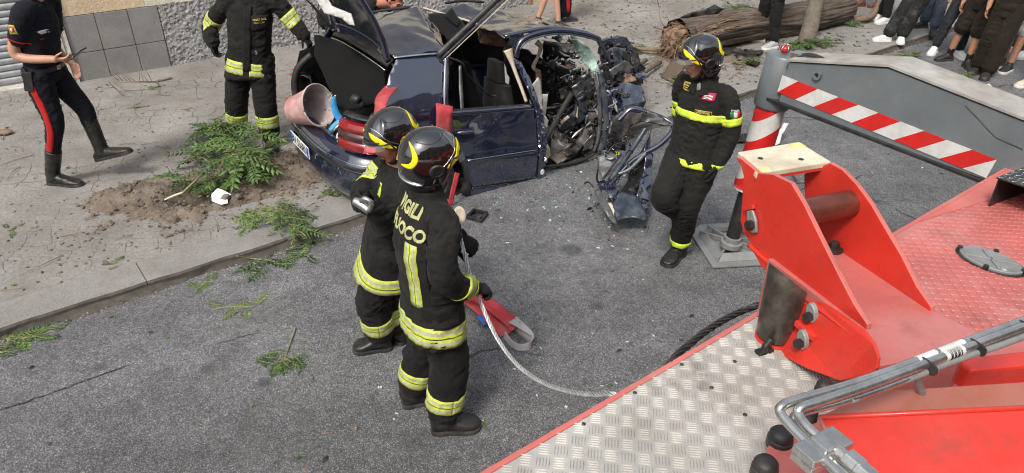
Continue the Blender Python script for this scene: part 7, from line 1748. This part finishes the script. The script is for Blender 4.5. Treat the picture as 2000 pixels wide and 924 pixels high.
def branches():
    # heap round the firefighter's boots
    leafy("large heap of dark green feathered leaves around the firefighter's boots", [GP(500, 300, .06), GP(465, 285, .12), GP(432, 262, .16), GP(410, 256, .10)], 70, .27, ['leaf_dark', 'leaf', 'leaf_dark'], 1, up=.8)
    leafy("bright green branch hanging over the edge of the dug pit", [GP(440, 300, .30), GP(470, 305, .30), GP(490, 318, .22), GP(492, 338, .05)], 48, .30, ['leaf', 'leaf', 'leaf_pale', 'leaf_dark'], 2, up=.4)
    leafy("leafy stem standing upright beside the firefighter's right hand boot", [GP(537, 330, .04), GP(519, 300, .10), GP(513, 276, .28), GP(513, 262, .42)], 14, .26, ['leaf_dark', 'leaf'], 3, up=.3)
    leafy("long forked branch with a white peeled end lying across the pit", [GP(358, 376, .03), GP(385, 350, .08), GP(410, 328, .14), GP(444, 305, .26), GP(486, 276, .34)], 20, .26, ['leaf_dark', 'leaf'], 4, start=.35, up=.3, r0=.012, peeled=(GP(316, 393, .012), GP(358, 376, .034)))
    leafy("low sprig of dark leaves lying on the loose earth by the pit", [GP(372, 352, .05), GP(345, 350, .05), GP(318, 355, .03), GP(296, 358, .02)], 18, .24, ['leaf_dark', 'leaf'], 5, up=.12)
    leafy("drooping dark sprig at the back of the pit", [GP(412, 318, .14), GP(392, 306, .10), GP(370, 298, .07)], 18, .25, ['leaf_dark', 'leaf_dark', 'leaf'], 6, up=.4)
    leafy("leaves lying down inside the pit", [GP(398, 366, -.05), GP(412, 372, -.10), GP(420, 384, -.12)], 14, .28, ['leaf_dark'], 7, up=.3)
    leafy("bushy green branch on the pavement close to the kerb edge", [GP(520, 398, .02), GP(545, 412, .06), GP(556, 432, .07), GP(575, 440, .05), GP(590, 455, .02)], 26, .19, ['leaf', 'leaf', 'leaf_pale', 'leaf_dark'], 8, up=.25, start=.1)
    leafy("fan of pale green leaves on the pavement left of the kerb branch", [GP(548, 425, .05), GP(525, 420, .06), GP(500, 418, .04), GP(490, 440, .02)], 22, .19, ['leaf_pale', 'leaf'], 9, up=.2)
    leafy("dark sprig reaching away from the kerb branch", [GP(545, 420, .05), GP(572, 410, .05), GP(590, 418, .03)], 13, .18, ['leaf_dark'], 18, up=.25)
    leafy("sprig hanging over the kerb into the gutter", [GP(574, 446, .03), GP(596, 460, .03), GP(604, 480, .02), GP(598, 494, .015)], 12, .17, ['leaf', 'leaf_dark'], 10, up=.1)
    leafy("thin sprig with dark leaves lying in the gutter", [GP(462, 500, .02), GP(490, 505, .02), GP(520, 508, .015), GP(540, 512, .01)], 8, .22, ['leaf_dark'], 11, up=.08, start=.35)
    leafy("small single leaf spray on the asphalt below the kerb", [GP(392, 560, .005), GP(402, 553, .006), GP(420, 549, .005)], 5, .12, ['leaf'], 12, up=.04, group="single leaf sprays on the asphalt")
    leafy("pale leaf spray lying flat in mid road", [GP(412, 606, .004), GP(440, 600, .006), GP(470, 598, .006), GP(490, 600, .004)], 9, .13, ['leaf_pale'], 13, up=.03, group="single leaf sprays on the asphalt")
    leafy("dark leaf spray with a long bare stalk nearest the lower edge", [GP(577, 640, .01), GP(566, 672, .012), GP(558, 694, .012), GP(556, 706, .01)], 14, .12, ['leaf_dark', 'leaf'], 14, up=.08, start=.6, group="single leaf sprays on the asphalt")
    leafy("matted green sprig in the gutter at the edge of the picture", [GP(-20, 660, .01), GP(15, 662, .015), GP(45, 660, .015), GP(70, 655, .008)], 34, .12, ['leaf_dark', 'leaf'], 15, up=.08)
    leafy("dark tuft in the road just below the gutter sprig", [GP(-10, 688, .008), GP(5, 688, .008), GP(14, 686, .006)], 8, .09, ['leaf_dark'], 16, up=.05)
    for i, (x, y, n, L, lab) in enumerate(((283, 174, 7, .12, "small green tuft near the foot of the stone slabs"), (247, 211, 5, .10, "flat dark leaf tuft in the middle of the pavement"), (352, 214, 3, .08, "tiny leaf tuft left of the standing firefighter"), (630, 380, 10, .12, "green tuft under the rear bumper"), (212, 515, 5, .09, "small tuft on the kerb stone"), (12, 450, 4, .10, "dark leaf tuft at the left edge of the pavement"))):
        leafy(lab, [GP(x, y, .006), GP(x + 8, y - 1, .012), GP(x + 16, y - 2, .008)], n, L, ['leaf', 'leaf_dark'], 30 + i, up=.1, group="leaf tufts on the pavement")
    for i, (x, y, n, L, lab) in enumerate(((1440, 18, 46, .26, "fresh green spray lying on top of the fallen trunk"), (1560, 88, 40, .20, "leaf litter clump round the sapling"), (1602, 84, 26, .20, "dark sprig between sapling and outrigger"), (1625, 118, 34, .18, "low leafy clump just behind the outrigger beam"), (1222, 96, 30, .16, "bright green tuft between car and trunk"), (1325, 160, 34, .16, "green grassy tuft at the walking firefighter's helmet"), (1655, 42, 26, .20, "dark sprig under the bent branch"), (1768, 108, 22, .16, "sprig lying at the kerb between the onlookers"), (1862, 150, 40, .14, "scattered green sprig on the road before the wide black trousers"), (1450, 120, 14, .14, "small sprig below the bark slabs"))):
        leafy(lab, [GP(x - 22, y + 3, .02), GP(x, y, .06), GP(x + 26, y - 2, .03)], n, L, ['leaf', 'leaf_dark', 'leaf_pale'] if i in (0, 4, 5, 8) else ['leaf_dark', 'leaf_dark', 'leaf'], 50 + i, up=.3)
    # litter of single leaves and bark crumbs
    r = random.Random(77); bm = NB()
    for i in range(2300):
        if i < 1500: s = r.uniform(6.0, 14.5); n = r.uniform(KN + .1, 10.4)
        elif i < 2000: s = r.gauss(1.5, 2.2); n = r.uniform(KN + .4, 10.4)
        else: s = r.uniform(-1, 10); n = r.uniform(1.7, KN)
        p = SN(s, n, 0); p.z = gz(p) + r.uniform(.004, .012); a = r.uniform(0, 6.3); d = V((math.cos(a), math.sin(a), r.uniform(0, .15))); L = r.uniform(.014, .06) * (1.6 if i < 1500 else 1)
        nf = len(bm.faces); leaflet(bm, p, nrm(d), UP, L, L * r.uniform(.14, .3)); mi = r.choice([0, 1, 1, 2, 3, 3])
        bm.faces.ensure_lookup_table()
        for f in bm.faces[nf:]: f.material_index = mi
    tag(obj("leaf_litter", bm, [M['leaf'], M['leaf_dark'], M['black_plastic'], M['dry_twig']]), kind="stuff")
    # thin twigs
    bm = NB()
    for i in range(260):
        s = r.uniform(5.5, 12.5) if i < 190 else r.uniform(-1, 5); n = r.uniform(KN + .3, 10); p = SN(s, n, PAVE + .008); a = r.uniform(0, 6.3); L = r.uniform(.06, .35); d = V((math.cos(a), math.sin(a), 0)); e = V((-d.y, d.x, 0)) * r.uniform(-.05, .05)
        tube(bm, [p, p + d * L * .5 + e + UP * r.uniform(0, .02), p + d * L], [.004, .003, .0015], 4)
    tag(obj("twig_litter", bm, M['dry_twig']), kind="stuff")
branches()
def dead_twigs():
    T = thing("dry_twig", "bent dry twig arching in front of the stone slabs", "twig", GP(306, 160), "dry twigs by the wall")
    bm = NB(); tube(bm, [GP(306, 160, .01), GP(298, 160, .10), GP(275, 160, .22), GP(245, 160, .24), GP(225, 160, .14), GP(222, 160, .02)], [.009, .009, .008, .007, .006, .004], 7, 5)
    obj("stem", bm, M['dry_twig'], T, True); bm = NB(); r = random.Random(3)
    for k in range(9):
        x = 232 + k * 8; a = GP(x, 158, .22); tube(bm, [a, a + V((r.uniform(-.25, .05), 0, r.uniform(.08, .28)))], [.004, .0015], 5)
    obj("side_twigs", bm, M['dry_twig'], T, True)
    T2 = thing("dry_twig", "straight dry twig leaning left of the arched one", "twig", GP(238, 185), "dry twigs by the wall")
    bm = NB(); tube(bm, [GP(240, 186, .01), GP(222, 170, .06), GP(212, 160, .30)], [.006, .005, .002], 6, 4); tube(bm, [GP(222, 170, .06), GP(214, 172, .24), GP(202, 172, .34)], [.004, .003, .002], 6); obj("stem", bm, M['dry_twig'], T2, True)
    bm = NB(); tube(bm, [GP(308, 158, .015), GP(336, 152, .02)], [.016, .012], 7); o = obj("wood_stick", bm, M['raw_wood'], None, True, base=tuple(GP(322, 155))); tag(o, "short reddish stick lying beside the twig at the wall", "stick")
    bm = NB(); p = GP(8, 258, .03); ball(bm, p, (.09, .06, .03)); me = remesh(bm, .012, 1, (.012, 30, 2)); o = link_mesh("dead_leaf", me, M['dry_twig'], None, base=tuple(p)); tag(o, "curled brown dead leaf at the left edge of the pavement", "leaf")
dead_twigs()
def tree():
    a, b = GP(1318, 112, .0), GP(1640, 44, .0); d = nrm(b - a); a = a + UP * .235; b = b + UP * .25; r = random.Random(9)
    T = thing("fallen_tree", "thick fallen tree trunk with splintered root end across the pavement", "tree", (a.x, a.y, PAVE))
    bm = NB(); sd = UP.cross(d).normalized(); lay = bm.loops.layers.uv.verify()
    def fn(i, j):
        t = i; p = a.lerp(b, t) + sd * .05 * math.sin(t * 5) + UP * .02 * math.sin(t * 7); ang = j * 2 * math.pi; R = .245 - .03 * t + .05 * math.exp(-t * 14)
        q = V((math.cos(ang) * 1.6, math.sin(ang) * 1.6, t * 3.2)); R += .035 * (1 - abs(noise.noise(V((math.cos(ang) * 7, math.sin(ang) * 7, t * 3.2)))) * 2.4) + .03 * noise.noise(q * 1.2) + .012 * noise.noise(q * 5)
        return p + sd * math.cos(ang) * R + UP * math.sin(ang) * R * .95
    grid_mesh(bm, fn, 110, 72); obj("trunk", bm, M['bark'], T, True)
    e = b - d * .02; bm = NB(); ring_loft(bm, [(e, sd, UP, .2, .2), (e + d * .03, sd, UP, .16, .16)], 18); obj("trunk_end", bm, M['bark'], T, True)
    # peeled, splintered butt
    bm = NB()
    for i in range(200):
        an = r.uniform(0, 6.28); rr = .24 * math.sqrt(r.random()); p = a + d * r.uniform(.0, .30) + sd * math.cos(an) * rr + UP * math.sin(an) * rr; L = r.uniform(.10, .36); out = (sd * math.cos(an) + UP * math.sin(an)) * r.uniform(.0, .5)
        t1 = p - d * L * .5 + out * L * .3; t2 = p - d * L + out * L * .7 + V((r.gauss(0, .09), r.gauss(0, .09), r.gauss(-.06, .08)))
        for t_ in (t1, t2): t_.z = max(PAVE + .01, t_.z)
        tube(bm, [p, t1, t2], [r.uniform(.006, .018), r.uniform(.005, .011), .002], 5)
    tag(obj("splinters", bm, M['raw_wood'], T, False), kind="stuff")
    bm = NB(); ball(bm, a + d * .02, (.18, .23, .22), (d, sd, UP), 20, 14); me = remesh(bm, .016, 1, (.05, 9, 4)); link_mesh("torn_heartwood", me, M['raw_wood'], T)
    bm = NB()
    for i in range(60):
        an = r.uniform(.3, 2.6); p = a + d * r.uniform(.1, .75) + sd * math.cos(an) * -.245 + UP * math.sin(an) * .245; L = r.uniform(.2, .5); tube(bm, [p, p + d * L * .5 + UP * r.uniform(0, .03), p + d * L], [.012, .010, .003], 5)
    tag(obj("bark_shreds", bm, M['raw_wood'], T), kind="stuff")
    for k, pts in enumerate((((1262, 118), (1240, 130), (1212, 142), (1190, 152)), ((1290, 122), (1262, 140), (1246, 150), (1236, 156)), ((1305, 60), (1290, 40), (1287, 15), (1282, -8)), ((1285, 98), (1255, 96), (1225, 92), (1200, 94)))):
        bm = NB(); h = (.06, .08, .05, .03) if k != 2 else (.2, .35, .5, .7); tube(bm, [GP(x, y, hh) for (x, y), hh in zip(pts, h)], [.028, .022, .016, .006] if k != 2 else [.012, .009, .006, .003], 7, 4); obj("root", bm, M['bark'] if k < 2 else M['dry_twig'], T, True)
    sheet("bark_flap", [GP(x, y, h) for x, y, h in ((1290, 150, .02), (1310, 122, .16), (1345, 116, .20), (1332, 140, .10), (1308, 158, .02))], 'bark', T, .03, 6, 3, .04, .03)
    # bark slabs lying off the trunk
    for k, (poly, lab) in enumerate(((((1402, 90), (1440, 94), (1478, 108), (1470, 116), (1436, 108), (1404, 104)), "long dark slab of bark behind the walking firefighter's helmet"), (((1432, 106), (1462, 112), (1484, 122), (1476, 126), (1446, 118)), "narrow dark bark slab next to the knit trainers"), (((1452, 96), (1478, 98), (1490, 100), (1484, 106), (1456, 104)), "short bark slab between the larger one and the trunk"))):
        bt = thing("bark_slab", lab, "bark", GP(*poly[0]), "slabs of bark lying off the trunk"); sheet("slab", [GP(x, y, .03 + .03 * (i % 2)) for i, (x, y) in enumerate(poly)], 'crush_black', bt, .03, 7, 40 + k, .03, .03)
    # pale split timber lying between trunk and car
    for k, (p, q, w_, m, lab) in enumerate((((1150, 205, .40), (1252, 138, .20), .055, 'raw_wood', "long pale split board jutting out of the smashed engine bay"), ((1205, 185, .30), (1246, 146, .16), .03, 'raw_wood', "thin split stick beside the pale board"))):
        A, B = PH(p[0], p[1], p[2]), PH(q[0], q[1], q[2]); bm = NB(); t = (B - A); box(bm, (A + B) / 2, (t, UP.cross(t), t.cross(UP.cross(t))), (t.length / 2, w_, .022 if k != 2 else .05)); bmesh.ops.subdivide_edges(bm, edges=bm.edges, cuts=5, use_grid_fill=True)
        for v in bm.verts: v.co += V((1, 1, 1)) * 0 + V((noise.noise(v.co * 9), noise.noise(v.co * 9 + V((5, 0, 0))), noise.noise(v.co * 9 + V((0, 7, 0))))) * .022
        tag(obj("split_wood", bm, M[m], None, base=tuple(A)), lab, "wood", "split wood at the car front")
    # sapling
    S = GP(1574, 84); T2 = thing("sapling", "slender grey trunked young tree growing in the pavement", "tree", S)
    top = [S - UP * .05, S + UP * .5 + V((.02, .0, 0)), S + UP * 1.4 + V((.03, .03, 0)), S + UP * 2.6 + V((.0, .05, 0)), S + UP * 3.6 + V((.06, .0, 0))]
    bm = NB(); lay = None; L = catmull(top, 10); fr = frames(L)
    def fs(i, j):
        k = min(len(L) - 1, int(round(i * (len(L) - 1)))); R = .135 - .085 * i; a_ = j * 2 * math.pi; R += .008 * noise.noise(V((math.cos(a_) * 2, math.sin(a_) * 2, i * 14))); return L[k] + fr[k][1] * math.cos(a_) * R + fr[k][2] * math.sin(a_) * R
    grid_mesh(bm, fs, len(L) - 1, 18); obj("trunk", bm, M['sapling_bark'], T2, True)
    fol = NB()
    for k in range(7):
        p = L[len(L) - 1 - k * 2]; an = k * 2.4; q = p + V((math.cos(an) * .7, math.sin(an) * .7, .6)); bm = NB(); tube(bm, [p, p.lerp(q, .5) + UP * .05, q], [.03, .02, .008], 7, 3); obj("limb", bm, M['sapling_bark'], T2, True)
        for m_ in range(34): c = p.lerp(q, r.uniform(.3, 1.1)) + V((r.gauss(0, .2), r.gauss(0, .2), r.gauss(0, .2))); compound(fol, c, V((r.gauss(0, 1), r.gauss(0, 1), r.uniform(-.6, .5))), UP, .25, 5, r)
    obj("crown", fol, M['leaf'], T2)
    # bare bent branch near the feet
    B0 = thing("bent_branch", "smooth bare curved branch on the pavement between sapling and white trainers", "branch", GP(1640, 32)); bm = NB()
    tube(bm, [GP(1604, 20, .22), GP(1628, 30, .13), GP(1660, 38, .07), GP(1690, 36, .08), GP(1706, 28, .12), GP(1716, 6, .25), GP(1722, -12, .35)], [.05, .055, .052, .05, .045, .04, .03], 10, 6); obj("stem", bm, M['dry_twig'], B0, True)
    bm = NB(); tube(bm, [GP(1690, 36, .08), GP(1712, 12, .14), GP(1730, -2, .24)], [.025, .02, .012], 8, 4); obj("fork", bm, M['dry_twig'], B0, True)
    # car scraps beyond the trunk
    for k, (poly, m, lab) in enumerate(((((1300, 60), (1318, 48), (1346, 40), (1352, 46), (1338, 60), (1304, 70)), 'paint', "dark blue body scrap leaning on the root end of the trunk"), (((1308, 42), (1340, 30), (1395, 10), (1416, 18), (1404, 28), (1350, 38), (1322, 44)), 'black_plastic', "long black plastic bumper piece behind the fallen trunk"))):
        t = thing("car_scrap", lab, "car part", GP(*poly[0]), "car parts scattered by the trunk"); sheet("scrap_panel", [PD(x, y, 10.62 + .10 * ((i * 7) % 3)) for i, (x, y) in enumerate(poly)], m, t, .06, 5, 60 + k, .05, .012)
M['sapling_bark'] = simple("sapling_bark", (.20, .17, .14), .9, 0, .3, 9, .5, 40, .01, dirt=((.09, .075, .06), .5))
tree()
def rope(label, pts, R, mat, hold=None):
    L = catmull(pts, 26); base = L[0]; T = thing("wire_rope", label, "rope", base, None); fr = frames(L); acc = 0; ang = [0]
    for i in range(1, len(L)): acc += (L[i] - L[i - 1]).length; ang.append(acc / (R * 7.5) * math.pi)
    for k in range(5):
        bm = NB(); P_ = []
        for i, p in enumerate(L): t = ang[i] + k * math.pi * .4; P_.append(p + (fr[i][1] * math.cos(t) + fr[i][2] * math.sin(t)) * R * .62)
        tube(bm, P_, R * .30, 6); obj("strand", bm, M[mat], T, True)
    bm = NB(); tube(bm, L, R * .58, 8); obj("core", bm, M['rope_dark'], T, True); return T
def N_(px, py, n): return PP(px, py, EN * n, EN)
hand_n = PD(925, 556, 3.06).dot(EN)
def densify(pts, k=3):
    out = []
    for a, b in zip(pts, pts[1:]):
        for i in range(k): out.append(a.lerp(b, i / k))
    return out + [pts[-1]]
rope("bright steel wire rope running from the firefighter's hands down to the lorry side", [PD(880, 402, 3.32), PD(893, 440, 3.30), PD(903, 480, 3.22), PD(916, 530, 3.10), PD(928, 562, 3.02), N_(945, 606, hand_n - .10), N_(972, 662, hand_n - .25), N_(1010, 712, hand_n - .45), N_(1058, 746, hand_n - .68), N_(1110, 764, hand_n - .92), N_(1160, 771, hand_n - 1.12), N_(1196, 770, 1.30), N_(1230, 790, 1.27)], .0118, 'rope_steel')
rope("dark greasy wire rope lying along the edge of the silver deck", [N_(1285, 740, 1.275), N_(1322, 694, 1.31), N_(1345, 674, 1.33), N_(1375, 650, 1.35), N_(1405, 630, 1.37), N_(1440, 612, 1.37), N_(1470, 600, 1.35), N_(1500, 592, 1.31), N_(1540, 585, 1.26)], .0165, 'rope_dark')
def ribbon3(name, pts, width, mat, parent, side=None, th=.006, seed=1):
    L = catmull(pts, 7); bm = NB(); prev = None; wd = lerp_list(list(width), 7) if isinstance(width, (list, tuple)) else [width] * len(L)
    sides = [V(s) for s in side] if isinstance(side, list) else None; sl_ = catmull(sides, 7) if sides else None
    for i, p in enumerate(L):
        t = (L[min(i + 1, len(L) - 1)] - L[max(i - 1, 0)]).normalized(); s = sl_[i] if sl_ else V(side); s = nrm(s - t * s.dot(t)); row = []
        for x in (-.5, -.25, 0, .25, .5): row.append(bm.verts.new(p + s * wd[i] * x + t.cross(s) * .004 * noise.noise(p * 20 + V((x * 3, seed, 0)))))
        if prev:
            for j in range(4): bm.faces.new((prev[j], prev[j + 1], row[j + 1], row[j]))
        prev = row
    o = obj(name, bm, M[mat], parent, True); add_solid(o, th); return o
def slings():
    T = thing("lifting_sling", "red lifting sling with grey loop lying on the road behind the wire rope", "sling", GP(975, 630))
    g = lambda x, y, h=.01: PH(x, y, h)
    s1 = nrm(PH(985, 600, 0) - PH(960, 625, 0)); s2 = nrm(PH(950, 600, 0) - PH(935, 632, 0))
    ribbon3("webbing", [g(905, 560, .16), g(935, 578, .10), g(970, 606, .05), g(1005, 632, .03)], .11, 'sling', T, s1)
    ribbon3("webbing", [g(908, 580, .05), g(938, 604, .04), g(968, 634, .02), g(990, 654, .012)], .10, 'sling', T, s2)
    ribbon3("webbing", [g(918, 574, .12), g(950, 590, .075), g(990, 622, .045), g(1008, 640, .04)], .09, 'sling', T, s1 + UP * .5)
    ribbon3("loop", [g(1003, 630, .035), g(1022, 645, .035), g(1038, 662, .03), g(1034, 676, .02), g(1014, 680, .012), g(996, 670, .010), g(984, 654, .012)], [.10, .085, .07, .06, .055, .055, .06], 'sling_grey', T, UP + s1 * .6)
    ribbon3("loop", [g(1000, 626, .06), g(1020, 638, .06), g(1040, 654, .05)], [.07, .06, .03], 'sling_grey', T, s1)
    ribbon3("blue_tag", [g(934, 618, .05), g(945, 626, .03), g(950, 636, .015)], .05, 'blue_print', T, s2)
    # sling round the rear pillar of the car
    S = thing("lifting_sling", "broad red sling wound round the rear pillar of the wrecked car", "sling", W(.9, -.85, .9))
    x = CM @ V((1, 0, 0))
    ribbon3("webbing", [W(CL(868, 205, 1, -.80)), W(CL(868, 222, 1, -.88)), W(CL(867, 262, 1, -.885)), W(CL(866, 280, 1, -.89)), W(CL(865, 296, 1, -.895))], .15, 'sling', S, x)
    ribbon3("webbing", [W(CL(775, 160, 1, -.5)), W(CL(748, 190, 0, .26)), W(CL(741, 222, 0, .20)), W(CL(731, 256, 0, .17)), W(CL(722, 300, 0, .10))], [.11, .115, .125, .13, .13], 'sling', S, nrm(CM @ V((.35, -1, .1))))
    ribbon3("webbing", [W(1.02, -.90, .42), W(.98, -.93, .30), W(.95, -.93, .12)], .05, 'sling', S, x)
slings()
def things():
    # mason's bucket in the boot
    a, b = PD(577, 216, 6.30), PD(623, 206, 6.16); ax = nrm(b - a); u = nrm(ax.cross(UP)); v = ax.cross(u); L = (b - a).length
    B = thing("bucket", "chalky pink rubber bucket lying on its side at the boot sill", "bucket", a)
    bm = NB(); R1, R0 = .185, .125
    ring_loft(bm, [(a, u, v, R0 * .2, R0 * .2), (a, u, v, R0, R0), (a + ax * L * .5, u, v, (R0 + R1) / 2, (R0 + R1) / 2), (b - ax * .02, u, v, R1 * .98, R1 * .98), (b, u, v, R1 * 1.05, R1 * 1.05)], 36, cap=False); bmesh.ops.remove_doubles(bm, verts=bm.verts, dist=.0001)
    bm.faces.new([x for x in bm.verts][:36][::-1]) if False else None
    for w_ in bm.verts: w_.co += V((noise.noise(w_.co * 6), noise.noise(w_.co * 6 + V((3, 0, 0))), noise.noise(w_.co * 6 + V((0, 4, 0))))) * .008
    obj("shell", bm, M['bucket'], B, True, sharp=50)
    bm = NB(); ring_loft(bm, [(b + ax * .001, u, v, R1 * 1.045, R1 * 1.045), (b - ax * .004, u, v, R1 * .95, R1 * .95), (a + ax * L * .5, u, v, (R0 + R1) / 2 * .95, (R0 + R1) / 2 * .95), (a + ax * .02, u, v, R0 * .95, R0 * .95), (a + ax * .02, u, v, R0 * .1, R0 * .1)], 36, cap=False)
    for w_ in bm.verts: w_.co += V((noise.noise(w_.co * 6), noise.noise(w_.co * 6 + V((3, 0, 0))), noise.noise(w_.co * 6 + V((0, 4, 0))))) * .008
    obj("lining", bm, M['bucket_in'], B, True, sharp=50)
    bm = NB(); tube(bm, [b + (u * math.cos(t) + v * math.sin(t)) * R1 * 1.03 for t in [2 * math.pi * k / 36 for k in range(37)]], .008, 7); obj("rim", bm, M['bucket_in'], B, True)
    for k, (x_, y_) in enumerate(((614, 207), )): bm = NB(); tube(bm, [PD(634, 214, 6.10), PD(644, 216, 6.08)], .004, 6); obj("handle_pin", bm, M['steel'], B, True)
    bm = NB(); p = PD(597, 197, 6.05); ball(bm, p, .009); obj("hole", bm, M['rubber'], B)
    # blue ratchet tool
    T = thing("blue_clamp", "light blue curved metal clamp standing in the open boot", "tool", PD(662, 245, 6.0)); P = lambda x, y, d=6.0: PD(x, y, d)
    strip3("clamp_arm", [P(651, 190), P(652, 205), P(657, 222), P(668, 238)], (.04, .055, .06, .06), 'blue_tool', T, th=.02); strip3("clamp_jaw", [P(646, 256, 5.95), P(660, 243, 5.96), P(677, 234, 5.97)], (.05, .07, .05), 'blue_tool', T, th=.03)
    bm = NB(); tube(bm, [P(648, 258, 5.9), P(664, 243, 5.9)], .014, 8); obj("clamp_screw", bm, M['steel'], T, True); bm = NB(); tube(bm, [P(651, 190), P(656, 186), P(652, 196), P(646, 204)], .006, 6, 4); obj("clamp_hook", bm, M['steel'], T, True)
    bm = NB(); tube(bm, [P(640, 188, 6.3), P(650, 180, 6.3), P(642, 200, 6.2)], .004, 6, 5); tag(obj("wire_loop", bm, M['beige'], None, True, base=tuple(P(640, 190, 6.3))), "thin pale wire loop behind the bucket", "wire")
    bm = NB(); tube(bm, [P(666, 256, 5.86), P(660, 262, 5.84), P(659, 272, 5.82), P(664, 280, 5.80)], .010, 8, 5); tag(obj("white_hose", bm, M['white_plastic'], None, True, base=tuple(P(662, 270, 5.83))), "short white hose beside the tail lamp", "hose")
    # shackle held by the second firefighter
    bm = NB(); a = PD(692, 392, 3.30); tube(bm, [a, PD(706, 400, 3.28), PD(722, 412, 3.26)], [.022, .026, .024], 12, 4); tube(bm, [PD(704, 398, 3.28), PD(712, 388, 3.26), PD(726, 398, 3.25), PD(720, 412, 3.25)], .014, 10, 5); tag(obj("shackle", bm, M['steel'], None, True, base=tuple(a)), "grey steel shackle in the second firefighter's gloves", "shackle")
    # things on the road
    D = thing("plastic_square", "small black square plastic frame lying on the asphalt", "car part", GP(932, 420), "plastic bits from the car on the road")
    q = [GP(x, y, .02) for x, y in ((913, 424), (926, 411), (951, 417), (940, 431))]
    for i in range(4): bm = NB(); d = q[(i + 1) % 4] - q[i]; box(bm, (q[i] + q[(i + 1) % 4]) / 2, (d, UP.cross(d), UP), (d.length / 2 + .008, .012, .016)); obj("frame_side", bm, M['black_plastic'], D, bevel=.003)
    sheet("frame_web", [GP(918, 422, .012), GP(930, 413, .012), GP(945, 419, .03), GP(934, 426, .02)], 'black_plastic', D, .012, 20, 4, .02)
    bm = NB(); pp = [GP(x, y, h) for x, y, h in ((413, 380, .06), (425, 368, .11), (433, 370, .13), (452, 380, .08), (444, 385, .08), (445, 397, .05), (432, 400, .05), (414, 393, .05))]
    c = sum(pp, V()) / 8 + UP * .02; cv = bm.verts.new(c); vs = [bm.verts.new(p) for p in pp]
    for i in range(8): bm.faces.new((vs[i], vs[(i + 1) % 8], cv))
    o = obj("paper_scrap", bm, M['paper'], None, base=tuple(pp[0])); add_solid(o, .002); tag(o, "torn white sheet of paper at the pit's rim", "paper")
    t = thing("plastic_strip", "dirty white plastic piece on the road behind the outrigger leg", "car part", GP(1520, 285)); sheet("strip_body", [GP(1508, 287, .02), GP(1522, 282, .03), GP(1528, 262, .10), GP(1540, 244, .16), GP(1530, 243, .16), (GP(1520, 258, .10))], 'white_plastic', t, .02, 9, 3, .03, .014)
    t = thing("plastic_strip", "black broken plastic grille on the road left of the outrigger leg", "car part", GP(1470, 270), "plastic bits from the car on the road"); sheet("strip_body", [GP(1436, 262, .03), GP(1470, 258, .05), GP(1476, 274, .03), GP(1440, 278, .03)], 'black_plastic', t, .03, 12, 5, .025, .01)
    for k, (x, y, lab) in enumerate(((566, 147, "red lamp splinter on the pavement near the wall side of the car"), (578, 140, "second red lamp splinter beyond the first"), (562, 196, "red lamp splinter at the car's rear corner"))):
        p = GP(x, y, .015); r = random.Random(k); t = [p + V((r.uniform(-.08, .08), r.uniform(-.06, .06), r.uniform(0, .03))) for _ in range(4)]; o = sheet("lamp_splinter", t, 'red_lens', None, .006, 20, k, .02, .006); tag(o, lab, "splinter", "red splinters of the tail lamp")
    # crumbs of window glass and plastic round the wreck
    r = random.Random(5); it = [[], []]
    for i in range(750):
        x, y = (r.gauss(1080, 150), r.gauss(372, 34)) if r.random() < .6 else (r.gauss(1240, 70), r.gauss(330, 80))
        if not (560 < x < 1420 and 150 < y < 520): continue
        q = .002 + r.expovariate(1 / .0035); it[i % 2].append((GP(x, y, q * .4), min(.016, q)))
    tag(rocks("glass_crumbs", it[0], M['glass_broken'], .3), kind="stuff"); tag(rocks("plastic_crumbs", it[1], M['black_plastic'], .35), kind="stuff")
    # pale scraps and cigarette ends
    r = random.Random(21); bm = NB()
    for i in range(60):
        x, y = r.uniform(700, 1300), r.uniform(390, 840)
        if i > 40: x, y = r.uniform(1000, 1900), r.uniform(0, 420)
        p = GP(x, y, .006); a = r.uniform(0, 6); d = V((math.cos(a), math.sin(a), 0)); box(bm, p, (d, UP.cross(d), UP), (r.uniform(.004, .015), r.uniform(.002, .006), .002))
    tag(obj("paper_bits", bm, M['sticker']), kind="stuff")
    t = thing("dirty_rag", "crumpled pale paper ball on the pavement under the bent branch", "paper", GP(1656, 42)); bm = NB(); ball(bm, GP(1656, 42, .05), (.08, .06, .05)); me = remesh(bm, .012, 1, (.02, 20, 3)); link_mesh("paper_ball", me, M['paper'], t)
    o = sheet("packet", [GP(1918, 166, .02), GP(1932, 163, .02), GP(1938, 168, .02), GP(1924, 171, .02)], 'sticker', None, .01, 12, 3, .02); tag(o, "small white crushed packet on the road by the lorry beam", "packet")
things()
